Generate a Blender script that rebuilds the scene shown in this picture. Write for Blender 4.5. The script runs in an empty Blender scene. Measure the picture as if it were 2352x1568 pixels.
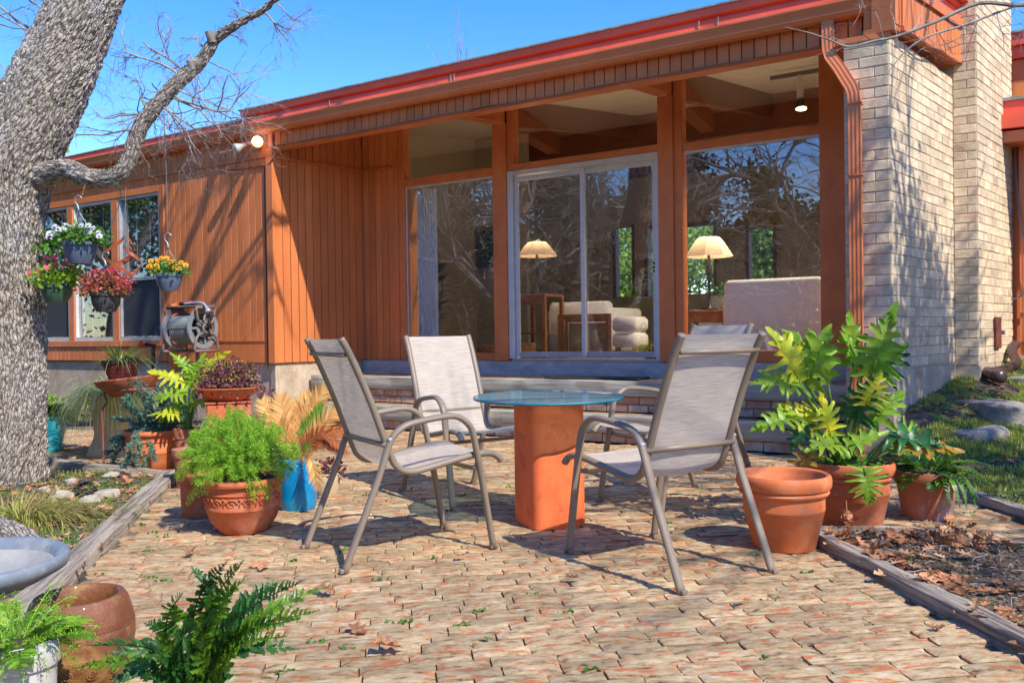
import bpy, bmesh, math, random
import numpy as np
from mathutils import Vector, Matrix, noise
from math import sin, cos, pi, radians

rnd = random.Random(7)
nrs = np.random.RandomState(11)
scene = bpy.context.scene
COL = scene.collection

# ------------------------------------------------------------------ camera
CAM_H = 1.0
FPX, PITCH, ROLL = 1970.0, -0.01019246, -0.01388746      # focal length in pixels of a 2352 px wide frame
f_ = Vector((0, cos(PITCH), sin(PITCH)))
u_ = Vector((0, -sin(PITCH), cos(PITCH)))
r_ = Vector((1, 0, 0))
RT = r_ * cos(ROLL) + u_ * sin(ROLL)
UP = -r_ * sin(ROLL) + u_ * cos(ROLL)
FW = f_
cam_d = bpy.data.cameras.new('camera')
cam = bpy.data.objects.new('camera', cam_d)
COL.objects.link(cam)
cam_d.sensor_width = 36.0
cam_d.lens = FPX / 2352.0 * 36.0
cam_d.clip_start = 0.05
cam_d.clip_end = 2000
cam.matrix_world = Matrix(((RT.x, UP.x, -FW.x, 0), (RT.y, UP.y, -FW.y, 0), (RT.z, UP.z, -FW.z, CAM_H), (0, 0, 0, 1)))
scene.camera = cam

# ------------------------------------------------------------------ world and sun
SUN = Vector((0.61, -0.74, 1.0)).normalized()             # direction towards the sun
world = bpy.data.worlds.new('World')
scene.world = world
world.use_nodes = True
wn = world.node_tree.nodes; wl = world.node_tree.links
wn.clear()
wo = wn.new('ShaderNodeOutputWorld'); wb = wn.new('ShaderNodeBackground')
ws = wn.new('ShaderNodeTexSky'); ws.sky_type = 'NISHITA'; ws.sun_disc = False
ws.sun_elevation = math.asin(SUN.z)
ws.sun_rotation = math.atan2(SUN.x, SUN.y)
ws.air_density = 1.0; ws.dust_density = 0.2; ws.ozone_density = 3.0; ws.altitude = 300
wh = wn.new('ShaderNodeHueSaturation'); wh.inputs['Saturation'].default_value = 1.36; wh.inputs['Value'].default_value = 0.90; wh.inputs['Hue'].default_value = 0.514
wb.inputs['Strength'].default_value = 0.15
wl.new(ws.outputs[0], wh.inputs['Color']); wl.new(wh.outputs[0], wb.inputs[0]); wl.new(wb.outputs[0], wo.inputs[0])
sd = bpy.data.lights.new('sun', 'SUN'); sd.energy = 2.35; sd.angle = radians(0.53); sd.color = (1.0, 0.93, 0.82)
so = bpy.data.objects.new('sun', sd); COL.objects.link(so)
so.rotation_euler = SUN.to_track_quat('Z', 'Y').to_euler()
so.location = (6, -8, 12)
scene.view_settings.view_transform = 'Standard'
scene.view_settings.look = 'None'
scene.view_settings.gamma = 1.0
scene.view_settings.use_curve_mapping = False
scene.view_settings.exposure = 1.33
scene.render.engine = 'CYCLES'
scene.cycles.max_bounces = 8
scene.cycles.diffuse_bounces = 4
scene.cycles.transparent_max_bounces = 16

# ------------------------------------------------------------------ geometry of the place
def ray(x, y): return RT * ((x - 1176) / FPX) - UP * ((y - 784) / FPX) + FW
CC = Vector((0, 0, CAM_H))
def G(x, y, z=0.0):                                        # point of the photograph on a level of height z
    d = ray(x, y); return CC + d * ((z - CAM_H) / d.z)
def AY(x, y, Y):                                           # point of the photograph at distance Y
    d = ray(x, y); return CC + d * (Y / d.y)
TH, T2 = 0.56410246, 0.73398387
E1 = Vector((cos(TH), -sin(TH), 0)); N1 = Vector((-sin(TH), -cos(TH), 0))
E2 = Vector((sin(T2), cos(T2), 0)); N2 = Vector((cos(T2), -sin(T2), 0))
O = Vector((-1.845, 10.70, 0)); EZ = Vector((0, 0, 1))
def W(s, off, z=0.0): return O + E1 * s + N1 * off + EZ * z
CORN = W(-0.2, 1.246)                                      # corner of the left wing
SIDE0 = Vector((-2.70, 9.765, 0))

class Fr:
    def __init__(s, o, a, b): s.o, s.a, s.b = Vector(o), Vector(a), Vector(b)
    def P(s, a, b, c): return s.o + s.a * a + s.b * b + EZ * c
FAC = Fr(O, E1, N1)                                        # a along the glass wall, b outward, c up
WORLD = Fr((0, 0, 0), (1, 0, 0), (0, 1, 0))

# ------------------------------------------------------------------ mesh builder
class MB:
    def __init__(s): s.v = []; s.f = []; s.n = 0; s.uv = None; s.mi = []; s.cols = None
    def add(s, vs, fs, m=0):
        b = s.n
        s.v.extend([tuple(v) for v in vs]); s.n += len(vs)
        s.f.extend([tuple(i + b for i in f) for f in fs]); s.mi.extend([m] * len(fs))
        return s
    def box(s, fr, a0, a1, b0, b1, c0, c1, m=0, bev=0.0):
        if bev > 0:
            bm = bmesh.new(); bmesh.ops.create_cube(bm, size=1.0)
            for v in bm.verts:
                v.co = Vector(((a0 + a1) / 2 + v.co.x * (a1 - a0), (b0 + b1) / 2 + v.co.y * (b1 - b0), (c0 + c1) / 2 + v.co.z * (c1 - c0)))
            bmesh.ops.bevel(bm, geom=bm.edges[:], offset=bev, segments=1, affect='EDGES')
            bm.normal_update()
            vs = [fr.P(*v.co) for v in bm.verts]; fs = [[v.index for v in f.verts] for f in bm.faces]
            bm.verts.index_update()
            fs = [[v.index for v in f.verts] for f in bm.faces]; bm.free()
            return s.add(vs, fs, m)
        vs = [fr.P(a, b, c) for a in (a0, a1) for b in (b0, b1) for c in (c0, c1)]
        fs = [(0, 1, 3, 2), (4, 6, 7, 5), (0, 4, 5, 1), (2, 3, 7, 6), (0, 2, 6, 4), (1, 5, 7, 3)]
        return s.add(vs, fs, m)
    def tube(s, pts, rad, n=6, cap=True, m=0, flat=None, up=None):
        pts = [Vector(p) for p in pts]
        if not hasattr(rad, '__len__'): rad = [rad] * len(pts)
        vs = []; fs = []; prev = None
        for i, p in enumerate(pts):
            t = (pts[min(i + 1, len(pts) - 1)] - pts[max(i - 1, 0)])
            if t.length < 1e-9: t = Vector((0, 0, 1))
            t.normalize()
            if up is not None: x = Vector(up) - t * t.dot(Vector(up))
            elif prev is None: x = t.orthogonal()
            else: x = prev - t * t.dot(prev)
            if x.length < 1e-6: x = t.orthogonal()
            x.normalize(); prev = x; y = t.cross(x)
            fx, fy = flat if flat else (1, 1)
            for k in range(n):
                a = 2 * pi * (k + 0.5) / n
                vs.append(p + x * (cos(a) * rad[i] * fx) + y * (sin(a) * rad[i] * fy))
        for i in range(len(pts) - 1):
            for k in range(n):
                k2 = (k + 1) % n
                fs.append((i * n + k, i * n + k2, (i + 1) * n + k2, (i + 1) * n + k))
        if cap:
            fs.append(tuple(reversed(range(n)))); b = (len(pts) - 1) * n
            fs.append(tuple(range(b, b + n)))
        return s.add(vs, fs, m)
    def flatbar(s, pts, w, h, up, m=0):                    # flat-oval bar, w along up's normal side, h along 'up'
        return s.tube(pts, 1.0, 12, True, m, flat=(h, w), up=up)
    def lathe(s, prof, n=32, c=(0, 0, 0), m=0, wob=0.0, tilt=None):
        vs = []; fs = []; c = Vector(c)
        ph = rnd.random() * 6
        for (r, z) in prof:
            for k in range(n):
                a = 2 * pi * k / n
                rr = r * (1 + wob * sin(2 * a + ph))
                vs.append(Vector((rr * cos(a), rr * sin(a), z)) + c)
        for i in range(len(prof) - 1):
            for k in range(n):
                k2 = (k + 1) % n
                fs.append((i * n + k, i * n + k2, (i + 1) * n + k2, (i + 1) * n + k))
        return s.add(vs, fs, m)
    def disc(s, c, r, n=24, m=0, bump=0.0):
        c = Vector(c); vs = [c + Vector((0, 0, bump))] + [c + Vector((r * cos(2 * pi * k / n), r * sin(2 * pi * k / n), 0)) for k in range(n)]
        return s.add(vs, [(0, 1 + k, 1 + (k + 1) % n) for k in range(n)], m)
    def inst(s, tv, tf, mats, m=0):                        # many copies of one small template
        tv = np.asarray(tv, float); mats = np.asarray(mats, float)
        if len(mats) == 0: return s
        out = np.einsum('nij,vj->nvi', mats[:, :3, :3], tv) + mats[:, None, :3, 3]
        k = len(tv); b = s.n
        s.v.extend(map(tuple, out.reshape(-1, 3))); s.n += len(mats) * k
        for i in range(len(mats)):
            o = b + i * k
            s.f.extend([tuple(j + o for j in f) for f in tf])
        s.mi.extend([m] * (len(mats) * len(tf)))
        return s
    def mesh(s, name, mats, smooth=False, shift=None):
        me = bpy.data.meshes.new(name)
        v = s.v
        if shift is not None: v = [(p[0] - shift.x, p[1] - shift.y, p[2] - shift.z) for p in v]
        me.from_pydata(v, [], s.f)
        if not isinstance(mats, (list, tuple)): mats = [mats]
        for m in mats: me.materials.append(m)
        if len(mats) > 1: me.polygons.foreach_set('material_index', s.mi)
        if smooth: me.polygons.foreach_set('use_smooth', [True] * len(me.polygons))
        me.update()
        return me
    def build(s, name, mats, parent=None, smooth=False, local=False, sharp=None):
        """local: vertices are in the parent's own space; else world space and the origin goes to the piece's middle-bottom"""
        if local: shift = Vector((0, 0, 0))
        else:
            a = np.array(s.v); lo, hi = a.min(0), a.max(0)
            shift = Vector(((lo[0] + hi[0]) / 2, (lo[1] + hi[1]) / 2, lo[2]))
        me = s.mesh(name, mats, smooth or sharp is not None, shift)
        if sharp is not None: me.set_sharp_from_angle(angle=radians(sharp))
        o = bpy.data.objects.new(name, me); COL.objects.link(o)
        if parent is not None:
            o.parent = parent
            if not local: o.location = shift - wpos(parent)
        elif not local: o.location = shift
        return o
def wpos(o):
    p = Vector(o.location)
    if o.parent: p = p + wpos(o.parent)
    return p
def tag(o, label=None, cat=None, group=None, kind=None):
    if label: o['label'] = label
    if cat: o['category'] = cat
    if group: o['group'] = group
    if kind: o['kind'] = kind
    return o
def thing(name, label, cat, loc=(0, 0, 0), rz=0, group=None):
    o = bpy.data.objects.new(name, None); COL.objects.link(o)
    o.location = loc; o.rotation_euler = (0, 0, rz); o.empty_display_size = 0.1
    return tag(o, label, cat, group)
def copy_tree(o, parent=None):
    c = o.copy(); COL.objects.link(c); c.parent = parent
    for ch in list(o.children): copy_tree(ch, c)
    return c
def link_mesh(name, me, parent, loc, M=None):
    o = bpy.data.objects.new(name, me); COL.objects.link(o); o.parent = parent
    if M is not None: o.matrix_local = M
    else: o.location = loc
    return o

# ------------------------------------------------------------------ materials
def mat(name, c1, c2=None, scale=8.0, rough=0.7, bump=0.2, bscale=None, stretch=(1, 1, 1), metallic=0.0, rand=0.0,
        detail=6, spots=None, transl=0.0, spec=0.4, coord='Object', c3=None, c3scale=2.0, c3pos=(0.5, 0.62), contrast=(0.35, 0.65), bdist=0.01, coat=0.0, rot=0.0, ramp=None, grime=None):
    """two-tone noise colour, optional third tone in patches, bump from noise, per piece random brightness"""
    m = bpy.data.materials.new(name); m.use_nodes = True
    nt = m.node_tree; N = nt.nodes; L = nt.links
    b = N['Principled BSDF']; out = N['Material Output']
    b.inputs['Roughness'].default_value = rough; b.inputs['Metallic'].default_value = metallic
    b.inputs['Specular IOR Level'].default_value = spec
    b.inputs['Coat Weight'].default_value = coat
    tc = N.new('ShaderNodeTexCoord'); mp = N.new('ShaderNodeMapping'); mp.inputs['Scale'].default_value = stretch
    vr_ = N.new('ShaderNodeVectorRotate'); vr_.rotation_type = 'Z_AXIS'; vr_.inputs['Angle'].default_value = rot
    L.new(tc.outputs[coord], vr_.inputs['Vector']); L.new(vr_.outputs[0], mp.inputs[0])
    vec = mp.outputs[0]
    if rand > 0 or True:
        oi = N.new('ShaderNodeObjectInfo'); ge = N.new('ShaderNodeNewGeometry')
        ad = N.new('ShaderNodeMath'); ad.operation = 'ADD'; L.new(oi.outputs['Random'], ad.inputs[0]); L.new(ge.outputs['Random Per Island'], ad.inputs[1])
        fr = N.new('ShaderNodeMath'); fr.operation = 'FRACT'; L.new(ad.outputs[0], fr.inputs[0])
        if rand > 0:
            mu = N.new('ShaderNodeVectorMath'); mu.operation = 'SCALE'; mu.inputs[3].default_value = 37.0
            cb = N.new('ShaderNodeCombineXYZ'); L.new(fr.outputs[0], cb.inputs[0]); L.new(fr.outputs[0], cb.inputs[1])
            L.new(cb.outputs[0], mu.inputs[0])
            av = N.new('ShaderNodeVectorMath'); L.new(vec, av.inputs[0]); L.new(mu.outputs[0], av.inputs[1]); vec = av.outputs[0]
    nz = N.new('ShaderNodeTexNoise'); nz.inputs['Scale'].default_value = scale; nz.inputs['Detail'].default_value = detail; nz.inputs['Roughness'].default_value = 0.65
    L.new(vec, nz.inputs['Vector'])
    cr = N.new('ShaderNodeValToRGB'); cr.color_ramp.elements[0].position = contrast[0]; cr.color_ramp.elements[1].position = contrast[1]
    cr.color_ramp.elements[0].color = (*c1, 1); cr.color_ramp.elements[1].color = (*(c2 or c1), 1)
    if ramp:
        for p_, c_ in ramp: e_ = cr.color_ramp.elements.new(p_); e_.color = (*c_, 1)
    L.new(nz.outputs['Fac'], cr.inputs[0]); col = cr.outputs[0]
    if c3 is not None:
        n3 = N.new('ShaderNodeTexNoise'); n3.inputs['Scale'].default_value = c3scale; n3.inputs['Detail'].default_value = 5; n3.inputs['Roughness'].default_value = 0.7
        L.new(vec, n3.inputs['Vector'])
        r3 = N.new('ShaderNodeMapRange'); r3.inputs[1].default_value = c3pos[0]; r3.inputs[2].default_value = c3pos[1]; L.new(n3.outputs['Fac'], r3.inputs[0])
        mx = N.new('ShaderNodeMix'); mx.data_type = 'RGBA'; L.new(r3.outputs[0], mx.inputs[0]); L.new(col, mx.inputs[6]); mx.inputs[7].default_value = (*c3, 1); col = mx.outputs[2]
    if rand > 0:
        mr = N.new('ShaderNodeMapRange'); mr.inputs[3].default_value = 1 - rand; mr.inputs[4].default_value = 1 + rand; L.new(fr.outputs[0], mr.inputs[0])
        sc = N.new('ShaderNodeVectorMath'); sc.operation = 'SCALE'; L.new(col, sc.inputs[0]); L.new(mr.outputs[0], sc.inputs[3]); col = sc.outputs[0]
    if grime:
        gs, g0, g1 = grime[:3]; ge2 = N.new('ShaderNodeNewGeometry'); gm = N.new('ShaderNodeMapping'); gm.inputs['Scale'].default_value = grime[3] if len(grime) > 3 else (1, 1, 1)
        L.new(ge2.outputs['Position'], gm.inputs[0]); gn = N.new('ShaderNodeTexNoise'); gn.inputs['Scale'].default_value = gs; gn.inputs['Detail'].default_value = 7; gn.inputs['Roughness'].default_value = 0.68; L.new(gm.outputs[0], gn.inputs['Vector'])
        gr = N.new('ShaderNodeMapRange'); gr.inputs[1].default_value = 0.34; gr.inputs[2].default_value = 0.66; gr.inputs[3].default_value = g0; gr.inputs[4].default_value = g1; L.new(gn.outputs['Fac'], gr.inputs[0])
        gv = N.new('ShaderNodeVectorMath'); gv.operation = 'SCALE'; L.new(col, gv.inputs[0]); L.new(gr.outputs[0], gv.inputs[3]); col = gv.outputs[0]
    L.new(col, b.inputs['Base Color'])
    if bump > 0:
        bn = N.new('ShaderNodeTexNoise'); bn.inputs['Scale'].default_value = bscale or scale * 3; bn.inputs['Detail'].default_value = 8; bn.inputs['Roughness'].default_value = 0.7
        L.new(vec, bn.inputs['Vector'])
        bp = N.new('ShaderNodeBump'); bp.inputs['Strength'].default_value = bump; bp.inputs['Distance'].default_value = bdist
        L.new(bn.outputs['Fac'], bp.inputs['Height']); L.new(bp.outputs[0], b.inputs['Normal'])
    if transl > 0:
        tr = N.new('ShaderNodeBsdfTranslucent'); ms = N.new('ShaderNodeMixShader'); ms.inputs[0].default_value = transl
        g2 = N.new('ShaderNodeVectorMath'); g2.operation = 'SCALE'; g2.inputs[3].default_value = 1.5; L.new(col, g2.inputs[0]); L.new(g2.outputs[0], tr.inputs[0])
        L.new(b.outputs[0], ms.inputs[1]); L.new(tr.outputs[0], ms.inputs[2]); L.new(ms.outputs[0], out.inputs[0])
    return m

def emis(name, c, s):
    m = bpy.data.materials.new(name); m.use_nodes = True
    b = m.node_tree.nodes['Principled BSDF']; b.inputs['Base Color'].default_value = (*c, 1)
    b.inputs['Emission Color'].default_value = (*c, 1); b.inputs['Emission Strength'].default_value = s
    return m
def glassmat(name, refl, tint=(1, 1, 1), ior=1.5, rough=0.0, frost=None):
    m = bpy.data.materials.new(name); m.use_nodes = True
    nt = m.node_tree; N = nt.nodes; L = nt.links; N.remove(N['Principled BSDF'])
    t = N.new('ShaderNodeBsdfTransparent'); t.inputs[0].default_value = (*tint, 1)
    g = N.new('ShaderNodeBsdfGlossy'); g.inputs['Roughness'].default_value = rough
    f = N.new('ShaderNodeFresnel'); gb = N.new('ShaderNodeNewGeometry'); mi_ = N.new('ShaderNodeMapRange'); mi_.inputs[3].default_value = ior; mi_.inputs[4].default_value = 1 / ior
    L.new(gb.outputs['Backfacing'], mi_.inputs[0]); L.new(mi_.outputs[0], f.inputs[0])
    a = N.new('ShaderNodeMath'); a.operation = 'ADD'; a.use_clamp = True; a.inputs[1].default_value = refl
    L.new(f.outputs[0], a.inputs[0])
    nz = N.new('ShaderNodeTexNoise'); nz.inputs['Scale'].default_value = 1.6; nz.inputs['Detail'].default_value = 0
    tc = N.new('ShaderNodeTexCoord'); L.new(tc.outputs['Object'], nz.inputs['Vector'])
    bp = N.new('ShaderNodeBump'); bp.inputs['Strength'].default_value = 0.06; bp.inputs['Distance'].default_value = 0.02
    L.new(nz.outputs[0], bp.inputs['Height']); L.new(bp.outputs[0], g.inputs['Normal'])
    x = N.new('ShaderNodeMixShader'); L.new(a.outputs[0], x.inputs[0]); L.new(t.outputs[0], x.inputs[1]); L.new(g.outputs[0], x.inputs[2])
    o_ = x.outputs[0]
    if frost:
        d_ = N.new('ShaderNodeBsdfDiffuse'); d_.inputs[0].default_value = (*frost, 1); y = N.new('ShaderNodeMixShader'); y.inputs[0].default_value = 0.30; L.new(o_, y.inputs[1]); L.new(d_.outputs[0], y.inputs[2]); o_ = y.outputs[0]
    L.new(o_, N['Material Output'].inputs[0])
    return m

M = {}
ORA, ORB = (0.74, 0.235, 0.070), (0.64, 0.19, 0.055)
M['siding'] = mat('painted_siding', ORA, ORB, 2.5, 0.62, 0.45, 55, (1, 1, 0.12), rand=0.09, coord='Object', bdist=0.005, grime=(1.6, .80, 1.12, (1, 1, .35)))
M['trim'] = mat('painted_trim', (0.72, 0.22, 0.066), (0.64, 0.185, 0.056), 5, 0.55, 0.35, 50, bdist=0.003, grime=(3, .84, 1.08, (1, 1, .5)))
M['groove'] = mat('siding_backing', (0.10, 0.024, 0.010), None, 5, 0.9, 0)
M['gutter'] = mat('gutter_metal', (0.68, 0.21, 0.075), (0.60, 0.175, 0.062), 3, 0.38, 0.03, 8)
M['redmetal'] = mat('red_flashing', (0.95, 0.15, 0.065), (0.85, 0.12, 0.055), 3, 0.35, 0.03, 8)
M['greymetal'] = mat('grey_flashing', (0.42, 0.42, 0.38), (0.25, 0.26, 0.22), 12, 0.6, 0.2)
M['concrete'] = mat('concrete_curb', (0.54, 0.51, 0.47), (0.34, 0.33, 0.32), 6, 0.9, 0.4, 40, (1, 1, 2.5), bdist=0.004)
M['foundation'] = mat('stucco_foundation', (0.62, 0.50, 0.36), (0.42, 0.33, 0.24), 5, 0.9, 0.4, 30, c3=(0.36, 0.22, 0.12), c3scale=3, c3pos=(0.52, 0.75))
M['timber'] = mat('weathered_timber', (0.52, 0.49, 0.40), (0.26, 0.245, 0.20), 9, 0.9, 0.9, 30, (0.22, 4.0, 4.0), bdist=0.012, rot=TH)
M['edging'] = mat('edging_timber', (0.50, 0.42, 0.32), (0.17, 0.13, 0.095), 11, 0.95, 1.0, 22, (0.20, 4.5, 4.5), bdist=0.014, contrast=(.42, .62))
M['pbrick'] = mat('patio_brick', (0.09, 0.06, 0.04), (0.68, 0.555, 0.38), 26, 0.93, 0.9, 60, (0.55, 1.35, 1.2), rand=0.24, c3=(0.56, 0.18, 0.07), c3scale=17, c3pos=(0.535, 0.61), bdist=0.008, contrast=(0.33, 0.68), detail=14, ramp=[(0.39, (0.30, 0.195, 0.095)), (0.47, (0.49, 0.345, 0.175)), (0.57, (0.56, 0.42, 0.235))], grime=(1.7, .72, 1.06))
M['sand'] = mat('sand_joint', (0.30, 0.22, 0.15), (0.10, 0.075, 0.05), 14, 1, 1.0, 60)
M['wbrick'] = mat('wall_brick', (0.84, 0.68, 0.45), (0.62, 0.46, 0.28), 9, 0.92, 0.8, 26, (1, 1, 1), rand=0.17, grime=(1.3, .86, 1.06), c3=(0.50, 0.31, 0.21), c3scale=3.0, c3pos=(0.56, 0.70), bdist=0.008)
M['mortar'] = mat('mortar', (0.62, 0.52, 0.38), (0.46, 0.38, 0.27), 10, 0.95, 0.6, 60)
M['rbrick'] = mat('riser_brick', (0.52, 0.36, 0.24), (0.48, 0.20, 0.11), 5, 0.93, 0.9, 25, rand=0.18, c3=(0.62, 0.52, 0.40), c3scale=4, bdist=0.01)
M['terra'] = mat('terracotta', (0.64, 0.175, 0.065), (0.54, 0.135, 0.048), 4, 0.72, 0.15, 40, c3=(0.66, 0.36, 0.24), c3scale=5, c3pos=(0.52, 0.78), bdist=0.003, grime=(7, .74, 1.06))
M['terra2'] = mat('old_terracotta', (0.50, 0.17, 0.085), (0.38, 0.115, 0.055), 5, 0.8, 0.25, 40, c3=(0.52, 0.42, 0.38), c3scale=4, c3pos=(0.50, 0.68), bdist=0.004)
M['terra3'] = mat('orange_terracotta', (0.82, 0.225, 0.068), (0.66, 0.165, 0.052), 5, 0.68, 0.2, 30, bdist=0.003, c3=(0.62, 0.27, 0.13), c3scale=7, c3pos=(0.50, 0.75), grime=(6, .78, 1.05))
M['soil'] = mat('potting_soil', (0.10, 0.065, 0.04), (0.035, 0.024, 0.016), 40, 1, 1.0, 90)
M['blue'] = mat('blue_glaze', (0.0, 0.21, 0.50), (0.005, 0.29, 0.60), 3, 0.22, 0.06, 12, c3=(0.02, 0.32, 0.52), c3scale=3, coat=0.4, c3pos=(0.5, 0.7))
M['teal'] = mat('teal_glaze', (0.03, 0.45, 0.55), (0.02, 0.36, 0.48), 4, 0.22, 0.06, 12, c3=(0.10, 0.60, 0.66), c3scale=2, coat=0.4)
M['beige'] = mat('beige_ceramic', (0.60, 0.47, 0.30), (0.52, 0.40, 0.25), 4, 0.6, 0.15, 30)
M['bark'] = None
M['table_c'] = mat('orange_concrete', (0.95, 0.205, 0.060), (0.88, 0.18, 0.052), 5, 0.8, 0.6, 50, c3=(0.60, 0.12, 0.04), c3scale=9, c3pos=(0.50, 0.72), bdist=0.005, grime=(5, .88, 1.04))
M['chairf'] = mat('taupe_powdercoat', (0.27, 0.215, 0.155), (0.24, 0.19, 0.135), 4, 0.42, 0.05, 200, bdist=0.001)
M['white'] = mat('white_frame', (0.66, 0.65, 0.61), (0.56, 0.55, 0.52), 6, 0.5, 0.1)
M['alum'] = mat('aluminium_frame', (0.52, 0.53, 0.53), (0.42, 0.43, 0.44), 6, 0.35, 0.05, metallic=0.3)
M['intwall'] = mat('interior_wall', (0.52, 0.46, 0.34), (0.48, 0.42, 0.31), 2, 0.9, 0.05)
M['intceil'] = mat('whitewashed_planks', (0.70, 0.62, 0.52), (0.60, 0.53, 0.44), 3, 0.8, 0.2)
M['intfloor'] = mat('interior_floor', (0.26, 0.20, 0.15), (0.18, 0.13, 0.1), 3, 0.5, 0.1)
M['beam'] = mat('stained_beam', (0.22, 0.065, 0.028), (0.15, 0.045, 0.02), 5, 0.6, 0.2)
M['oak'] = mat('oak_wood', (0.48, 0.20, 0.06), (0.38, 0.15, 0.045), 6, 0.5, 0.15, stretch=(3, 3, 0.5))
M['cushion'] = mat('white_upholstery', (0.80, 0.82, 0.82), (0.68, 0.71, 0.72), 60, 0.95, 0.5, 120, bdist=0.003)
M['greycush'] = mat('grey_upholstery', (0.25, 0.23, 0.22), (0.18, 0.17, 0.16), 40, 0.95, 0.4)
M['dark'] = mat('dark_bronze', (0.03, 0.028, 0.026), (0.05, 0.045, 0.04), 10, 0.45, 0.1)
M['rubber'] = mat('black_rubber', (0.03, 0.03, 0.032), None, 10, 0.6, 0.1)
M['wicker'] = mat('wicker', (0.50, 0.26, 0.10), (0.28, 0.13, 0.05), 40, 0.8, 0.9, 60)
M['screen'] = mat('solar_screen', (0.055, 0.06, 0.065), (0.04, 0.043, 0.048), 300, 0.85, 0.2, 400)
M['blind'] = mat('blind_slat', (0.24, 0.235, 0.20), None, 10, 0.6, 0.0)
M['greypot'] = mat('slate_plastic', (0.12, 0.16, 0.22), (0.10, 0.135, 0.19), 5, 0.4, 0.05)
M['greenpot'] = mat('green_plastic', (0.07, 0.13, 0.07), (0.05, 0.10, 0.06), 5, 0.5, 0.1)
M['darkpot'] = mat('charcoal_pot', (0.05, 0.052, 0.05), (0.08, 0.075, 0.07), 8, 0.6, 0.4, 20, stretch=(1, 1, 6))
M['steel'] = mat('galvanised_wire', (0.35, 0.38, 0.40), None, 10, 0.4, 0, metallic=0.6)
M['copper'] = mat('copper_ribbon', (0.55, 0.15, 0.06), (0.40, 0.10, 0.05), 10, 0.35, 0.1, metallic=0.4)
M['hose'] = mat('grey_hose', (0.20, 0.22, 0.21), (0.13, 0.15, 0.15), 6, 0.45, 0.1)
M['reel'] = mat('taupe_plastic', (0.21, 0.17, 0.15), (0.17, 0.14, 0.125), 6, 0.45, 0.1)
M['reelw'] = mat('light_grey_plastic', (0.26, 0.29, 0.30), (0.20, 0.22, 0.23), 6, 0.4, 0.05)
M['red'] = mat('red_plastic', (0.55, 0.03, 0.025), None, 5, 0.4, 0)
M['rock'] = mat('limestone_slab', (0.48, 0.42, 0.34), (0.25, 0.22, 0.185), 5, 0.95, 1.0, 20, c3=(0.16, 0.155, 0.15), c3scale=3, c3pos=(0.5, 0.65), bdist=0.03)
M['rock2'] = mat('pale_rock', (0.62, 0.54, 0.42), (0.42, 0.35, 0.27), 8, 0.95, 1.0, 30, bdist=0.02)
M['pipe'] = mat('brown_drain_pipe', (0.085, 0.050, 0.045), (0.065, 0.04, 0.036), 5, 0.32, 0.05)
M['rust'] = mat('rusty_plate', (0.22, 0.065, 0.04), (0.12, 0.035, 0.025), 12, 0.7, 0.4)
M['rustpot'] = mat('rust_brown_ceramic', (0.26, 0.095, 0.036), (0.15, 0.05, 0.024), 6, 0.45, 0.6, 40, c3=(0.30, 0.16, 0.05), c3scale=8, c3pos=(0.5, 0.6), coat=0.2)
M['basin'] = mat('basin_stain', (0.40, 0.38, 0.33), (0.24, 0.25, 0.25), 6, 0.7, 0.3, 30)
M['bath'] = mat('birdbath_glaze', (0.26, 0.29, 0.31), (0.10, 0.13, 0.18), 4, 0.4, 0.3, 30, c3=(0.38, 0.37, 0.31), c3scale=5)
M['whitepot'] = mat('cream_plastic', (0.62, 0.60, 0.55), None, 5, 0.5, 0.1)
M['standmetal'] = mat('rusty_stand', (0.36, 0.13, 0.085), (0.28, 0.09, 0.06), 8, 0.6, 0.2)
M['wire'] = mat('painted_cable', (0.40, 0.13, 0.055), None, 8, 0.6, 0)
M['greyw'] = mat('grey_cable', (0.18, 0.18, 0.18), None, 8, 0.6, 0)
M['bulbglass'] = mat('lamp_glass', (0.50, 0.52, 0.48), None, 5, 0.15, 0)
M['bulb'] = emis('lit_bulb', (1.0, 0.55, 0.16), 2.2)
M['spot'] = emis('lit_spot', (1.0, 0.62, 0.2), 8.0)
M['shade'] = mat('lamp_shade', (0.55, 0.46, 0.36), None, 5, 0.9, 0.1, transl=0.22)
M['deadleaf'] = mat('dead_oak_leaf', (0.55, 0.24, 0.10), (0.26, 0.11, 0.055), 6, 0.75, 0.4, 40, rand=0.5, transl=0.15, c3=(0.55, 0.36, 0.19), c3scale=3)
M['litter'] = mat('leaf_litter', (0.30, 0.20, 0.13), (0.16, 0.10, 0.065), 20, 0.9, 0.3, 40, rand=0.5)
M['glass'] = glassmat('window_glass', 0.13)
M['glass2'] = glassmat('small_window_glass', 0.06)
M['tglass'] = glassmat('table_glass', 0.10, (0.72, 0.90, 0.90), frost=(0.30, 0.46, 0.46))
M['tedge'] = mat('table_glass_edge', (0.03, 0.22, 0.28), (0.02, 0.15, 0.2), 30, 0.2, 0.3)

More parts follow.
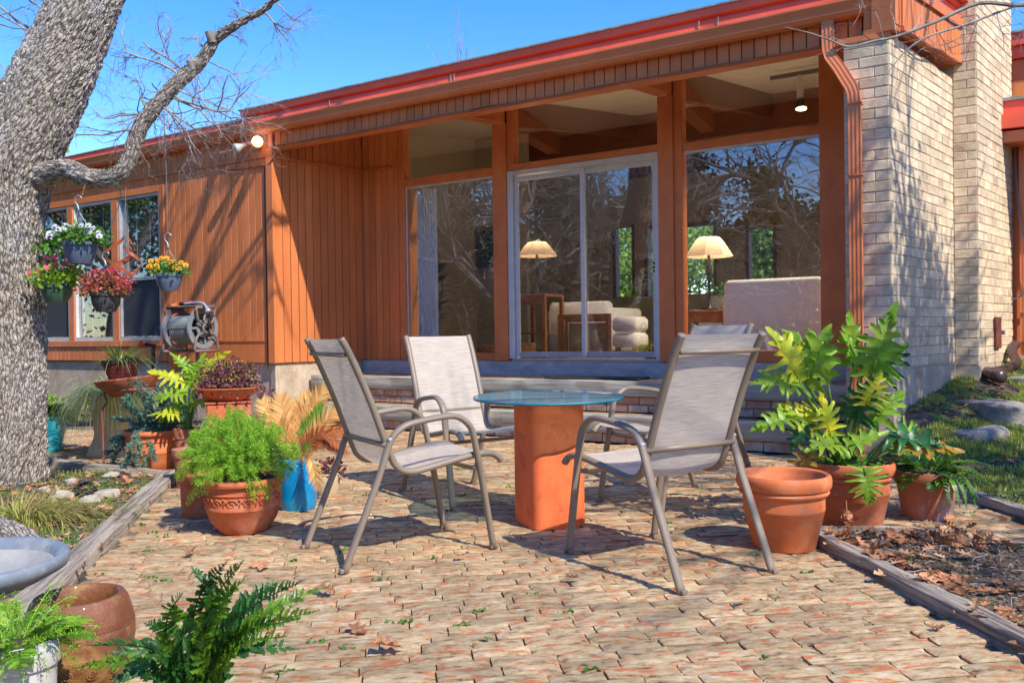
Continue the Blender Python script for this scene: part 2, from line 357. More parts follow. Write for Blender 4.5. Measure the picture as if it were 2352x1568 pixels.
def leafm(name, c1, c2, rand=0.3, scale=25, rough=0.5, transl=0.35, c3=None, c3scale=10):
    return mat(name, c1, c2, scale, rough, 0.12, 60, rand=rand, transl=transl, c3=c3, c3scale=c3scale, c3pos=(0.5, 0.62), bdist=0.003)
M['asp'] = leafm('asparagus_fern_green', (0.36, 0.58, 0.05), (0.22, 0.44, 0.04), 0.45)
M['holly'] = leafm('holly_fern_green', (0.17, 0.34, 0.022), (0.06, 0.16, 0.016), 0.45, rough=0.35, transl=0.3)
M['holly2'] = leafm('dark_fern_green', (0.05, 0.17, 0.03), (0.025, 0.09, 0.02), 0.4, rough=0.4)
M['phil'] = leafm('philodendron_green', (0.30, 0.48, 0.030), (0.15, 0.33, 0.024), 0.2, 14, 0.38, 0.35, c3=(0.30, 0.42, 0.03), c3scale=6)
M['phily'] = leafm('philodendron_yellow', (0.62, 0.62, 0.035), (0.36, 0.50, 0.03), 0.15, 10, 0.4, 0.35, c3=(0.68, 0.55, 0.03), c3scale=7)
M['philo'] = leafm('philodendron_orange', (0.58, 0.27, 0.03), (0.42, 0.24, 0.02), 0.15, 10, 0.5, 0.3, c3=(0.20, 0.24, 0.02), c3scale=6)
M['phild'] = leafm('philodendron_deep', (0.035, 0.16, 0.035), (0.02, 0.10, 0.025), 0.2, 12, 0.35, 0.25)
M['stem'] = leafm('green_stem', (0.14, 0.28, 0.04), (0.09, 0.20, 0.03), 0.1, 8, 0.45, 0.1)
M['sago'] = leafm('dried_sago_frond', (0.78, 0.54, 0.20), (0.66, 0.34, 0.10), 0.28, 12, 0.65, 0.35)
M['sago2'] = leafm('orange_sago_frond', (0.55, 0.18, 0.06), (0.42, 0.16, 0.05), 0.25, 12, 0.65, 0.35)
M['sagog'] = leafm('green_sago_frond', (0.16, 0.40, 0.03), (0.10, 0.28, 0.03), 0.2)
M['juni'] = leafm('blue_juniper', (0.22, 0.38, 0.27), (0.11, 0.23, 0.16), 0.45, transl=0.2)
M['purple'] = leafm('purple_leaf', (0.20, 0.045, 0.07), (0.12, 0.07, 0.04), 0.5, transl=0.25, c3=(0.30, 0.08, 0.10))
M['spider'] = leafm('spider_grass', (0.48, 0.55, 0.12), (0.26, 0.38, 0.06), 0.4)
M['ponyt'] = leafm('pale_grass', (0.66, 0.74, 0.34), (0.34, 0.50, 0.14), 0.45, c3=(0.66, 0.60, 0.34))
M['pansyleaf'] = leafm('pansy_leaf', (0.16, 0.33, 0.045), (0.09, 0.22, 0.035), 0.4)
M['begleaf'] = leafm('begonia_leaf', (0.38, 0.13, 0.045), (0.25, 0.16, 0.045), 0.4)
M['pink'] = leafm('pink_petal', (0.80, 0.16, 0.22), (0.72, 0.10, 0.14), 0.25)
M['yellow'] = leafm('yellow_petal', (0.85, 0.48, 0.01), (0.80, 0.34, 0.01), 0.15)
M['whitep'] = leafm('white_petal', (0.78, 0.78, 0.74), (0.60, 0.58, 0.66), 0.1)
M['violet'] = leafm('violet_petal', (0.05, 0.02, 0.10), None, 0.1)
M['maroon'] = leafm('maroon_petal', (0.16, 0.02, 0.01), None, 0.1)
M['grass'] = leafm('grass_blade', (0.30, 0.40, 0.05), (0.40, 0.40, 0.12), 0.45)
M['drygrass'] = leafm('dry_grass', (0.50, 0.36, 0.15), (0.30, 0.28, 0.08), 0.4)
M['weed'] = leafm('weed_green', (0.15, 0.34, 0.04), (0.06, 0.18, 0.03), 0.4)
M['ever'] = leafm('evergreen_leaf', (0.055, 0.10, 0.025), (0.03, 0.06, 0.018), 0.5, transl=0.25)
M['ever2'] = leafm('bright_tree_leaf', (0.34, 0.48, 0.09), (0.20, 0.34, 0.06), 0.5, transl=0.4)
M['twig'] = mat('twig_bark', (0.40, 0.35, 0.29), (0.22, 0.185, 0.15), 20, 0.9, 0.3, 60, rand=0.2)

def barkmat(name, c1, c2, c3):
    m = bpy.data.materials.new(name); m.use_nodes = True
    nt = m.node_tree; N = nt.nodes; L = nt.links; b = N['Principled BSDF']; b.inputs['Roughness'].default_value = 0.92
    at = N.new('ShaderNodeAttribute'); at.attribute_name = 'barkuv'
    mp = N.new('ShaderNodeMapping'); mp.inputs['Scale'].default_value = (58, 15, 1); L.new(at.outputs['Vector'], mp.inputs[0])
    nz0 = N.new('ShaderNodeTexNoise'); nz0.inputs['Scale'].default_value = 1.6; L.new(mp.outputs[0], nz0.inputs['Vector'])
    av = N.new('ShaderNodeVectorMath'); av.operation = 'MULTIPLY_ADD'; av.inputs[1].default_value = (1.3, 1.3, 0); L.new(nz0.outputs['Color'], av.inputs[0]); L.new(mp.outputs[0], av.inputs[2])
    vo = N.new('ShaderNodeTexVoronoi'); vo.feature = 'DISTANCE_TO_EDGE'; vo.inputs['Scale'].default_value = 1.0; L.new(av.outputs[0], vo.inputs['Vector'])
    vr = N.new('ShaderNodeMapRange'); vr.inputs[2].default_value = 0.30; L.new(vo.outputs['Distance'], vr.inputs[0])
    vc = N.new('ShaderNodeTexVoronoi'); vc.inputs['Scale'].default_value = 1.0; L.new(av.outputs[0], vc.inputs['Vector'])
    nz = N.new('ShaderNodeTexNoise'); nz.inputs['Scale'].default_value = 3.0; nz.inputs['Detail'].default_value = 8; nz.inputs['Roughness'].default_value = 0.75; L.new(mp.outputs[0], nz.inputs['Vector'])
    c = N.new('ShaderNodeValToRGB'); c.color_ramp.elements[0].position = 0.05; c.color_ramp.elements[0].color = (0.10, 0.082, 0.065, 1)
    c.color_ramp.elements[1].position = 0.9; c.color_ramp.elements[1].color = (*c2, 1); e = c.color_ramp.elements.new(0.34); e.color = (*c1, 1)
    mu = N.new('ShaderNodeMath'); mu.operation = 'MULTIPLY'; L.new(vr.outputs[0], mu.inputs[0])
    nr = N.new('ShaderNodeMapRange'); nr.inputs[1].default_value = 0.3; nr.inputs[2].default_value = 0.7; nr.inputs[3].default_value = 0.25; nr.inputs[4].default_value = 1.1; L.new(nz.outputs['Fac'], nr.inputs[0]); L.new(nr.outputs[0], mu.inputs[1])
    L.new(mu.outputs[0], c.inputs[0])
    n3 = N.new('ShaderNodeTexNoise'); n3.inputs['Scale'].default_value = 0.12; n3.inputs['Detail'].default_value = 5; L.new(mp.outputs[0], n3.inputs['Vector'])
    r3 = N.new('ShaderNodeMapRange'); r3.inputs[1].default_value = 0.50; r3.inputs[2].default_value = 0.64; r3.inputs[4].default_value = 0.8; L.new(n3.outputs['Fac'], r3.inputs[0])
    m3 = N.new('ShaderNodeMath'); m3.operation = 'MULTIPLY'; L.new(r3.outputs[0], m3.inputs[0]); L.new(mu.outputs[0], m3.inputs[1])
    mx = N.new('ShaderNodeMix'); mx.data_type = 'RGBA'; L.new(m3.outputs[0], mx.inputs[0]); L.new(c.outputs[0], mx.inputs[6]); mx.inputs[7].default_value = (*c3, 1)
    L.new(mx.outputs[2], b.inputs['Base Color'])
    bp = N.new('ShaderNodeBump'); bp.inputs['Strength'].default_value = 1.0; bp.inputs['Distance'].default_value = 0.018; L.new(mu.outputs[0], bp.inputs['Height']); L.new(bp.outputs[0], b.inputs['Normal'])
    return m
M['bark'] = barkmat('oak_bark', (0.66, 0.56, 0.44), (0.90, 0.81, 0.69), (0.94, 0.92, 0.88))

def slingmat():
    m = bpy.data.materials.new('sling_fabric'); m.use_nodes = True
    nt = m.node_tree; N = nt.nodes; L = nt.links; b = N['Principled BSDF']; b.inputs['Roughness'].default_value = 0.8
    at = N.new('ShaderNodeAttribute'); at.attribute_name = 'sling'
    mp = N.new('ShaderNodeMapping'); mp.inputs['Scale'].default_value = (10, 240, 1); L.new(at.outputs['Vector'], mp.inputs[0])
    nz = N.new('ShaderNodeTexNoise'); nz.inputs['Scale'].default_value = 1.0; nz.inputs['Detail'].default_value = 3; L.new(mp.outputs[0], nz.inputs['Vector'])
    mp2 = N.new('ShaderNodeMapping'); mp2.inputs['Scale'].default_value = (260, 260, 1); L.new(at.outputs['Vector'], mp2.inputs[0])
    n2 = N.new('ShaderNodeTexNoise'); n2.inputs['Scale'].default_value = 1.0; n2.inputs['Detail'].default_value = 1; L.new(mp2.outputs[0], n2.inputs['Vector'])
    ad = N.new('ShaderNodeMath'); ad.operation = 'ADD'; L.new(nz.outputs['Fac'], ad.inputs[0]); L.new(n2.outputs['Fac'], ad.inputs[1])
    c = N.new('ShaderNodeValToRGB'); c.color_ramp.elements[0].position = 0.80; c.color_ramp.elements[0].color = (0.56, 0.475, 0.365, 1)
    c.color_ramp.elements[1].position = 1.12; c.color_ramp.elements[1].color = (0.80, 0.72, 0.59, 1)
    h = N.new('ShaderNodeMath'); h.operation = 'MULTIPLY'; h.inputs[1].default_value = 1.0; L.new(ad.outputs[0], h.inputs[0]); L.new(h.outputs[0], c.inputs[0])
    c.color_ramp.elements[0].position = 0.78; c.color_ramp.elements[1].position = 1.0
    mr = N.new('ShaderNodeMapRange'); mr.inputs[1].default_value = 0.7; mr.inputs[2].default_value = 1.3; L.new(ad.outputs[0], mr.inputs[0]); L.new(mr.outputs[0], c.inputs[0])
    c.color_ramp.elements[0].position = 0.25; c.color_ramp.elements[1].position = 0.62
    L.new(c.outputs[0], b.inputs['Base Color'])
    tr = N.new('ShaderNodeBsdfTranslucent'); L.new(c.outputs[0], tr.inputs[0])
    ms = N.new('ShaderNodeMixShader'); ms.inputs[0].default_value = 0.36; L.new(b.outputs[0], ms.inputs[1]); L.new(tr.outputs[0], ms.inputs[2])
    tp = N.new('ShaderNodeBsdfTransparent'); m2 = N.new('ShaderNodeMixShader'); m2.inputs[0].default_value = 0.07; L.new(ms.outputs[0], m2.inputs[1]); L.new(tp.outputs[0], m2.inputs[2])
    L.new(m2.outputs[0], N['Material Output'].inputs[0])
    return m
M['sling'] = slingmat()
# ================================================================== ground
PATIO = [W(-0.2, 1.115)]
def smooth(t): t = max(0.0, min(1.0, t)); return t * t * (3 - 2 * t)
RT_A, RT_B = Vector((1.416, 4.10, 0)), Vector((1.60, 1.9, 0))          # right edging timber (inner edge)
LT_A, LT_B = Vector((-2.42, 6.10, 0)), Vector((-1.45, 1.9, 0))         # left edging timber
LB_A, LB_B = Vector((-2.42, 6.10, 0)), Vector((-6.5, 8.55, 0))         # left rear edging
RE_A, RE_B = Vector((2.60, 5.15, 0)), Vector((2.66, 3.2, 0))           # outer right edging
def side(p, a, b): return (b.x - a.x) * (p.y - a.y) - (b.y - a.y) * (p.x - a.x)
def in_patio(x, y):
    p = Vector((x, y, 0))
    if y > 4.16 or x < 1.5:
        pass
    # left bed
    xl = LT_A.x + (LT_B.x - LT_A.x) * (LT_A.y - y) / (LT_A.y - LT_B.y)
    if y <= 6.12 and x < xl: return False
    if x < -2.42:
        yb = LB_A.y + (LB_B.y - LB_A.y) * (LB_A.x - x) / (LB_A.x - LB_B.x)
        if y < yb: return False
    if y < 4.12:
        xr = RT_A.x + (RT_B.x - RT_A.x) * (RT_A.y - y) / (RT_A.y - RT_B.y)
        if x > xr: return 1.0 < 0 or (x > 2.05 and x < 2.62 and y > 3.9)
    return x < 2.62
def ground_z(x, y):
    n = 0.018 * noise.noise(Vector((x * 1.3, y * 1.3, 3))) + 0.012 * noise.noise(Vector((x * 4, y * 4, 7)))
    rise = 0.40 * smooth((y - 5.0) / 1.6) * smooth((x - 2.45) / 0.55) + 0.22 * smooth((y - 6.4) / 1.6) * smooth((x - 2.5) / 1.0) + 0.12 * smooth((y - 7.6) / 3.0) * smooth((x - 3.5) / 2)
    far = 0.0
    if in_patio(x, y) or (x > -6 and x < 2.5 and y > 6.3): base = -0.06; n *= 0.3
    else: base = 0.022
    return base + n + rise
mb = MB()
S = 260.0
mb.add([(-S, -S, -0.10), (S, -S, -0.10), (S, S, -0.10), (-S, S, -0.10)], [(0, 1, 2, 3)])
M['soilground'] = mat('leafy_soil', (0.20, 0.15, 0.105), (0.075, 0.055, 0.038), 9, 1.0, 1.0, 50, c3=(0.10, 0.16, 0.04), c3scale=3.0, c3pos=(0.52, 0.66), bdist=0.02)
tag(mb.build('far_ground', M['soilground']), kind='structure')
nx, ny = 250, 230
xs = np.linspace(-9, 11, nx); ys = np.linspace(0.6, 15, ny)
mb = MB(); mb.add([(x, y, ground_z(x, y)) for y in ys for x in xs], [(j * nx + i, j * nx + i + 1, (j + 1) * nx + i + 1, (j + 1) * nx + i) for j in range(ny - 1) for i in range(nx - 1)])
tag(mb.build('ground', M['soilground'], smooth=True), kind='structure')

# patio bed and bricks
patio = tag(thing('patio', None, None, (0, 4, -0.05)), kind='structure')
mb = MB(); a = radians(98)
pc, ps = cos(radians(8)), sin(radians(8))                      # course direction
def PC(u, v, z=0): return Vector((u * pc - v * ps * -0 + 0, 0, 0))
def patxy(u, v): return (u * pc - v * ps, u * ps + v * pc)
mb.add([(-7, 0.6, -0.016), (2.7, 0.6, -0.016), (2.7, 9.5, -0.016), (-7, 9.5, -0.016)], [(0, 1, 2, 3)])
# sand only under the bricks: drawn as cells inside the patio outline
mb = MB(); st = 0.12
for i in range(int(9.6 / st)):
    for j in range(int(9.0 / st)):
        x0, y0 = -7 + i * st, 0.9 + j * st
        if in_patio(x0 + st / 2, y0 + st / 2) and (Vector((x0, y0, 0)) - O).dot(N1) > 1.0:
            mb.add([(x0, y0, -0.016), (x0 + st, y0, -0.016), (x0 + st, y0 + st, -0.016), (x0, y0 + st, -0.016)], [(0, 1, 2, 3)])
sb = mb.build('sand_bed', M['sand'], patio)
BL, BW = 0.222, 0.0755
def brick_template(seed):
    r = random.Random(seed); gx, gy = 9, 6
    hl, hw = BL / 2 - 0.003, BW / 2 - 0.0026
    vs = []; fs = []
    for j in range(gy + 1):
        for i in range(gx + 1):
            u, v = i / gx, j / gy
            x = -hl + 2 * hl * u; y = -hw + 2 * hw * v
            edge = (i in (0, gx)) or (j in (0, gy))
            z = (-0.0020 if j in (0, gy) else -0.007) if edge else 0.0
            kk = .35 if edge else 1.0
            z += kk * 0.0034 * noise.noise(Vector((x * 13 + seed * 9, y * 60, seed))) + (kk * 0.0028 * noise.noise(Vector((x * 70, y * 120, seed * 3))))
            if edge: x += r.uniform(-.0016, .0012); y += r.uniform(-.0012, .0012)
            vs.append((x, y, z))
    for j in range(gy):
        for i in range(gx):
            a0 = j * (gx + 1) + i; fs.append((a0, a0 + 1, a0 + gx + 2, a0 + gx + 1))
    b = len(vs); ring = [i for i in range(gx + 1)] + [(j + 1) * (gx + 1) - 1 for j in range(1, gy + 1)] + [gy * (gx + 1) + i for i in range(gx - 1, -1, -1)] + [j * (gx + 1) for j in range(gy - 1, 0, -1)]
    vs += [(vs[i][0], vs[i][1], -0.05) for i in ring]; k = len(ring)
    for q in range(k): fs.append((ring[q], b + q, b + (q + 1) % k, ring[(q + 1) % k]))
    return vs, fs
BT = [brick_template(i) for i in range(14)]
BM = []
for vs, fs in BT:
    q = MB(); q.add(vs, fs); BM.append(q.mesh('brick', M['pbrick'], True)); BM[-1].set_sharp_from_angle(angle=radians(40))
cells = []
for r in range(-4, 130):
    v = 0.7 + r * BW
    sh = (0.5 * BL if r % 2 else 0) + rnd.uniform(-0.03, 0.03)
    u = -34 * BL + sh; u1 = u
    while u1 < 18 * BL:
        Lb = BL * rnd.uniform(.72, 1.08); u = u1 + Lb / 2; u1 += Lb
        x, y = patxy(u, v)
        if y < 1.7 or y > 9.4 or x < -6 or x > 2.6: continue
        if not in_patio(x, y): continue
        rel = Vector((x, y, 0)) - O
        if rel.dot(N1) < 1.14 and rel.dot(E1) > -0.3: continue
        if rel.dot(N1) < 1.20 and rel.dot(E1) <= -0.3: continue
        if abs(x) > y * 0.8 + 0.4: continue
        cells.append((math.hypot(x, y), x, y, Lb / BL))
cells.sort()
rest = MB()
vis = [c for c in cells if c[2] * 0.597 > abs(c[1]) - 0.1 and c[2] > 2.55]
nvis = set(id(c) for c in vis[:300])
mats_by = [[] for _ in BT]
for c in cells:
    _, x, y, lf = c
    k = rnd.randrange(len(BT))
    T = Matrix.Translation((x, y, rnd.uniform(-0.0045, 0.003))) @ Matrix.Rotation(radians(8 + rnd.uniform(-.8, .8)) + (pi if rnd.random() < .5 else 0), 4, 'Z') @ Matrix.Rotation(rnd.uniform(-.035, .035), 4, 'X') @ Matrix.Diagonal((lf, rnd.uniform(.97, 1.01), 1, 1))
    if id(c) in nvis:
        link_mesh('brick', BM[k], patio, None, Matrix.Translation(-Vector(patio.location)) @ T)
    else: mats_by[k].append(np.array(T))
for k, (vs, fs) in enumerate(BT):
    if mats_by[k]: rest.inst(vs, fs, mats_by[k])
tag(rest.build('far_bricks', M['pbrick'], patio, sharp=40), kind='stuff')

# edging timbers
def timber(name, a, b, w, h, label, z0=-0.06, inner=1, mt='edging', group='timbers edging the brick patio'):
    a = Vector(a); b = Vector(b); d = (b - a); Ln = d.length; ang_ = math.atan2(d.y, d.x)
    n = max(8, int(Ln / 0.05)); vs = []; fs = []
    prof = [(0, z0), (0, h * .84), (w * .07, h), (w * .3, h * 1.03), (w * .6, h * .97), (w * .93, h), (w, h * .84), (w, z0)]
    for i in range(n + 1):
        for k, (x, z) in enumerate(prof):
            sx = Ln * i / n
            j = 0.007 * noise.noise(Vector((sx * 5, k * 2.1, a.x))) + .003 * noise.noise(Vector((sx * 25, k * 3.1, a.x)))
            vs.append((sx, inner * (x + j), z + (j if z > 0 else 0)))
    m_ = len(prof)
    for i in range(n):
        for k in range(m_ - 1): fs.append((i * m_ + k, i * m_ + k + 1, (i + 1) * m_ + k + 1, (i + 1) * m_ + k))
    fs.append(tuple(range(m_))); fs.append(tuple(reversed(range(n * m_, n * m_ + m_))))
    mb = MB(); mb.add(vs, fs)
    o = mb.build(name, M[mt], None, local=True, sharp=50); o.location = a; o.rotation_euler = (0, 0, ang_)
    return tag(o, label, 'timber edging', group)
timber('edging_timber', (1.36, 4.22, 0), RT_B, 0.08, 0.05, 'weathered timber between the right of the patio and the leafy bed', inner=1)
timber('edging_timber', LT_A + Vector((0.02, 0.06, 0)), LT_B, 0.115, 0.055, 'weathered grey timber running diagonally from the pots to the round rusty pot', inner=-1)
timber('edging_timber', LB_A, LB_B, 0.11, 0.05, 'weathered timber behind the left garden bed by the tree trunk', inner=1)
timber('edging_timber', (1.5, 4.22, 0), (2.16, 4.16, 0), 0.09, 0.03, 'low grey timber behind the leafy bed in front of the small fern pot', inner=-1)
timber('edging_timber', RE_A, RE_B, 0.09, 0.05, 'timber at far right between the bricks and the sloping grass', inner=1)

# ================================================================== house
house = thing('house', 'single storey orange board house with red roof edge, glass wall and brick fireplace end', 'house', W(0, 0, 0))
BS = 0.1016
def boards(parent, fr_o, ax, nz_, a0, a1, z0, z1, name='siding_board', top=None):
    """vertical boards side by side, each its own piece; shared mesh for equal heights"""
    cache = {}
    n = int(round((a1 - a0) / BS)); st = (a1 - a0) / n
    for i in range(n):
        key = round(z1 - z0, 3)
        if key not in cache:
            q = MB(); fr = Fr((0, 0, 0), ax, nz_)
            q.box(fr, 0.0042, st - 0.0042, -0.012, 0.006, 0, z1 - z0, 0, 0.003)
            cache[key] = q.mesh(name, M['siding'])
        p = Vector(fr_o) + ax * (a0 + i * st) + EZ * z0
        link_mesh(name, cache[key], parent, p - wpos(parent))
# --- roof, ceiling
mb = MB()
def slab(mb, pts_lo, th, m=0):
    n = len(pts_lo); vs = [Vector(p) for p in pts_lo] + [Vector(p) + EZ * th for p in pts_lo]
    fs = [tuple(range(n))[::-1], tuple(range(n, 2 * n))] + [(i, (i + 1) % n, n + (i + 1) % n, n + i) for i in range(n)]
    mb.add(vs, fs, m)
RS = 0.15
slab(mb, [W(-0.62, 1.22, 3.50), W(6.16, 1.22, 3.50), W(6.16, -6.4, 3.50 + 7.6 * RS), W(-0.62, -6.4, 3.50 + 7.6 * RS)], 0.10)
slab(mb, [W(-9, 1.22, 3.40), W(-0.63, 1.22, 3.40), W(-0.63, -6.4, 3.40 + 7.6 * RS), W(-9, -6.4, 3.40 + 7.6 * RS)], 0.10)
roof = mb.build('roof', M['greymetal'], house)
def profile(mb, prof, s0, s1, fr=FAC, closed=True):
    vs = [fr.P(s, o_, z) for s in (s0, s1) for (o_, z) in prof]; n = len(prof)
    fs = [(k, (k + 1) % n, n + (k + 1) % n, n + k) for k in range(n if closed else n - 1)]
    fs += [tuple(range(n))[::-1], tuple(range(n, 2 * n))]
    mb.add(vs, fs)
mb = MB(); profile(mb, [(1.262, 3.315), (1.30, 3.29), (1.345, 3.30), (1.368, 3.33), (1.372, 3.375), (1.388, 3.40), (1.388, 3.412), (1.262, 3.412)], -10, 6.17)
gut = mb.build('gutter', M['gutter'], house, sharp=30)
mb = MB(); profile(mb, [(1.23, 3.41), (1.335, 3.42), (1.322, 3.49), (1.23, 3.49)], -10, 6.19)
mb.build('lower_fascia', M['redmetal'], roof)
mb = MB(); profile(mb, [(1.20, 3.49), (1.30, 3.49), (1.30, 3.515), (1.345, 3.525), (1.35, 3.585), (1.20, 3.585)], -0.62, 6.21)
mb.build('upper_fascia', M['redmetal'], roof)
mb = MB(); profile(mb, [(1.05, 3.586), (1.365, 3.586), (1.365, 3.600), (1.05, 3.604)], -0.64, 6.22)
mb.build('roof_flashing', M['greymetal'], roof)
mb = MB(); profile(mb, [(1.0, 3.49), (1.345, 3.49), (1.345, 3.502), (1.0, 3.512)], -10, -0.645)
mb.build('roof_flashing', M['greymetal'], roof)
mb = MB()
for s_ in (0.77, 2.37, 2.41, 4.86, 5.02):
    mb.box(FAC, s_, s_ + .006, 1.336, 1.342, 3.43, 3.50)
mb.build('fascia_seam', M['greymetal'], roof)
# header over the porch
mb = MB(); mb.box(FAC, -0.19, 6.19, 1.16, 1.232, 3.142, 3.40); hdr = mb.build('porch_header', M['groove'], house)
boards(hdr, O + N1 * 1.245, E1, N1, -0.17, 6.19, 3.146, 3.36)
mb = MB(); mb.box(FAC, -0.19, 6.19, 1.13, 1.262, 3.115, 3.139); mb.build('header_trim', M['trim'], hdr)
mb = MB(); mb.box(FAC, -0.255, -0.19, 1.15, 1.275, 3.13, 3.36)
mb.build('corner_block', M['trim'], hdr)
# header cable
mb = MB(); mb2 = MB()
for q in range(2):
    pts = [W(s_, 1.27 + .006 * q, 3.136 + 0.010 * sin(s_ * 3 + q * 2) + 0.008 * noise.noise(Vector((s_ * 2, q * 5, 1)))) for s_ in np.arange(-0.12, 5.9, 0.12)]
    (mb if q == 0 else mb2).tube(pts, 0.006, 5)
mb.build('cable', M['wire'], house); mb2.build('cable', M['wire'], house)
mb = MB(); mb.tube([W(0.0, 1.275, 3.13), W(-0.10, 1.28, 3.09), W(-0.17, 1.285, 3.0), W(-0.22, 1.275, 2.96), W(-0.32, 1.262, 2.95), W(-0.9, 1.262, 2.96)], 0.008, 6); mb.build('cable', M['wire'], house)
# right end fascia, over the brick side
SF = Fr(W(6.195, 1.262), E2, N2)
def rise(mb, b0, b1, z0, z1, a0=-0.12, a1=1.62, sl=0.065):
    vs = [SF.P(a, b, z + sl * a) for a in (a0, a1) for b in (b0, b1) for z in (z0, z1)]
    mb.add(vs, [(0, 1, 3, 2), (4, 6, 7, 5), (0, 4, 5, 1), (2, 3, 7, 6), (0, 2, 6, 4), (1, 5, 7, 3)])
mb = MB(); rise(mb, -0.06, 0.16, 3.13, 3.17); rise(mb, 0.0, 0.165, 3.17, 3.43); ef = mb.build('end_fascia', M['trim'], house)
n_ = 16
for i in range(n_):
    q = MB(); a0 = 1.62 * i / n_
    rise(q, 0.166, 0.178, 3.172, 3.425, a0 + .003, a0 + 1.62 / n_ - .003); q.build('siding_board', M['siding'], ef)
mb = MB(); rise(mb, 0.10, 0.20, 3.43, 3.50); rise(mb, 0.08, 0.185, 3.138, 3.170, 0.0, 1.63); rise(mb, 0.165, 0.20, 3.138, 3.43, 1.63, 1.69); mb.build('fascia_trim', M['trim'], ef)
mb = MB(); rise(mb, -0.05, 0.16, 3.502, 3.60); rise(mb, -0.05, 0.185, 3.602, 3.64); rise(mb, -0.05, 0.24, 3.642, 3.74); mb.build('red_fascia', M['redmetal'], ef)
mb = MB(); rise(mb, -0.06, 0.25, 3.742, 3.76); mb.build('roof_flashing', M['greymetal'], ef)
mb = MB()
pts = [SF.P(a, 0.19, 3.125 + .065 * a + 0.012 * sin(a * 9)) for a in np.arange(0, 1.6, .1)] + [SF.P(1.6, .2, 3.27), SF.P(1.58, .205, 3.42), SF.P(1.62, .205, 3.6)]
mb.tube(pts, 0.008, 5); mb.build('cable', M['wire'], house)
mb = MB(); rise(mb, -0.3, 0.08, 3.12, 3.128, -0.02, 1.55); mb.build('end_soffit', M['trim'], ef)
mb = MB(); mb.box(FAC, 5.93, 6.30, 1.0, 1.385, 3.085, 3.125); mb.build('end_soffit', M['trim'], ef)
mb = MB(); mb.add([W(s, o_, z) for s in (6.12, 6.34) for (o_, z) in ((1.247, 3.17), (1.36, 3.17), (1.36, 3.36), (1.30, 3.41), (1.247, 3.41))], [(0, 1, 2, 3, 4), (9, 8, 7, 6, 5)] + [(i, (i + 1) % 5, 5 + (i + 1) % 5, 5 + i) for i in range(5)]); mb.build('corner_bracket', M['siding'], ef)

# --- left wing wall
wing = MB(); wing.box(FAC, -9.0, -0.2, 1.10, 1.228, 0.69, 0.97); wing.box(FAC, -9.0, -0.2, 1.10, 1.228, 2.845, 3.38)
wing.box(FAC, -2.26, -0.2, 1.10, 1.228, 0.97, 2.845); wing.box(FAC, -9.0, -5.12, 1.10, 1.228, 0.97, 2.845)
wingo = wing.build('wing_wall', M['groove'], house)
oW = O + N1 * 1.241
boards(wingo, oW, E1, N1, -8.9, -0.3, 3.065, 3.34)
boards(wingo, oW, E1, N1, -8.9, -5.26, 0.70, 3.035)
boards(wingo, oW, E1, N1, -5.25, -2.18, 2.925, 3.035)
boards(wingo, oW, E1, N1, -2.175, -0.3, 0.952, 3.035)
boards(wingo, oW, E1, N1, -5.25, -2.18, 0.70, 0.885)
mb = MB(); mb.box(FAC, -8.9, -0.3, 1.229, 1.262, 3.036, 3.064, 0, .004); mb.build('band_moulding', M['trim'], wingo)
mb = MB(); mb.box(FAC, -2.175, -0.3, 1.229, 1.244, 0.695, 0.94); mb.box(FAC, -2.175, -0.3, 1.229, 1.254, 0.94, 0.952); mb.build('base_board', M['siding'], wingo)
mb = MB(); mb.box(FAC, -0.30, -0.193, 1.10, 1.275, 0.69, 3.13, 0, .005); mb.build('corner_post', M['siding'], wingo)
mb = MB(); mb.box(FAC, -9.0, -0.22, 0.9, 1.205, -0.05, 0.689); mb.build('wing_foundation', M['foundation'], house)
mb = MB()
pts = [W(-0.335 + .012 * noise.noise(Vector((z, 0, 5))), 1.258, z) for z in np.arange(0.62, 3.0, .08)]
mb.tube(pts, 0.006, 5); mb.build('cable', M['rubber'], house)
# windows
def wing_window(s0, s1, kind, label=None):
    w = MB(); f0, f1 = 0.969, 2.842
    w.box(FAC, s0, s0 + .03, 1.17, 1.246, f0, f1); w.box(FAC, s1 - .03, s1, 1.17, 1.246, f0, f1)
    w.box(FAC, s0 + .03, s1 - .03, 1.17, 1.245, f1 - .035, f1); w.box(FAC, s0 + .03, s1 - .03, 1.17, 1.246, f0, f0 + .05)
    o = w.build('window', M['alum'] if kind != 'plain' else M['white'], wingo)
    if label: o['label'] = label
    w = MB(); w.box(FAC, s0 + .03, s1 - .03, 1.195, 1.201, f0 + .05, f1 - .035); w.build('pane', M['glass2'], o)
    w = MB(); z = f0 + 0.06
    while z < f1 - .04:
        vs = [W(s, of, zz) for s in (s0 + .09, s1 - .05) for (of, zz) in ((1.155, z), (1.128, z + .017))]
        w.add(vs, [(0, 1, 3, 2)]); z += 0.025
    tag(w.build('blind_slats', M['blind'], o), kind='stuff')
    w = MB()
    for t in (.3, .62, .85): w.box(FAC, s0 + t * (s1 - s0), s0 + t * (s1 - s0) + .006, 1.152, 1.155, f0 + .05, f1 - .04)
    w.box(FAC, s0 + .04, s0 + .09, 1.15, 1.165, f0 + .05, f1 - .04)
    w.build('blind_cord', M['white'], o)
    if kind == 'screen':
        w = MB(); w.box(FAC, s0 + .035, s1 - .035, 1.205, 1.212, f0 + .055, 1.745); w.build('solar_screen', M['screen'], o)
        w = MB(); w.box(FAC, s0 + .03, s1 - .03, 1.203, 1.24, 1.745, 1.785); w.build('meeting_rail', M['alum'], o)
    return o
wing_window(-3.155, -2.275, 'screen'); wing_window(-4.19, -3.285, 'plain', 'window with open white blind and no dark screen'); wing_window(-5.10, -4.315, 'screen')
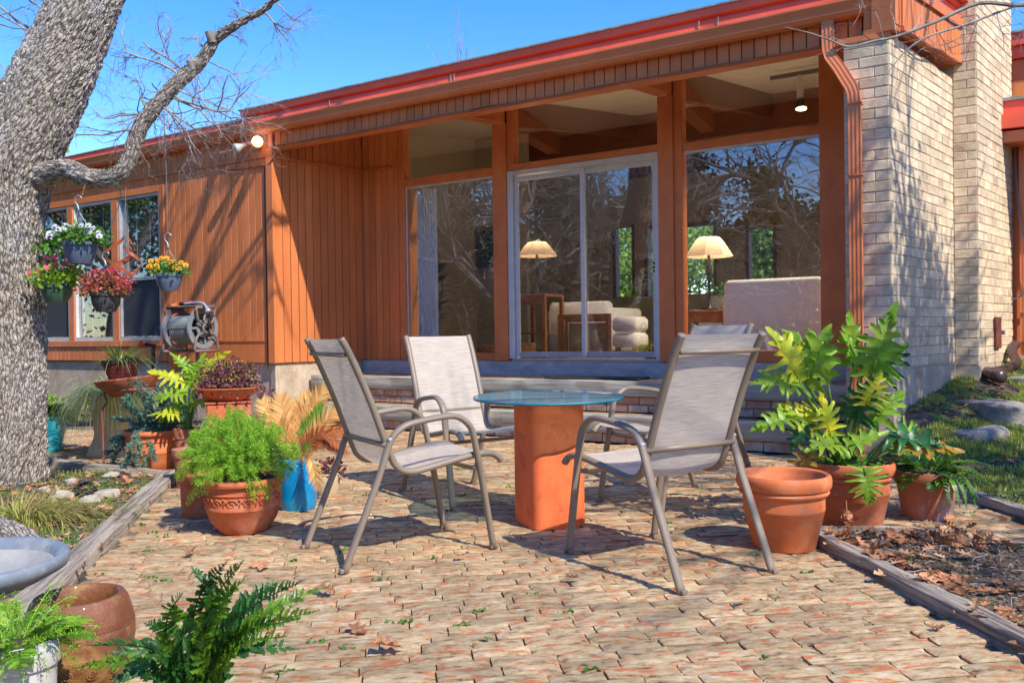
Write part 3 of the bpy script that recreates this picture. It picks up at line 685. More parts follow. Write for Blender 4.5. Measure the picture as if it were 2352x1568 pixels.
mb = MB(); mb.box(FAC, -5.25, -5.12, 1.229, 1.262, 0.889, 2.922); mb.build('window_trim', M['trim'], wingo)
mb = MB(); mb.box(FAC, -2.272, -2.178, 1.229, 1.262, 0.889, 2.922, 0, .003); mb.build('window_trim', M['trim'], wingo)
mb = MB(); mb.box(FAC, -5.118, -2.274, 1.229, 1.264, 2.843, 2.922, 0, .003); mb.build('window_head', M['trim'], wingo)
mb = MB(); mb.box(FAC, -5.118, -2.274, 1.229, 1.266, 0.889, 0.968, 0, .003); mb.build('window_sill', M['trim'], wingo)
for a_, b_ in ((-4.314, -4.191), (-3.284, -3.156)):
    mb = MB(); mb.box(FAC, a_, b_, 1.15, 1.258, 0.969, 2.842); mb.build('mullion', M['trim'], wingo)
mb = MB(); mb.box(FAC, -7, -1.6, 0.0, 0.05, 0.7, 3.3); mb.box(FAC, -7, -6.95, 0.05, 1.1, 0.7, 3.3); mb.box(FAC, -1.65, -1.6, 0.05, 1.1, 0.7, 3.3); mb.box(FAC, -7, -1.6, 0.05, 1.1, 3.25, 3.3); mb.box(FAC, -7, -1.6, 0.05, 1.1, .7, .75); mb.build('bedroom', M['beam'], house)

# --- porch side wall
SW = Fr(CORN, E2, N2)
_p = (O - CORN); SL = _p.dot(E2) + 0.0
mb = MB(); mb.box(SW, 0.03, SL, -0.12, -0.016, 0.69, 3.6); sw = mb.build('porch_side_wall', M['groove'], house)
boards(sw, CORN - N2 * 0.004, E2, N2, 0.0, SL - 0.01, 0.692, 3.014); boards(sw, CORN - N2 * 0.004, E2, N2, 0.02, SL - 0.01, 3.042, 3.59)
mb = MB(); mb.box(SW, 0.02, SL + .0, -0.014, 0.024, 3.015, 3.041, 0, .003); mb.build('ledger_strip', M['trim'], sw)
mb = MB(); mb.box(SW, 0.0, SL, -0.12, -0.03, -0.05, 0.689); mb.build('side_foundation', M['foundation'], house)
mb = MB(); mb.tube([SW.P(SL - .012, .012, z) for z in (0.7, 3.3)], 0.012, 8); mb.build('conduit', M['wire'], sw)

# --- glass wall
gw = thing('glass_wall', None, None)
gw.parent = house; gw.location = (0, 0, 0.69)
mb = MB(); mb.box(FAC, 0.0, 0.56, -0.10, -0.014, 0.70, 3.60); fs_ = mb.build('plank_panel', M['groove'], gw)
boards(gw, O - N1 * 0.004, E1, N1, 0.01, 0.52, 0.69, 3.012); boards(gw, O - N1 * 0.004, E1, N1, 0.01, 0.52, 3.040, 3.59)
mb = MB(); mb.box(FAC, 0.01, 0.50, -0.01, 0.024, 3.013, 3.039, 0, .003); mb.build('ledger_strip', M['trim'], gw)
def post(s0, s1, o0, o1, z0, z1, nm='post'):
    q = MB(); q.box(FAC, s0, s1, o0, o1, z0, z1, 0, .004); q.build(nm, M['trim'], gw)
post(0.525, 0.60, -0.10, 0.035, 0.688, 3.62); post(0.60, 0.69, -0.10, 0.018, 0.688, 3.62, 'jamb')
post(1.985, 2.16, -0.10, 0.05, 0.688, 3.32); post(3.955, 4.115, -0.10, 0.05, 0.688, 3.32); post(4.115, 4.20, -0.10, 0.025, 0.688, 3.62, 'jamb')
post(2.16, 2.245, -0.10, 0.018, 2.86, 3.62, 'jamb'); post(5.505, 5.72, -0.10, 0.05, 0.688, 3.62); post(5.72, 5.99, -0.10, 0.03, 0.688, 3.62)
def rail(s0, s1, z0, z1, o1=0.016, nm='rail'):
    q = MB(); q.box(FAC, s0, s1, -0.10, o1, z0, z1, 0, .003); q.build(nm, M['trim'], gw)
rail(0.692, 1.983, 2.765, 2.855); rail(2.162, 3.953, 2.785, 2.858); rail(4.202, 5.503, 2.762, 2.838)
rail(0.692, 1.983, 0.690, 0.772); rail(4.202, 5.503, 0.690, 0.80)
rail(0.692, 1.983, 3.53, 3.62); rail(2.247, 3.953, 3.53, 3.62); rail(4.202, 5.503, 3.53, 3.62)
def pane(s0, s1, z0, z1, off=-0.03, parent=gw):
    q = MB(); q.box(FAC, s0, s1, off - .006, off, z0, z1); return q.build('pane', M['glass'], parent)
pane(0.69, 1.985, 2.855, 3.53); pane(2.245, 3.955, 2.858, 3.53); pane(4.20, 5.505, 2.838, 3.53)
pane(0.69, 1.985, 0.772, 2.765); pane(4.20, 5.505, 0.80, 2.762)
q = MB()
q.box(FAC, .692, .705, -.025, -.01, .774, 2.76); q.box(FAC, .705, 1.98, -.025, -.01, 2.745, 2.763); q.build('glazing_bead', M['white'], gw)
q = MB(); q.box(FAC, 4.203, 5.50, -.025, -.01, 2.738, 2.76); q.build('glazing_bead', M['white'], gw)
# sliding door
def member(par, nm, s0, s1, o0, o1, z0, z1, m='white'):
    q = MB(); q.box(FAC, s0, s1, o0, o1, z0, z1, 0, .002); return q.build(nm, M[m], par)
door = member(house, 'sliding_door', 2.205, 3.95, -0.09, 0.030, 0.689, 0.712, 'alum')
member(door, 'frame', 2.163, 2.235, -.09, .028, .713, 2.783); member(door, 'frame', 3.905, 3.952, -.09, .028, .713, 2.783); member(door, 'frame', 2.236, 3.904, -.09, .026, 2.735, 2.783)
for (s0, s1, o0) in ((2.24, 3.10, -0.03), (3.05, 3.90, -0.065)):
    member(door, 'stile', s0, s0 + .045, o0, o0 + .03, .73, 2.72, 'alum' if s0 > 3 else 'white'); member(door, 'stile', s1 - .045, s1, o0, o0 + .03, .73, 2.72)
    member(door, 'bottom_rail', s0 + .046, s1 - .046, o0, o0 + .03, .73, .79, 'alum'); member(door, 'top_rail', s0 + .046, s1 - .046, o0, o0 + .03, 2.67, 2.72)
    pane(s0 + .046, s1 - .046, .79, 2.67, o0 + .018, door)
for zz in (1.59, 1.63, 1.67): 
    q = MB(); q.box(FAC, 3.862, 3.878, -.034, -.02, zz, zz + .02); q.build('handle', M['dark'], door)
# curb, porch ceiling and beams
mb = MB(); mb.box(FAC, 0.0, 5.98, -0.12, 0.028, 0.40, 0.686); mb.build('curb', M['concrete'], house)
mb = MB(); mb.add([W(-0.3, 1.15, 3.40), W(6.1, 1.15, 3.40), W(6.1, 0.05, 3.60), W(-0.3, 0.05, 3.60)], [(0, 1, 2, 3)]); mb.build('porch_ceiling', M['intceil'], house)
for s0, s1 in ((1.985, 2.16), (3.955, 4.115)):
    mb = MB(); vs = [W(s, o_, z) for s in (s0, s1) for (o_, z) in ((0.05, 3.325), (1.155, 3.20), (1.155, 3.39), (0.05, 3.56))]
    mb.add(vs, [(0, 1, 2, 3), (7, 6, 5, 4), (0, 4, 5, 1), (1, 5, 6, 2), (2, 6, 7, 3), (3, 7, 4, 0)]); mb.build('porch_beam', M['trim'], house)

# --- brick end wall and chimney
WB = MB(); WB.box(WORLD, -.0955, .0955, -.04, .0045, -.031, .031, 0, 0.005)
def wbm(nm, L_, seed):
    q = MB(); q.box(WORLD, -L_ / 2 + .004, L_ / 2 - .004, -.03, .0045, -.0335, .0335, 0, 0.003)
    rr = random.Random(seed)
    q.v = [(x + rr.uniform(-.0015, .0015), y + rr.uniform(-.0015, .0015), z + rr.uniform(-.0015, .0015)) for (x, y, z) in q.v]
    return q.mesh('brick', M['wbrick'])
BRICKS = {L_: [wbm('brick', L_, i) for i in range(4)] for L_ in (0.21, 0.105)}
def brick_face(parent, o, ax, nrm, length, z0, z1, phase=0.0, cap=300):
    rot = Matrix((( ax.x, nrm.x, 0, 0), (ax.y, nrm.y, 0, 0), (0, 0, 1, 0), (0, 0, 0, 1)))
    row = 0; z = z0
    while z + .07 < z1:
        a = 0.0 if (row % 2) else 0.0
        first = 0.105 if row % 2 else 0.21
        L_ = first
        while a < length - 0.03:
            if a + L_ > length + 0.004: L_ = length - a
            me = rnd.choice(BRICKS[0.21 if L_ > 0.16 else 0.105])
            real = 0.21 if L_ > 0.16 else 0.105
            T = Matrix.Translation(Vector(o) + ax * (a + L_ / 2) + EZ * (z + .0375) + nrm * rnd.uniform(-.002, .002) - wpos(parent)) @ rot @ Matrix.Diagonal((L_ / real, 1, 1, 1))
            link_mesh('brick', me, parent, None, T)
            a += L_; L_ = 0.21
        z += 0.0755; row += 1
C0 = Vector((2.735, 6.18, 0)); BWL = 1.66
mb = MB()
def prism(mb, pts, z0, z1):
    n = len(pts); vs = [Vector((p.x, p.y, z0)) for p in pts] + [Vector((p.x, p.y, z1)) for p in pts]
    mb.add(vs, [tuple(range(n))[::-1], tuple(range(n, 2 * n))] + [(i, (i + 1) % n, n + (i + 1) % n, n + i) for i in range(n)])
c00 = C0 - N2 * .0 ; i_ = .004
A_ = C0 - E1 * 0.31; Bk = C0 + E2 * BWL
prism(mb, [C0 - E1 * i_ * 0, C0 + E2 * BWL, C0 + E2 * BWL - E1 * .9, W(5.985, 0.028), A_], 0.69, 3.09)
bw = mb.build('brick_wall', M['mortar'], house)
brick_face(bw, C0 - E1 * 0.31, E1, N1, 0.31, 0.70, 3.12)
brick_face(bw, C0, E2, N2, 1.57, 0.70, 3.16)
mb = MB(); D_ = -N1 * .02 - N2 * .02
prism(mb, [C0 + N2 * .012 + N1 * .01, C0 + E2 * BWL + N2 * .012, C0 + E2 * BWL - E1 * .9, W(5.985, 0.029), A_ + N1 * .01], -0.05, 0.688)
mb.build('end_foundation', M['foundation'], house)
P2 = C0 + E2 * 1.566; CH = P2 + E1 * 0.185 - N1 * 0.0; CHL = 1.24
ch = MB(); prism(ch, [P2, CH, CH + E2 * CHL, CH + E2 * CHL - E1 * .9, P2 - E1 * .6], 0.66, 4.6); cho = ch.build('chimney', M['mortar'], house)
brick_face(cho, P2 + E1 * .008, E1, N1, 0.177, 0.67, 4.15); brick_face(cho, CH, E2, N2, CHL, 0.67, 4.15)
mb = MB(); prism(mb, [P2 + N1 * .01, CH + N2 * .01 + N1 * .01, CH + E2 * CHL + N2 * .01, CH + E2 * CHL - E1 * .5, P2 - E1 * .3], -0.05, 0.658); mb.build('chimney_foundation', M['foundation'], cho)
cf = Fr(CH, E2, N2)
mb = MB(); mb.box(cf, 0.48, 0.66, 0.008, 0.03, 0.80, 1.08, 0, .004); cd = mb.build('ash_door', M['rust'], cho)
mb = MB(); mb.box(cf, 0.66, 0.70, 0.012, 0.05, 0.92, 0.96); mb.build('latch', M['steel'], cho)
# far wing beyond the chimney
FW0 = CH + E2 * (CHL + 0.02)
ff = Fr(FW0, E1, N1)
mb = MB(); mb.box(ff, -0.2, 5.0, -0.2, -0.02, 0.72, 3.3); fwall = mb.build('far_wing_wall', M['siding'], house)
mb = MB(); mb.box(ff, 0.18, 0.5, -.02, .02, .8, 3.0); mb.build('trim_board', M['trim'], fwall)
mb = MB(); mb.box(ff, -0.1, 5.0, -.02, .38, 2.68, 2.78); mb.build('lower_gutter', M['gutter'], fwall)
mb = MB(); mb.box(ff, -0.1, 5.0, -.02, .42, 2.80, 2.93); mb.box(ff, -0.1, 5.0, -.02, .35, 2.93, 3.06); mb.build('lower_fascia', M['redmetal'], fwall)
mb = MB(); mb.box(ff, -0.1, 5.0, -.3, .37, 3.061, 3.09); mb.build('roof_flashing', M['greymetal'], fwall)
mb = MB()
for (o_, z0, z1, q) in ((.02, 3.1, 3.62, 0),): mb.box(ff, -0.1, 5.0, -1.2, -.4, 3.1, 3.62)
mb.build('upper_wall', M['trim'], fwall)
mb = MB(); mb.box(ff, -0.1, 5.0, -1.3, -.36, 3.63, 3.74); mb.box(ff, -0.1, 5.0, -1.3, -.30, 3.745, 3.86); mb.build('upper_fascia', M['redmetal'], fwall)
mb = MB(); mb.box(ff, -0.1, 5.0, -1.3, -.28, 3.861, 3.88); mb.build('roof_flashing', M['greymetal'], fwall)
def spout(fr, a, b, zt, zb, w=0.085, d=0.065, nm='downspout', ext=None, par=house):
    q = MB(); n = 6
    def ring(c, axw, axd):
        out = []
        k = 7
        for i in range(k): out.append(c + axw * (-w / 2 + w * i / (k - 1)) + axd * (d / 2 - (0.0035 if i % 2 else 0)))
        for i in range(k): out.append(c + axw * (w / 2 - w * i / (k - 1)) - axd * (d / 2 - (0.004 if i % 2 else 0)))
        return out
    path = ext or [(a, b, zt), (a, b, zb)]
    rings = []
    for i, (x, y, z) in enumerate(path):
        c = fr.P(x, y, z)
        t = (fr.P(*path[min(i + 1, len(path) - 1)]) - fr.P(*path[max(i - 1, 0)])).normalized()
        axw = fr.a - t * t.dot(fr.a); axw.normalize(); axd = t.cross(axw); 
        if axd.dot(fr.b) < 0 and abs(t.z) > .3: axd = -axd
        rings.append(ring(c, axw, axd))
    vs = [v for r_ in rings for v in r_]; m_ = 14
    fs = [(i * m_ + k, i * m_ + (k + 1) % m_, (i + 1) * m_ + (k + 1) % m_, (i + 1) * m_ + k) for i in range(len(rings) - 1) for k in range(m_)]
    fs += [tuple(range(m_)), tuple(range((len(rings) - 1) * m_, len(rings) * m_))]
    q.add(vs, fs); return q.build(nm, M['gutter'], par, sharp=20)
ds = spout(FAC, 0, 0, 0, 0, ext=[(5.86, 1.31, 3.30), (5.86, 1.31, 3.14), (5.865, 1.315, 3.08), (5.88, 1.33, 3.02), (5.95, 1.375, 2.91), (6.00, 1.405, 2.82), (6.04, 1.425, 2.75), (6.06, 1.435, 2.70), (6.065, 1.435, 2.60), (6.065, 1.435, 1.2), (6.065, 1.435, 0.06)])
for zz in (2.1, 2.62):
    mb = MB(); mb.box(FAC, 6.015, 6.115, 1.385, 1.472, zz, zz + .012); mb.build('strap', M['trim'], ds)
mb = MB(); mb.tube([W(5.5, 0.06, 2.63), W(5.78, 0.06, 2.66), W(5.99, 1.38, 2.64), W(6.1, 1.39, 2.66)], 0.006, 5); 
sp2 = spout(ff, 0.10, 0.05, 2.68, 0.85)
mb = MB(); mb.box(ff, .05, .15, 0.0, .095, 1.12, 1.135); mb.build('strap', M['trim'], sp2)
mb = MB(); mb.tube([ff.P(.02, .02, 3.0), ff.P(.03, .06, 2.5), ff.P(.06, .12, 2.0), ff.P(.12, .12, 1.6), ff.P(.13, .1, 1.35), ff.P(.02, .1, 1.25), ff.P(-.1, .08, 1.26)], .008, 5); mb.build('cable', M['greyw'], fwall)
mb = MB(); mb.box(ff, -0.2, 5, -.3, .0, -.05, .719); mb.build('wing_foundation', M['foundation'], house)

# --- interior shell
RM = thing('room', None, None); RM.parent = house; RM.location = W(2, -3, .69) - wpos(house)
def room(nm, m, fn):
    q = MB(); fn(q); return q.build(nm, M[m], RM)
room('room_floor', 'intfloor', lambda q: q.box(FAC, -0.6, 5.97, -6.3, -0.10, 0.60, 0.688))
def ceil_(q):
    n = 46
    for i in range(n):
        a0, a1 = -0.11 - 6.1 * i / n, -0.11 - 6.1 * (i + 1) / n + 0.008
        q.add([W(s, o_, 3.60 - RS * o_ + dz) for dz in (0, .015) for (s, o_) in ((-.5, a0), (5.9, a0), (5.9, a1), (-.5, a1))], [(0, 1, 2, 3), (7, 6, 5, 4), (0, 4, 5, 1), (1, 5, 6, 2), (2, 6, 7, 3), (3, 7, 4, 0)])
tag(room('ceiling_planks', 'intceil', ceil_), kind='stuff')
room('ceiling_backing', 'intwall', lambda q: q.add([W(s, o_, 3.625 - RS * o_) for (s, o_) in ((-.5, -.1), (5.9, -.1), (5.9, -6.3), (-.5, -6.3))], [(0, 1, 2, 3)]))
def back(q):
    Z1 = 4.5; wins = [(0.60, 0.92, 1.62, 2.86), (1.22, 2.42, 1.62, 2.78), (3.02, 3.42, 1.80, 2.66)]
    s = -0.6
    for (a, b, z0, z1) in wins:
        q.box(FAC, s, a, -6.2, -6.05, .69, Z1); q.box(FAC, a, b, -6.2, -6.05, .69, z0); q.box(FAC, a, b, -6.2, -6.05, z1, Z1); s = b
    q.box(FAC, s, 5.97, -6.2, -6.05, .69, Z1)
room('back_wall', 'intwall', back)
def swall(q, s0, s1, a0, a1):
    q.add([W(s, o_, z) for s in (s0, s1) for (o_, z) in ((a1, .69), (a0, .69), (a0, 3.61 - RS * a0), (a1, 3.61 - RS * a1))], [(0, 1, 2, 3), (7, 6, 5, 4), (0, 4, 5, 1), (1, 5, 6, 2), (2, 6, 7, 3), (3, 7, 4, 0)])
room('left_wall', 'intwall', lambda q: swall(q, -0.6, -0.5, -6.2, -.12))
room('front_left_wall', 'intwall', lambda q: q.box(FAC, -0.49, 0.5, -.3, -.12, .69, 3.6))
room('right_wall', 'intwall', lambda q: swall(q, 5.87, 5.97, -6.2, -.11))
room('partition', 'intwall', lambda q: q.box(FAC, -0.49, 0.45, -3.3, -3.2, .69, 4.05))
for i, s in enumerate((2.03, 4.0)):
    room('ceiling_beam', 'beam', lambda q: q.add([W(s + ds_, o_, 3.60 - RS * o_ - dz) for ds_ in (0, .12) for (o_, dz) in ((-.11, .0), (-6.05, .0), (-6.05, .3), (-.11, .3))], [(0, 1, 2, 3), (7, 6, 5, 4), (0, 4, 5, 1), (1, 5, 6, 2), (2, 6, 7, 3), (3, 7, 4, 0)]))
room('ridge_beam', 'beam', lambda q: q.box(FAC, -.49, 5.86, -3.7, -3.5, 3.70, 4.12))
room('wall_header', 'beam', lambda q: (q.box(FAC, 0.9, 5.86, -6.04, -5.9, 3.70, 3.98)))
room('window_surround', 'beam', lambda q: [q.box(FAC, a, b, -6.04, -6.02, z0, z1) for (a, b, z0, z1) in ((0.55, .60, 1.6, 2.9), (.92, .97, 1.6, 2.9), (1.17, 1.22, 1.6, 2.83), (2.42, 2.47, 1.6, 2.83), (1.17, 2.47, 2.78, 2.84), (2.97, 3.02, 1.75, 2.72), (3.42, 3.47, 1.75, 2.72))])
# house body far side, closes the volume
mb = MB(); mb.box(FAC, -9.0, -8.9, -6.2, 1.1, 0, 3.38); mb.box(FAC, -9.0, -.65, -6.3, -6.1, 0, 4.4); mb.box(FAC, -9.0, 5.98, -6.4, -6.31, 0, .69); mb.build('rear_wall', M['siding'], house)
# floodlights at the wing corner
fl = thing('floodlight', None, None); fl.parent = house; fl.location = W(-.42, 1.262, 3.18) - wpos(house); fl['label'] = 'pair of floodlights, right one lit'
mb = MB(); mb.box(FAC, -.48, -.38, 1.262, 1.29, 3.14, 3.24, 0, .004); mb.build('junction_box', M['trim'], fl)
def bulb(c, d, mt, r=.055):
    q = MB(); d = d.normalized()
    q.tube([c, c + d * .05, c + d * .07, c + d * .11, c + d * .145, c + d * .155, c + d * .16], [.022, .024, .03, .05, r, r * .95, .01], 20)
    return q.build('bulb', M[mt], fl, smooth=True)
mb = MB(); mb.tube([W(-.44, 1.29, 3.20), W(-.47, 1.34, 3.20), W(-.50, 1.37, 3.19)], .022, 10); mb.tube([W(-.41, 1.29, 3.20), W(-.36, 1.33, 3.21), W(-.34, 1.36, 3.21)], .022, 10); mb.build('socket', M['trim'], fl, smooth=True)
bulb(W(-.50, 1.36, 3.195), Vector((-.75, -.45, -.45)), 'bulbglass'); bulb(W(-.34, 1.33, 3.21), Vector((.18, -1, -.25)), 'bulb', .062)

# ================================================================== steps
steps = thing('porch_steps', 'two wide brick steps edged with weathered grey timbers below the glass wall', 'steps', W(3, 1.115, 0))
def tier(off, depth, z0, z1, rows, zr0, lab):
    q = MB(); s0, s1 = -0.20 + (1.246 - off) * -0.0, 5.97
    # left end meets the side wall plane
    def s_at(of): t = (1.246 - of) / (-(E2.dot(N1))) ; return -0.2 + E2.dot(E1) * t
    s0 = s_at(off) + .03
    n = 2; cuts = [s0, s0 + 2.9, s1]
    for i in range(2):
        q = MB(); m_ = 40; vs = []; fs = []
        a, b = cuts[i] + .002, cuts[i + 1] - .002
        prof = [(off - .13, z0), (off - .13, z1), (off - .01, z1 + .002), (off, z1 - .008), (off, z0 + .01), (off - .008, z0)]
        for k in range(m_ + 1):
            s = a + (b - a) * k / m_
            for j, (of, z) in enumerate(prof):
                w_ = .004 * noise.noise(Vector((s * 3, j * 3, off)))
                vs.append(W(s, of + w_, z + w_))
        for k in range(m_):
            for j in range(6): fs.append((k * 6 + j, k * 6 + (j + 1) % 6, (k + 1) * 6 + (j + 1) % 6, (k + 1) * 6 + j))
        fs += [tuple(range(6)), tuple(range(m_ * 6, m_ * 6 + 6))]
        q.add(vs, fs); q.build('timber', M['timber'], steps, sharp=45)
    q = MB(); q.box(FAC, s0, s1, off - .12 - .0, off - .06, zr0, z0 - .002); q.build('riser_mortar', M['mortar'], steps)
    # riser bricks under the timber
    h = (z0 - zr0) / rows
    for r in range(rows):
        a = s0 + (0 if r % 2 else .10)
        while a < s1:
            L_ = rnd.uniform(.17, .24); zz = zr0 + r * h
            q = MB(); q.box(FAC, a + .004, min(a + L_, s1) - .004, off - .12, off - .028 - rnd.uniform(0, .012), zz + .004, zz + h - .004, 0, .005)
            q.v = [(x + rnd.uniform(-.002, .002), y + rnd.uniform(-.002, .002), z + rnd.uniform(-.003, .003)) for x, y, z in q.v]
            q.build('brick', M['rbrick'], steps); a += L_
    # tread bricks behind the timber
    q = MB(); o1 = off - .132
    q.box(FAC, s0, s1, off - depth, o1, z0, z1 - .018); 
    q.build('tread_mortar', M['sand'], steps)
    q = MB(); w = .1; of = o1
    while of - w > off - depth - .05:
        s = s0 - rnd.uniform(0, .2)
        while s < s1:
            q.box(FAC, max(s, s0) + .004, min(s + .22, s1) - .004, of - w + .004, of - .003, z1 - .03, z1 - rnd.uniform(.004, .010)); s += .225
        of -= w
    tag(q.build('tread_bricks', M['pbrick'], steps), kind='stuff')
tier(1.115, 0.30, 0.092, 0.247, 1, 0.0, '')
tier(0.82, 0.80, 0.399, 0.537, 2, 0.247, '')
mat_ = MB(); mat_.box(FAC, 2.95, 3.95, 0.28, 0.62, 0.535, 0.552, 0, .004)
tag(mat_.build('doormat', M['rubber']), 'black rubber doormat lying in front of the sliding glass door', 'doormat')
# ================================================================== plants toolkit
def RM3(d, up=(0, 0, 1)):
    """matrix whose y axis runs along d and whose z axis is as near as can be to up"""
    y = Vector(d).normalized(); z = Vector(up) - y * y.dot(Vector(up))
    if z.length < 1e-4: z = y.orthogonal()
    z.normalize(); x = y.cross(z)
    return Matrix(((x.x, y.x, z.x, 0), (x.y, y.y, z.y, 0), (x.z, y.z, z.z, 0), (0, 0, 0, 1)))
def TR(p, d, up, s=1.0, sx=1.0): return np.array(Matrix.Translation(p) @ RM3(d, up) @ Matrix.Diagonal((s * sx, s, s, 1)))
LEAF = ([(0, 0, 0), (-.22, .35, .03), (0, .35, -.03), (.22, .35, .03), (-.16, .72, 0), (0, .75, -.05), (.16, .72, 0), (0, 1, -.1)],
        [(0, 2, 1), (0, 3, 2), (1, 2, 5, 4), (2, 3, 6, 5), (4, 5, 7), (5, 6, 7)])
OVAL = ([(0, 0, 0), (-.38, .4, .06), (.38, .4, .06), (-.30, .8, 0), (.30, .8, 0), (0, 1, -.08)], [(0, 2, 1), (1, 2, 4, 3), (3, 4, 5)])
NEEDLE = ([(-.06, 0, 0), (.06, 0, 0), (0, 1, 0)], [(0, 1, 2)])
STRIP = ([(-.5, 0, 0), (.5, 0, 0), (.35, .6, 0), (-.35, .6, 0), (0, 1, 0)], [(0, 1, 2, 3), (3, 2, 4)])
HOLLY = ([(0, 0, 0), (-.20, .12, .03), (-.13, .3, .02), (-.27, .42, .05), (-.16, .6, 0), (-.2, .76, .01), (0, 1, -.12), (.17, .72, 0), (.12, .55, 0), (.22, .38, .05), (.14, .25, .02), (.16, .10, .03), (0, .5, -.03)],
         [(0, 12, 2, 1), (2, 12, 4, 3), (4, 12, 6, 5), (6, 12, 8, 7), (8, 12, 10, 9), (10, 12, 0, 11)])
def rdir(zmin=-1, zmax=1):
    a = rnd.uniform(0, 2 * pi); z = rnd.uniform(zmin, zmax); r = math.sqrt(max(0, 1 - z * z)); return Vector((r * cos(a), r * sin(a), z))
def arc(p, d, L_, droop, n=6, wig=0.0):
    pts = [Vector(p)]; d = Vector(d).normalized()
    for i in range(n):
        d = (d + Vector((rnd.uniform(-wig, wig), rnd.uniform(-wig, wig), -droop / n + rnd.uniform(-wig, wig) * .5))).normalized()
        pts.append(pts[-1] + d * (L_ / n))
    return pts
def blade(mb, p, d, L_, w, droop, n=6, face=None, m=0, fold=0.0):
    pts = arc(p, d, L_, droop, n, .05); vs = []; fs = []
    for i, q in enumerate(pts):
        t = (pts[min(i + 1, n)] - pts[max(i - 1, 0)]).normalized(); s = t.cross(EZ)
        if s.length < .05: s = Vector((1, 0, 0))
        s.normalize(); k = w * (1 - (i / n) ** 2.2) * .5 + .0004
        vs += [q - s * k, q + s * k]
    for i in range(n): fs.append((2 * i, 2 * i + 1, 2 * i + 3, 2 * i + 2))
    mb.add(vs, fs, m)
def frond(mb, pts, plen, n, tmpl, width=1.0, up=EZ, ang=65, m=0, taper=True, both=True, curl=0.0, lift=.25, start=.12, jit=8):
    """pinnae along a midrib"""
    pts = [Vector(p) for p in pts]; mats = []
    for i in range(n):
        t = start + (1 - start) * (i + .5) / n
        f = t * (len(pts) - 1); k = min(int(f), len(pts) - 2); q = pts[k].lerp(pts[k + 1], f - k); d = (pts[k + 1] - pts[k]).normalized()
        sd = d.cross(Vector(up)); 
        if sd.length < .05: sd = d.orthogonal()
        sd.normalize(); nn = sd.cross(d)
        L_ = plen * ((sin(pi * min(1, (t * .92 + .12))) ** .6) if taper else 1) * rnd.uniform(.85, 1.1)
        for sg in ((1, -1) if both else (1,)):
            a = radians(ang * (1 - .35 * t) + rnd.uniform(-jit, jit))
            dd = d * cos(a) + sd * (sg * sin(a)) + nn * (lift + rnd.uniform(-.08, .08)) 
            mats.append(TR(q, dd, nn + sd * sg * rnd.uniform(-.3, .3), max(L_, .004), width))
    mb.inst(tmpl[0], tmpl[1], mats, m)
def px(x, y, Y): return AY(x, y, Y)

# ---------------------------------------------------------------- pots
def potgeom(xc, yb, wb, wt, yr):
    """ground position and sizes of a pot from its outline in the photograph"""
    p = G(xc, yb); rb = wb / 2 * p.y / FPX; d = p.y + rb
    x = (xc - 1176) / FPX * d
    hor = 784 + FPX * math.tan(PITCH) - ROLL * -0 + (1176 - xc) * 0.0139
    z = CAM_H - (yr - hor) * d / FPX
    return Vector((x, d, 0)), rb, wt / 2 * d / FPX, z
def potprof(style, rb, rt, h):
    if style == 'rolled':      # thick rolled rim with a double collar
        return [(0, 0), (rb * .96, 0), (rb, .01), (rb + (rt - rb) * .55, h * .52), (rb + (rt - rb) * .57, h * .525), (rb + (rt - rb) * .58, h * .54), (rb + (rt - rb) * .57, h * .55), (rt * .86, h * .72), (rt * .93, h * .735), (rt * .95, h * .76), (rt * .93, h * .79), (rt * .91, h * .80), (rt * .97, h * .82), (rt * 1.0, h * .87), (rt, h * .93), (rt * .98, h * .98), (rt * .94, h), (rt * .88, h * .985), (rt * .85, h * .95), (rt * .80, h * .7), (rt * .7, h * .62)]
    if style == 'classic':
        return [(0, 0), (rb * .97, 0), (rb, .008), (rt * .88, h * .78), (rt * .96, h * .785), (rt * .97, h * .80), (rt, h * .97), (rt * .98, h), (rt * .92, h), (rt * .90, h * .96), (rt * .82, h * .72)]
    if style == 'belly':
        return [(0, 0), (rb * .96, 0), (rb, .006), (rb + (rt - rb) * .5, h * .22), (rb + (rt - rb) * .78, h * .45), (rb + (rt - rb) * .80, h * .455), (rb + (rt - rb) * .81, h * .47), (rb + (rt - rb) * .80, h * .48), (rt * .90, h * .72), (rt * .935, h * .73), (rt * .94, h * .75), (rt * .91, h * .765), (rt * .915, h * .86), (rt * .98, h * .875), (rt * 1.02, h * .90), (rt * 1.03, h * .94), (rt * 1.0, h * .98), (rt * .95, h), (rt * .90, h * .985), (rt * .88, h * .93), (rt * .8, h * .7)]
    if style == 'bowl':
        return [(0, 0), (rb * .96, 0), (rb, .005), (rb * 1.25, h * .25), (rt * .86, h * .62), (rt * .95, h * .9), (rt * 1.0, h * .94), (rt * 1.0, h * 1.0), (rt * .95, h), (rt * .93, h * .92), (rt * .8, h * .6)]
    if style == 'glazed':
        return [(0, 0), (rb * .95, 0), (rb, .01), (rb * 1.06, h * .2), (rt * .98, h * .62), (rt * 1.0, h * .82), (rt * .97, h * .90), (rt * 1.0, h * .93), (rt * 1.02, h * .97), (rt * .99, h), (rt * .92, h), (rt * .88, h * .95), (rt * .85, h * .7)]
    return [(0, 0), (rb, 0), (rt, h), (rt * .94, h), (rt * .85, h * .6)]
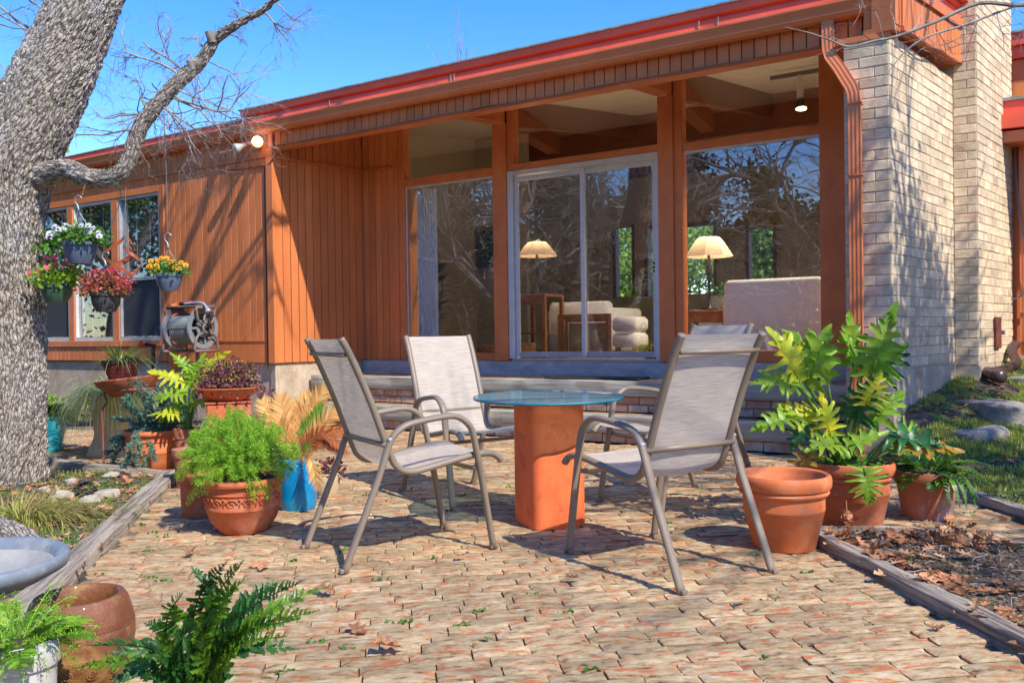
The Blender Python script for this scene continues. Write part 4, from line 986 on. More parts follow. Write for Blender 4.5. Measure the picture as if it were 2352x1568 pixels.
def make_pot(label, loc, rb, rt, h, style, m, group=None, name='potted_plant', cat='potted plant', soil=.90, relief=False, rz=0, n=44):
    t = thing(name, label, cat, loc, rz, group)
    q = MB(); q.lathe(potprof(style, rb, rt, h), n); q.build('pot', M[m], t, local=True, sharp=38)
    q = MB(); r_s = rt * .86
    q.disc((0, 0, h * soil), r_s, 24, 0, .01); q.build('soil', M['soil'], t, local=True, smooth=True)
    return t

# ================================================================== table and chairs
TC = Vector((0.185, 4.50, 0))
tb = thing('patio_table', 'round frosted glass table on a square orange concrete pedestal', 'table', TC)
mb = MB()
# pedestal: square with rounded front corner, turned
pa = math.atan2(5.25 - 5.06, 0.2) 
def rsq(r, rad, n=6):
    out = []
    for cx, cy, a0 in ((1, 1, 0), (-1, 1, 90), (-1, -1, 180), (1, -1, 270)):
        for k in range(n + 1):
            a = radians(a0 + 90 * k / n); out.append((cx * (r - rad) + rad * cos(a), cy * (r - rad) + rad * sin(a)))
    return out
PH = 0.652; ang = radians(24)
prof = rsq(.150, .055); m_ = len(prof); vs = []; fs = []
lev = [(0, .99), (.012, 1.0), (.16, 1.0), (.32, 1.0), (.48, 1.0), (PH - .01, 1.0), (PH, .985)]
for z, s_ in lev:
    for (x, y) in prof: vs.append((s_ * (x * cos(ang) - y * sin(ang)), s_ * (x * sin(ang) + y * cos(ang)), z))
for i in range(len(lev) - 1):
    for k in range(m_): fs.append((i * m_ + k, i * m_ + (k + 1) % m_, (i + 1) * m_ + (k + 1) % m_, (i + 1) * m_ + k))
fs.append(tuple(range(m_))[::-1]); fs.append(tuple(range((len(lev) - 1) * m_, len(lev) * m_)))
mb.add(vs, fs); mb.build('pedestal', M['table_c'], tb, local=True, sharp=50)
mb = MB(); R_ = .392; n_ = 72; z0 = PH + .004; z1 = z0 + .012
vs = [(r * cos(2 * pi * k / n_), r * sin(2 * pi * k / n_), z) for (r, z) in ((R_, z0), (R_, z1)) for k in range(n_)]
mb.add(vs, [tuple(range(n_))[::-1], tuple(range(n_, 2 * n_))]); gt = mb.build('glass_top', M['tglass'], tb, local=True)
mb = MB(); mb.lathe([(R_ - .004, z0 - .0006), (R_ + .001, z0 + .001), (R_ + .002, z0 + .006), (R_ + .001, z1 - .001), (R_ - .004, z1 + .0006)], n_); ge = mb.build('glass_edge', M['tedge'], gt, local=True, smooth=True)
gt.rotation_euler = (radians(1.2), 0, 0)
def catmull(P_, n=6):
    P_ = [Vector(p) for p in P_]; out = []
    for i in range(len(P_) - 1):
        a = P_[max(i - 1, 0)]; b = P_[i]; c = P_[i + 1]; d = P_[min(i + 2, len(P_) - 1)]
        for k in range(n):
            t = k / n; out.append(0.5 * ((2 * b) + (c - a) * t + (2 * a - 5 * b + 4 * c - d) * t * t + (3 * b - a - 3 * c + d) * t ** 3))
    out.append(P_[-1]); return out
def make_chair(label):
    t = thing('patio_chair', label, 'chair', (0, 0, 0), 0, 'sling chairs around the glass table')
    railp = [(-.352, .985), (-.318, .925), (-.278, .84), (-.218, .70), (-.165, .555), (-.126, .455), (-.108, .425), (-.075, .400), (-.035, .392), (.02, .396), (.26, .436), (.36, .440), (.405, .425), (.43, .40)]
    armp = [(-.365, 0), (-.285, .19), (-.205, .38), (-.165, .49), (-.135, .555), (-.085, .595), (-.02, .612), (.12, .628), (.185, .622), (.235, .590), (.262, .545), (.285, .44), (.318, .27), (.365, 0)]
    fine = catmull([(0, y, z) for y, z in railp], 5)
    for sx in (-1, 1):
        q = MB(); q.flatbar([Vector((sx * .222, p.y, p.z)) for p in fine], .0155, .018, (1, 0, 0)); q.build('side_rail', M['chairf'], t, local=True, smooth=True)
        ap = catmull([(sx * (.252 if 0 < i < 13 else .252), y, z) for i, (y, z) in enumerate(armp)], 5)
        q = MB(); q.flatbar(ap, .0145, .0195, (1, 0, 0)); q.build('arm_and_legs', M['chairf'], t, local=True, smooth=True)
    # sling as a sagging strip
    q = MB(); vs = []; nw = 8; tot = 0; ls = []; use = fine[1:-6]
    for i, p in enumerate(use):
        if i: tot += (p - use[i - 1]).length
        ls.append(tot)
    att = []
    for i, p in enumerate(use):
        tt = (use[min(i + 1, len(use) - 1)] - use[max(i - 1, 0)]).normalized(); nn = Vector((0, -tt.z, tt.y))
        for k in range(nw + 1):
            u = k / nw * 2 - 1; sag = .016 * (1 - u * u) * (1 if .05 < ls[i] / tot < .97 else .3)
            vs.append((u * .215, p.y - abs(0) + sag * (-.3 if p.z > .45 else 0), p.z + .006 - sag * (1 if p.z < .45 else .2))); att.append((u * .215, ls[i], 0))
    fs = [(i * (nw + 1) + k, i * (nw + 1) + k + 1, (i + 1) * (nw + 1) + k + 1, (i + 1) * (nw + 1) + k) for i in range(len(use) - 1) for k in range(nw)]
    q.add(vs, fs); o = q.build('sling', M['sling'], t, local=True, smooth=True)
    a = o.data.attributes.new('sling', 'FLOAT_VECTOR', 'POINT'); a.data.foreach_set('vector', [c for v in att for c in v])
    q = MB(); q.tube([(-.245, -.162, .520), (.245, -.162, .520)], .0125, 10); q.build('rear_crossbar', M['chairf'], t, local=True, smooth=True)
    q = MB(); q.tube([(-.215, -.334, .915), (.215, -.334, .915)], .010, 10); q.build('top_crossbar', M['chairf'], t, local=True, smooth=True)
    q = MB(); q.tube([(-.245, .285, .385), (-.20, .285, .375), (.20, .285, .375), (.245, .285, .385)], .011, 10); q.build('front_crossbar', M['chairf'], t, local=True, smooth=True)
    for sx in (-1, 1):
        q = MB(); q.tube([(sx * .232, -.150, .545), (sx * .268, -.150, .545)], .009, 10); q.tube([(sx * .23, .285, .43), (sx * .262, .285, .43)], .007, 8); q.build('bolt', M['alum'], t, local=True, smooth=True)
        for y in (-.366, .366):
            q = MB(); q.box(WORLD, sx * .252 - .014, sx * .252 + .014, y - .020, y + .020, 0, .018, 0, .003); q.build('foot_cap', M['chairf'], t, local=True)
    return t
def put(t, x, y, heading): t.location = (x, y, 0.0); t.rotation_euler = (0, 0, radians(heading - 90))
ch1 = make_chair('brown framed sling chair nearest the camera, its back to the empty terracotta pot'); put(ch1, .652, 3.692, 122)
ch2 = copy_tree(ch1); ch2['label'] = 'sling chair on the left side of the table, between it and the asparagus fern pot'; put(ch2, -.542, 4.003, 31.9)
ch3 = copy_tree(ch1); ch3['label'] = 'sling chair behind the table facing the camera, its pale back in full sun'; put(ch3, -.307, 5.263, -60.2)
ch4 = copy_tree(ch1); ch4['label'] = 'sling chair mostly hidden behind the nearest chair, in front of the steps'; put(ch4, .97, 5.03, -148); ch4.scale = (1.045, 1.045, 1.045)

# ================================================================== pots on the right
L_, rb, rt, h = potgeom(1796, 1272, 146, 212, 1086)
t = make_pot('big empty terracotta pot with rolled rim and dry stalks beside the nearest chair', L_, rb, rt, h, 'rolled', 'terra3', name='flower_pot', cat='flower pot', soil=.80)
mb = MB()
for k in range(16): 
    a = rnd.uniform(0, 6.28); r = rnd.uniform(0, rt * .7); blade(mb, (r * cos(a), r * sin(a), h * .8), rdir(.5, .9), rnd.uniform(.06, .13), .003, .8)
tag(mb.build('dry_stalks', M['drygrass'], t, local=True), kind='stuff')

def phil_leaf(L_, W_, lobes=7, ruff=.05, seed=0, droop=.35, deep=.55):
    """split-leaf philodendron blade, base at origin, along +y: fingered lobes with ragged ends, ruffled and folded along the midrib"""
    r = random.Random(seed); vs = []; fs = []
    fold = r.uniform(.10, .45)
    def bend(x, y, z=0):
        return (x, y - .06 * L_ * (abs(x) / (W_ * .5)) ** 2, z - droop * L_ * max(0, y / L_) ** 2 * .6 + fold * abs(x) - .9 * fold * x * x / (W_ * .5))
    for sg in (-1, 1):
        nl = lobes
        for k in range(nl):
            t0 = k / nl; t1 = (k + 1) / nl; tm = (t0 + t1) / 2
            env = W_ * .56 * (.62 + .5 * sin(pi * min(1, tm * .95 + .12))) * (1 - .55 * tm ** 3) * r.uniform(.82, 1.12)
            ang = radians(112 - 88 * tm + r.uniform(-7, 7)); dx, dy = sin(ang), cos(ang)
            y0, y1 = L_ * (t0 * .82), L_ * (t1 * .82); ym = (y0 + y1) / 2
            wl = (y1 - y0) * r.uniform(.62, .85) + .012 * L_; zz = r.uniform(-1, 1) * ruff * L_
            P_ = lambda u, w: (sg * (dx * env * u + (-dy) * 0), ym + dy * env * u + w * wl * .5 * (1 if True else 1), 0)
            b = len(vs); rows = [(0, 1.9), (.28, 1.55), (.5, 1.05), (.72, .95), (.88, .8), (1.0, .25)]
            for i, (u, w) in enumerate(rows):
                jag = r.uniform(-.18, .18) if i > 1 else 0
                cx, cy = dx * env * u, ym + dy * env * u
                for q_, ww in enumerate((-w * .5 + jag * .4, 0, w * .5 + jag)):
                    px_, py_ = cx - dy * wl * ww * .55, cy + dx * wl * ww * .9 if False else cy + wl * ww * (.55 + .35 * abs(dx))
                    vs.append(bend(sg * max(px_, 0.0), py_, (.0 if q_ == 1 else r.uniform(.2, 1) * ruff * L_ * .5 * u) + zz * u * u + (-.012 * L_ if q_ == 1 else 0)))
            for i in range(len(rows) - 1):
                a_ = b + i * 3
                for c_ in (0, 1):
                    f = (a_ + c_, a_ + c_ + 1, a_ + c_ + 4, a_ + c_ + 3); fs.append(f if sg < 0 else f[::-1])
    # end lobe
    b = len(vs); rows = [(.72, .20), (.84, .24), (.93, .16), (1.0, .03)]
    for (u, w) in rows:
        for q_ in (-1, 0, 1): vs.append(bend(q_ * w * W_ * .5, u * L_ * 1.02, r.uniform(-.3, .6) * ruff * L_ * abs(q_)))
    for i in range(3):
        a_ = b + i * 3
        for c_ in (0, 1): fs.append((a_ + c_, a_ + c_ + 1, a_ + c_ + 4, a_ + c_ + 3))
    return vs, fs
def philodendron(t, base_z, leaves, sr=.05, stem_m='stem'):
    """leaves: (tip direction data) each (x, y, z of blade base in world, dir, length, width, material)"""
    loc = Vector(t.location)
    for i, (bp, d, L_, W_, mt) in enumerate(leaves):
        vs, fs = phil_leaf(L_ * .94, W_ * 1.0, rnd.choice((5, 6, 7, 7)), .11, i + int(L_ * 1000), rnd.uniform(.25, .7))
        root = Vector((rnd.uniform(-sr, sr), rnd.uniform(-sr, sr), base_z))
        b = Vector(bp) - loc; 
        midp = root.lerp(b, .55) + Vector((0, 0, .10 * (b - root).length)) * .3
        q = MB(); q.tube(catmull([root, midp, b], 5), list(np.linspace(.009, .0045, 11)), 7); so_ = q.build('stem', M[stem_m], t, local=True, smooth=True)
        dd = Vector(d).normalized(); up = Vector((rnd.uniform(-.3, .3), -.75 + rnd.uniform(-.3, .2), 1.0 + rnd.uniform(-.3, .3)))
        q = MB(); m4 = Matrix.Translation(b) @ RM3(dd, up)
        q.add([m4 @ Vector(v) for v in vs], fs); 
        # midrib
        q.tube([m4 @ Vector((0, L_ * k / 5, .006 - .5 * .4 * L_ * (k / 5) ** 2 * 0)) for k in range(2)], .004, 5)
        q.build('leaf', M[mt], t, local=True, smooth=True)
L_, rb, rt, h = potgeom(1945, 1222, 150, 204, 1056)
tph = make_pot('large terracotta pot with tall split-leaf philodendron, green and yellow leaves', L_, rb, rt, h, 'rolled', 'terra', soil=.93)
PY = L_.y
lv = []
def pl(x, y, dx, dy, size, mt, dY=0.0, w=.8, fwd=-.25):
    """blade base at photo (x, y); points towards (dx, dy) in the picture plane"""
    p = px(x, y, PY + dY); d = Vector((dx, fwd, -dy)); s = size * (PY + dY) / FPX
    return (p, d, s, s * w, mt)
lv = [pl(1835, 875, -.45, -1, 150, 'phily', -.02, .75), pl(1832, 880, -1, -.25, 110, 'phil', -.05, .9), pl(1900, 870, -.2, -1, 130, 'phil', .05, .8), pl(1850, 880, .3, -1, 150, 'phil', 0, .7),
      pl(2005, 860, .15, -1, 175, 'phil', 0, .62), pl(2010, 850, .8, -.9, 95, 'phil', .03, .8), pl(2000, 870, .7, -.95, 120, 'phild', .08, .8), pl(1980, 850, -.5, -1, 110, 'phil', .08, .8),
      pl(1880, 990, -.65, -.75, 115, 'phily', -.06, .8), pl(1905, 1000, -.15, -1, 110, 'phily', -.10, .75), pl(1960, 960, .2, -.8, 100, 'phild', -.05, .9), 
      pl(2000, 975, .5, -.8, 110, 'phil', -.08, .8), pl(1990, 930, .4, -1, 90, 'phily', -.10, .8), pl(1830, 955, -1, .10, 120, 'phil', -.1, .65), pl(1850, 970, -.5, .8, 80, 'phild', -.1, .7),
      pl(2040, 1000, .9, .1, 130, 'phild', -.1, .7), pl(2060, 1030, 1, -.2, 150, 'philo', -.12, .5), pl(1860, 1040, -.8, .9, 80, 'philo', -.15, .8), pl(1930, 1020, -.5, -.1, 90, 'phil', -.18, .8), pl(1950, 1025, .9, -.5, 100, 'phil', -.2, .5),
      pl(1985, 1075, .05, 1, 85, 'phil', -.24, 1.0, -.5), pl(2070, 985, .7, .5, 110, 'phil', -.05, .7), pl(1870, 830, -.6, -.8, 110, 'phil', .06, .7), pl(1960, 830, -.1, -1, 120, 'phil', .1, .7), pl(1900, 960, -.8, -.5, 80, 'phily', -.04, .9)]
philodendron(tph, h * .93, lv, .07)
mb = MB(); ms = []
for k in range(420):
    a = rnd.uniform(0, 6.28); r = rt * .9 * math.sqrt(rnd.random()); ms.append(TR(Vector((r * cos(a), r * sin(a), h * .95 + rnd.uniform(0, .03))), rdir(-.1, .4), (0, 0, 1), rnd.uniform(.012, .026)))
mb.inst(*OVAL, ms); tag(mb.build('clover', M['weed'], tph, local=True), kind='stuff')

def holly_plant(t, z, n, L0, L1, droop, mt, pl_=.07, up=(.35, .9), spread=.03, tmpl=HOLLY, npin=15, width=1.0, lean=(0, 0), stem_r=.003):
    for i in range(n):
        a = 2 * pi * i / n + rnd.uniform(-.3, .3); zz = rnd.uniform(*up); r = math.sqrt(1 - min(zz, .99) ** 2)
        d = Vector((r * cos(a) + lean[0], r * sin(a) + lean[1], zz)); L_ = rnd.uniform(L0, L1)
        p = Vector((spread * cos(a), spread * sin(a), z)); pts = arc(p, d, L_, droop * rnd.uniform(.7, 1.2), 8, .04)
        q = MB(); frond(q, pts, pl_ * rnd.uniform(.85, 1.15), npin, tmpl, width, ang=62, lift=.15, start=.15)
        q.tube(pts, list(np.linspace(stem_r, .001, 9)), 5); q.build('frond', M[mt if not isinstance(mt, tuple) else rnd.choice(mt)], t, local=True, smooth=False)
L_, rb, rt, h = potgeom(2126, 1198, 108, 150, 1078)
t = make_pot('small chalky terracotta pot with a leafy holly fern, furthest right of the pots', L_, rb, rt, h, 'classic', 'terra2', soil=.95)
holly_plant(t, h * .95, 26, .16, .32, 1.1, ('holly', 'holly2'), .055, (.15, .85), .03, npin=12)
mb = MB()
for k in range(4): blade(mb, (.03 * k, -rt * .8, h), Vector((.1 * k - .1, -1, .1)), .22, .03, 2.4, 7)
mb.build('long_leaf', M['holly'], t, local=True)

# ================================================================== pots on the left
L_, rb, rt, h = potgeom(553, 1229, 112, 184, 1093)
t = make_pot('big terracotta pot with scroll relief holding a bushy bright green asparagus fern', L_, rb, rt, h, 'belly', 'terra', soil=.95, n=60)
# scroll relief band
mb = MB()
for k in range(7):
    a0 = -pi / 2 + (k - 3) * .42
    def sp(u, v): rr = (rb + (rt - rb) * (.80 + .1 * v)) + .001; zz = h * (.60 + .13 * v); return Vector((rr * cos(a0 + u), rr * sin(a0 + u), zz))
    pts = [sp(.16 * (1 - s / 14) * cos(s * .75), .75 * (1 - s / 14) * sin(s * .75)) for s in range(13)]
    mb.tube(pts, .0045, 5); mb.tube([sp(.18, -.6), sp(.22, .1), sp(.28, .7)], .004, 5); mb.tube([sp(.2, .8), sp(.3, .2), sp(.34, -.7)], .004, 5)
mb.build('scroll_relief', M['terra'], t, local=True, smooth=True)
for zz in (.36, .32, .28, .24):
    mb = MB(); rr = rb + (rt - rb) * (.22 + zz * 1.05); mb.lathe([(rr - .004, h * zz - .004), (rr + .0015, h * zz), (rr - .004, h * zz + .004)], 48); mb.build('ridge', M['terra'], t, local=True, smooth=True)
mb = MB(); ms = []; st = MB()
for k in range(420):
    d = rdir(-.22, 1); R0 = .262 * rnd.uniform(.74, 1.05) * (1 + .18 * noise.noise(d * 2.2)); c = Vector((-.03, 0, h * .97 + .075))
    tip = c + Vector((d.x * R0 * 1.05, d.y * R0 * .9, d.z * R0 * 1.02)); root = Vector((rnd.uniform(-.05, .05), rnd.uniform(-.05, .05), h * .93))
    mid_ = root.lerp(tip, .5) + Vector((0, 0, .04)); pts = catmull([root, mid_, tip, tip + Vector((d.x * .02, d.y * .02, -.015))], 4)
    st.tube(pts, .0009, 3, False)
    for i in range(4, len(pts)):
        for s in range(17):
            q = pts[i] + rdir() * rnd.uniform(0, .020); ms.append(TR(q, rdir(-.6, .9) + (pts[i] - pts[i - 1]).normalized() * .6, rdir(), rnd.uniform(.009, .017), 1.6))
for k in range(16):                                        # hanging sprays over the rim
    a = rnd.choice((rnd.uniform(-2.7, -2.3), rnd.uniform(-1.2, -.6), rnd.uniform(-2.9, -.2))); p = Vector((rt * .95 * cos(a), rt * .95 * sin(a), h)); pts = arc(p, Vector((cos(a), sin(a), -.3)), rnd.uniform(.06, .14), 1.6, 6, .1)
    st.tube(pts, .0009, 3, False)
    for q in pts[1:]:
        for s in range(12): ms.append(TR(q + rdir() * .012, rdir(), rdir(), rnd.uniform(.01, .018), 1.5))
mb.inst(*NEEDLE, ms); tag(mb.build('foliage', M['asp'], t, local=True), kind='stuff'); tag(st.build('thin_stems', M['asp'], t, local=True), kind='stuff')

L_, rb, rt, h = potgeom(458, 1192, 92, 108, 1085)
make_pot('tall plain terracotta pot just left of the asparagus fern pot', L_, rb, rt, h, 'classic', 'terra', name='flower_pot', cat='flower pot', soil=.8)
L_ = G(427, 1120) + Vector((0, .05, 0)); 
make_pot('small terracotta pot with chalky rim wedged between the tall plain pot and the juniper pot', Vector((L_.x, L_.y, 0)), .075, .105, .255, 'classic', 'terra2', name='flower_pot', cat='flower pot', soil=.85)
# philodendron behind
L_ = G(430, 1085)
t = make_pot('yellow-green split-leaf plant in a small terracotta pot behind the asparagus fern', Vector((L_.x, L_.y, 0)), .07, .095, .33, 'classic', 'terra2', soil=.9)
PY = L_.y
lv = [pl(425, 880, -.8, -.5, 90, 'phily', 0, .6), pl(430, 900, -1, .1, 80, 'phil', -.05, .6), pl(440, 890, .4, -1, 90, 'phil', 0, .6), pl(410, 950, -1, -.2, 70, 'phily', -.05, .6), pl(440, 930, .9, -.4, 70, 'phil', -.03, .6),
      pl(455, 870, .9, -.9, 90, 'phily', 0, .6), pl(470, 850, .6, -.6, 80, 'phily', .05, .5), pl(420, 925, -.6, .4, 70, 'phil', 0, .6), pl(440, 860, -.5, -.9, 70, 'phil', .05, .6)]
philodendron(t, .29, lv, .03)
# juniper pot
L_, rb, rt, h = potgeom(350, 1084, 100, 134, 985)
t = make_pot('ribbed terracotta pot with a trailing blue-green juniper', L_, rb, rt, h, 'belly', 'terra3', soil=.93)
mb = MB(); ms = []; st = MB()
dirs = [Vector((-1.0, -.5, .35)), Vector((-1.3, -.2, .5)), Vector((-.7, -.8, -.1)), Vector((-1.5, -.3, -.05)), Vector((.1, -1, -.2)), Vector((.25, -.9, .1)), Vector((0, 0, 1)), Vector((.4, .1, .8)), Vector((.8, .2, .5)), Vector((-.3, .2, .9)), Vector((.6, -.3, .7)), Vector((1, .3, .3)), Vector((-.5, -.1, .7)), Vector((.3, -.6, .6))]
for i, d in enumerate(dirs * 2):
    d = d + rdir() * .25; pts = arc(Vector((rnd.uniform(-.04, .04), rnd.uniform(-.04, .04), h * .93)), d, rnd.uniform(.26, .42), 1.0 if d.z < .4 else .3, 9, .12)
    st.tube(pts, list(np.linspace(.005, .001, 10)), 5)
    for j in range(1, len(pts)):
        for b_ in range(3):
            dd = (pts[j] - pts[j - 1]).normalized() + rdir() * .8; sub = arc(pts[j], dd, rnd.uniform(.03, .06), .3, 3, .1)
            for q in sub + [pts[j]]:
                for s in range(9): ms.append(TR(q + rdir() * .006, rdir() + dd * .4, rdir(), rnd.uniform(.013, .022), 3.2))
mb.inst(*NEEDLE, ms); tag(mb.build('foliage', M['juni'], t, local=True), kind='stuff'); st.build('branch', M['twig'], t, local=True)
# blue pot with dried sago
L_, rb, rt, h = potgeom(679, 1175, 82, 88, 1050)
t = make_pot('bright blue glazed pot with a dried golden sago palm', L_, rb, rt, h, 'glazed', 'blue', soil=.96)
SP = L_
def sago(target, bow, plen=.10, mt='sago', n=34, dY=0.0, base=.0):
    root = Vector((rnd.uniform(-.02, .02), rnd.uniform(-.02, .02), h + .02 + base)); tip = px(*target, SP.y + dY) - SP
    mid_ = root.lerp(tip, .45) + Vector(bow); pts = catmull([root, mid_, tip], 7)
    q = MB(); frond(q, pts, plen, int(n * 1.35), STRIP, .105, up=(.15, -1, .25), ang=48, lift=.12, start=.10, jit=4); q.tube(pts, list(np.linspace(.005, .0012, len(pts))), 5); q.build('frond', M[mt], t, local=True)
for tg, bow, pl_, mt, dy in [((600, 915), (-.04, 0, .05), .11, 'sago', .05), ((645, 905), (-.02, 0, .06), .12, 'sago', .05), ((760, 880), (-.03, 0, .04), .13, 'sago', .05), ((715, 900), (-.03, 0, .05), .12, 'sago', .1), ((800, 945), (.02, 0, .08), .11, 'sago', 0),
                         ((790, 1030), (.02, 0, .10), .09, 'sago2', -.1), ((820, 1000), (0, 0, .09), .10, 'sago2', 0), ((800, 1045), (.03, -.02, .07), .09, 'sago2', -.05), ((730, 1130), (.06, -.1, .08), .09, 'sago', -.22),
                         ((590, 1000), (-.03, 0, .05), .10, 'sago2', .02), ((745, 925), (0, 0, .02), .09, 'sagog', .02), ((765, 1010), (.02, 0, .02), .06, 'sagog', -.05), ((690, 925), (0, .05, .03), .11, 'sago', .12), ((640, 960), (-.03, -.05, .05), .10, 'sago', -.08), ((560, 960), (-.03, .05, .06), .10, 'sago', .1)]:
    sago(tg, bow, pl_, mt, dY=dy)
mb = MB(); mb.tube([(0, 0, h * .9), (0, 0, h + .03), (0, 0, h + .07)], [.055, .05, .02], 12); ms = []
for k in range(70): d = rdir(-.1, .9); ms.append(TR(Vector((d.x * .045, d.y * .045, h + .03 + d.z * .03)), d + Vector((0, 0, .5)), (0, 0, 1), rnd.uniform(.03, .06), .5))
mb.inst(*LEAF, ms); mb.build('crown_base', M['deadleaf'], t, local=True)
# small beige pot with purple plant
L_, rb, rt, h = potgeom(745, 1140, 52, 62, 1085)
t = make_pot('small beige pot with a dark purple trailing plant behind the blue pot', L_, rb, rt, h, 'glazed', 'beige', soil=.95)
def leafcloud(t, c, rad, n, tmpl, s0, s1, m_, name='foliage', zmin=-.3, sx=1, inner=.55, kind='stuff', sq=(1, 1, 1)):
    q = MB(); ms = []
    for k in range(n):
        d = rdir(zmin, 1); r = rad * rnd.uniform(inner, 1.05) * (1 + .25 * noise.noise(d * 2.5 + Vector(c) * 9)); p = Vector(c) + Vector((d.x * r * sq[0], d.y * r * sq[1], d.z * r * sq[2]))
        ms.append(TR(p, d + rdir() * .9 + Vector((0, 0, .2)), d + rdir() * .6, rnd.uniform(s0, s1), sx))
    q.inst(*tmpl, ms); o = q.build(name, M[m_], t, local=True)
    if kind: tag(o, kind=kind)
    return o
leafcloud(t, (.03, 0, h + .01), .075, 120, OVAL, .02, .035, 'purple', zmin=-.8)
# pedestal and bowl
L_ = G(527, 1092)
ped = thing('plant_pedestal', 'square brick-red pedestal carrying the bowl of purple shrub', 'pedestal', (L_.x, L_.y, 0))
fr_ = Fr((0, 0, 0), (cos(.35), sin(.35), 0), (-sin(.35), cos(.35), 0))
hp = AY(527, 920, L_.y).z
mb = MB(); mb.box(fr_, -.15, .15, -.15, .15, 0, hp - .012, 0, .008); mb.build('column', M['terra'], ped, local=True)
mb = MB(); mb.box(fr_, -.16, .16, -.16, .16, hp - .011, hp, 0, .003); mb.build('top_slab', M['terra'], ped, local=True)
t = make_pot('wide orange bowl of purple loropetalum on the square pedestal', (L_.x, L_.y, hp + .001), .125, .232, .098, 'bowl', 'terra3', soil=.9)
leafcloud(t, (0, 0, .13), .20, 1500, OVAL, .012, .024, 'purple', zmin=-.1, inner=.3, sq=(1.15, 1, .85))
leafcloud(t, (.04, -.05, .14), .16, 130, OVAL, .012, .022, 'phily', zmin=0, inner=.5)
mb = MB(); ms = []
for k in range(40):
    d = rdir(.0, .9); pts = arc(Vector((d.x * .08, d.y * .08, .12)), d, rnd.uniform(.14, .22), 1.4, 6, .1); mb.tube(pts, .0012, 4, False)
    for q in pts[2:]: ms += [TR(q, rdir(), rdir(), rnd.uniform(.015, .025)) for _ in range(3)]
for k in range(5):
    pts = arc(Vector((.20, -.03 * k, .10)), Vector((1, -.2, .25 - .2 * k)), .18, 1.2, 7, .1); mb.tube(pts, .0012, 4, False)
    for q in pts[2:]: ms += [TR(q, rdir(), rdir(), rnd.uniform(.02, .032)) for _ in range(3)]
mb.inst(*OVAL, ms); tag(mb.build('trailing_shoots', M['purple'], t, local=True), kind='stuff')
# teal pot behind the trunk
L_, rb, rt, h = potgeom(98, 1042, 72, 92, 955)
t = make_pot('turquoise glazed pot with a fern half hidden behind the oak trunk', L_, rb, rt, h, 'glazed', 'teal', soil=.95)
holly_plant(t, h * .95, 22, .25, .42, .9, ('holly', 'holly2'), .09, (.3, .9), .04, npin=13)
leafcloud(t, (.05, -.03, h + .02), .17, 260, HOLLY, .03, .06, 'phil', zmin=-.5, inner=.4)
# beige hourglass planter with grass
L_, rb, rt, h = potgeom(252, 1052, 100, 80, 905)
t = thing('potted_plant', 'tall beige hourglass planter overflowing with long pale grass', 'potted plant', L_)
mb = MB(); mb.lathe([(0, 0), (rb * 1.05, 0), (rb * 1.07, .02), (rb * .92, h * .16), (rb * .74, h * .33), (rb * .72, h * .40), (rb * .76, h * .43), (rb * .80, h * .6), (rb * .95, h * .85), (rb * 1.05, h), (rb * .98, h), (rb * .85, h * .8)], 40); mb.build('pot', M['beige'], t, local=True, sharp=40)
mb = MB(); mb.disc((0, 0, h * .93), rb * .9, 20); mb.build('soil', M['soil'], t, local=True)
mb = MB()
for k in range(620):
    a = rnd.uniform(0, 6.28); d = Vector((cos(a), sin(a) * .8, rnd.uniform(.5, 2.2))); blade(mb, Vector((cos(a) * .05, sin(a) * .05, h * .95)), d, rnd.uniform(.34, .66), .0085, rnd.uniform(2.4, 3.6), 8)
tag(mb.build('grass_blades', M['ponyt'], t, local=True), kind='stuff')
# plant stand with bowl and textured pot
B_ = G(245, 1068); B_ = Vector((B_.x + .15, B_.y + .10, 0)); d_ = B_.y
ring_z = AY(298, 892, d_).z; rr = 53 / FPX * d_
st_ = thing('plant_stand', 'rusty wrought iron plant stand with three crooked legs', 'plant stand', B_)
mb = MB(); pts = [Vector((rr * cos(a), rr * sin(a), ring_z)) for a in np.linspace(0, 2 * pi, 33)]; mb.flatbar(pts, .004, .010, (0, 0, 1)); mb.build('ring', M['standmetal'], st_, local=True)
for a in (radians(200), radians(330), radians(80)):
    c, s = cos(a), sin(a); mb = MB(); mb.tube(catmull([(rr * c, rr * s, ring_z), (rr * c, rr * s, ring_z - .05), (rr * .92 * c, rr * .92 * s, ring_z - .10), (rr * 1.12 * c, rr * 1.12 * s, ring_z - .17), (rr * 1.12 * c, rr * 1.12 * s, ring_z - .24), (rr * 1.08 * c, rr * 1.08 * s, 0)], 5), .0085, 8); mb.build('leg', M['standmetal'], st_, local=True, smooth=True)
t = thing('plant_saucer', 'shallow orange bowl tilted in the iron plant stand', 'bowl', B_ + EZ * (ring_z - .055)); bw_ = 72 / FPX * d_
mb = MB(); mb.lathe([(0, 0), (rr * .72, 0), (rr * .82, .02), (rr * .98, .052), (bw_ * .93, .10), (bw_, .135), (bw_ * .985, .142), (bw_ * .96, .135), (bw_ * .85, .09), (rr * .7, .04), (0, .035)], 44); mb.build('bowl', M['terra'], t, local=True, sharp=50)
t.rotation_euler = (0, radians(-6), 0)
pz = ring_z + .072; pr = 41 / FPX * d_; ph_ = .165
t = thing('potted_plant', 'small red scale-textured pot with black rim and wispy spider grass, standing in the iron stand', 'potted plant', (B_.x - .045, B_.y - .02, pz)); t.rotation_euler = (0, radians(-6), 0)
mb = MB(); mb.lathe([(0, 0), (pr * .68, 0), (pr * .93, ph_ * .78), (pr, ph_ * .80), (pr * 1.02, ph_), (pr * .94, ph_), (pr * .9, ph_ * .85)], 40); mb.build('pot', M['darkpot'], t, local=True, sharp=40)
mb = MB(); ms = []
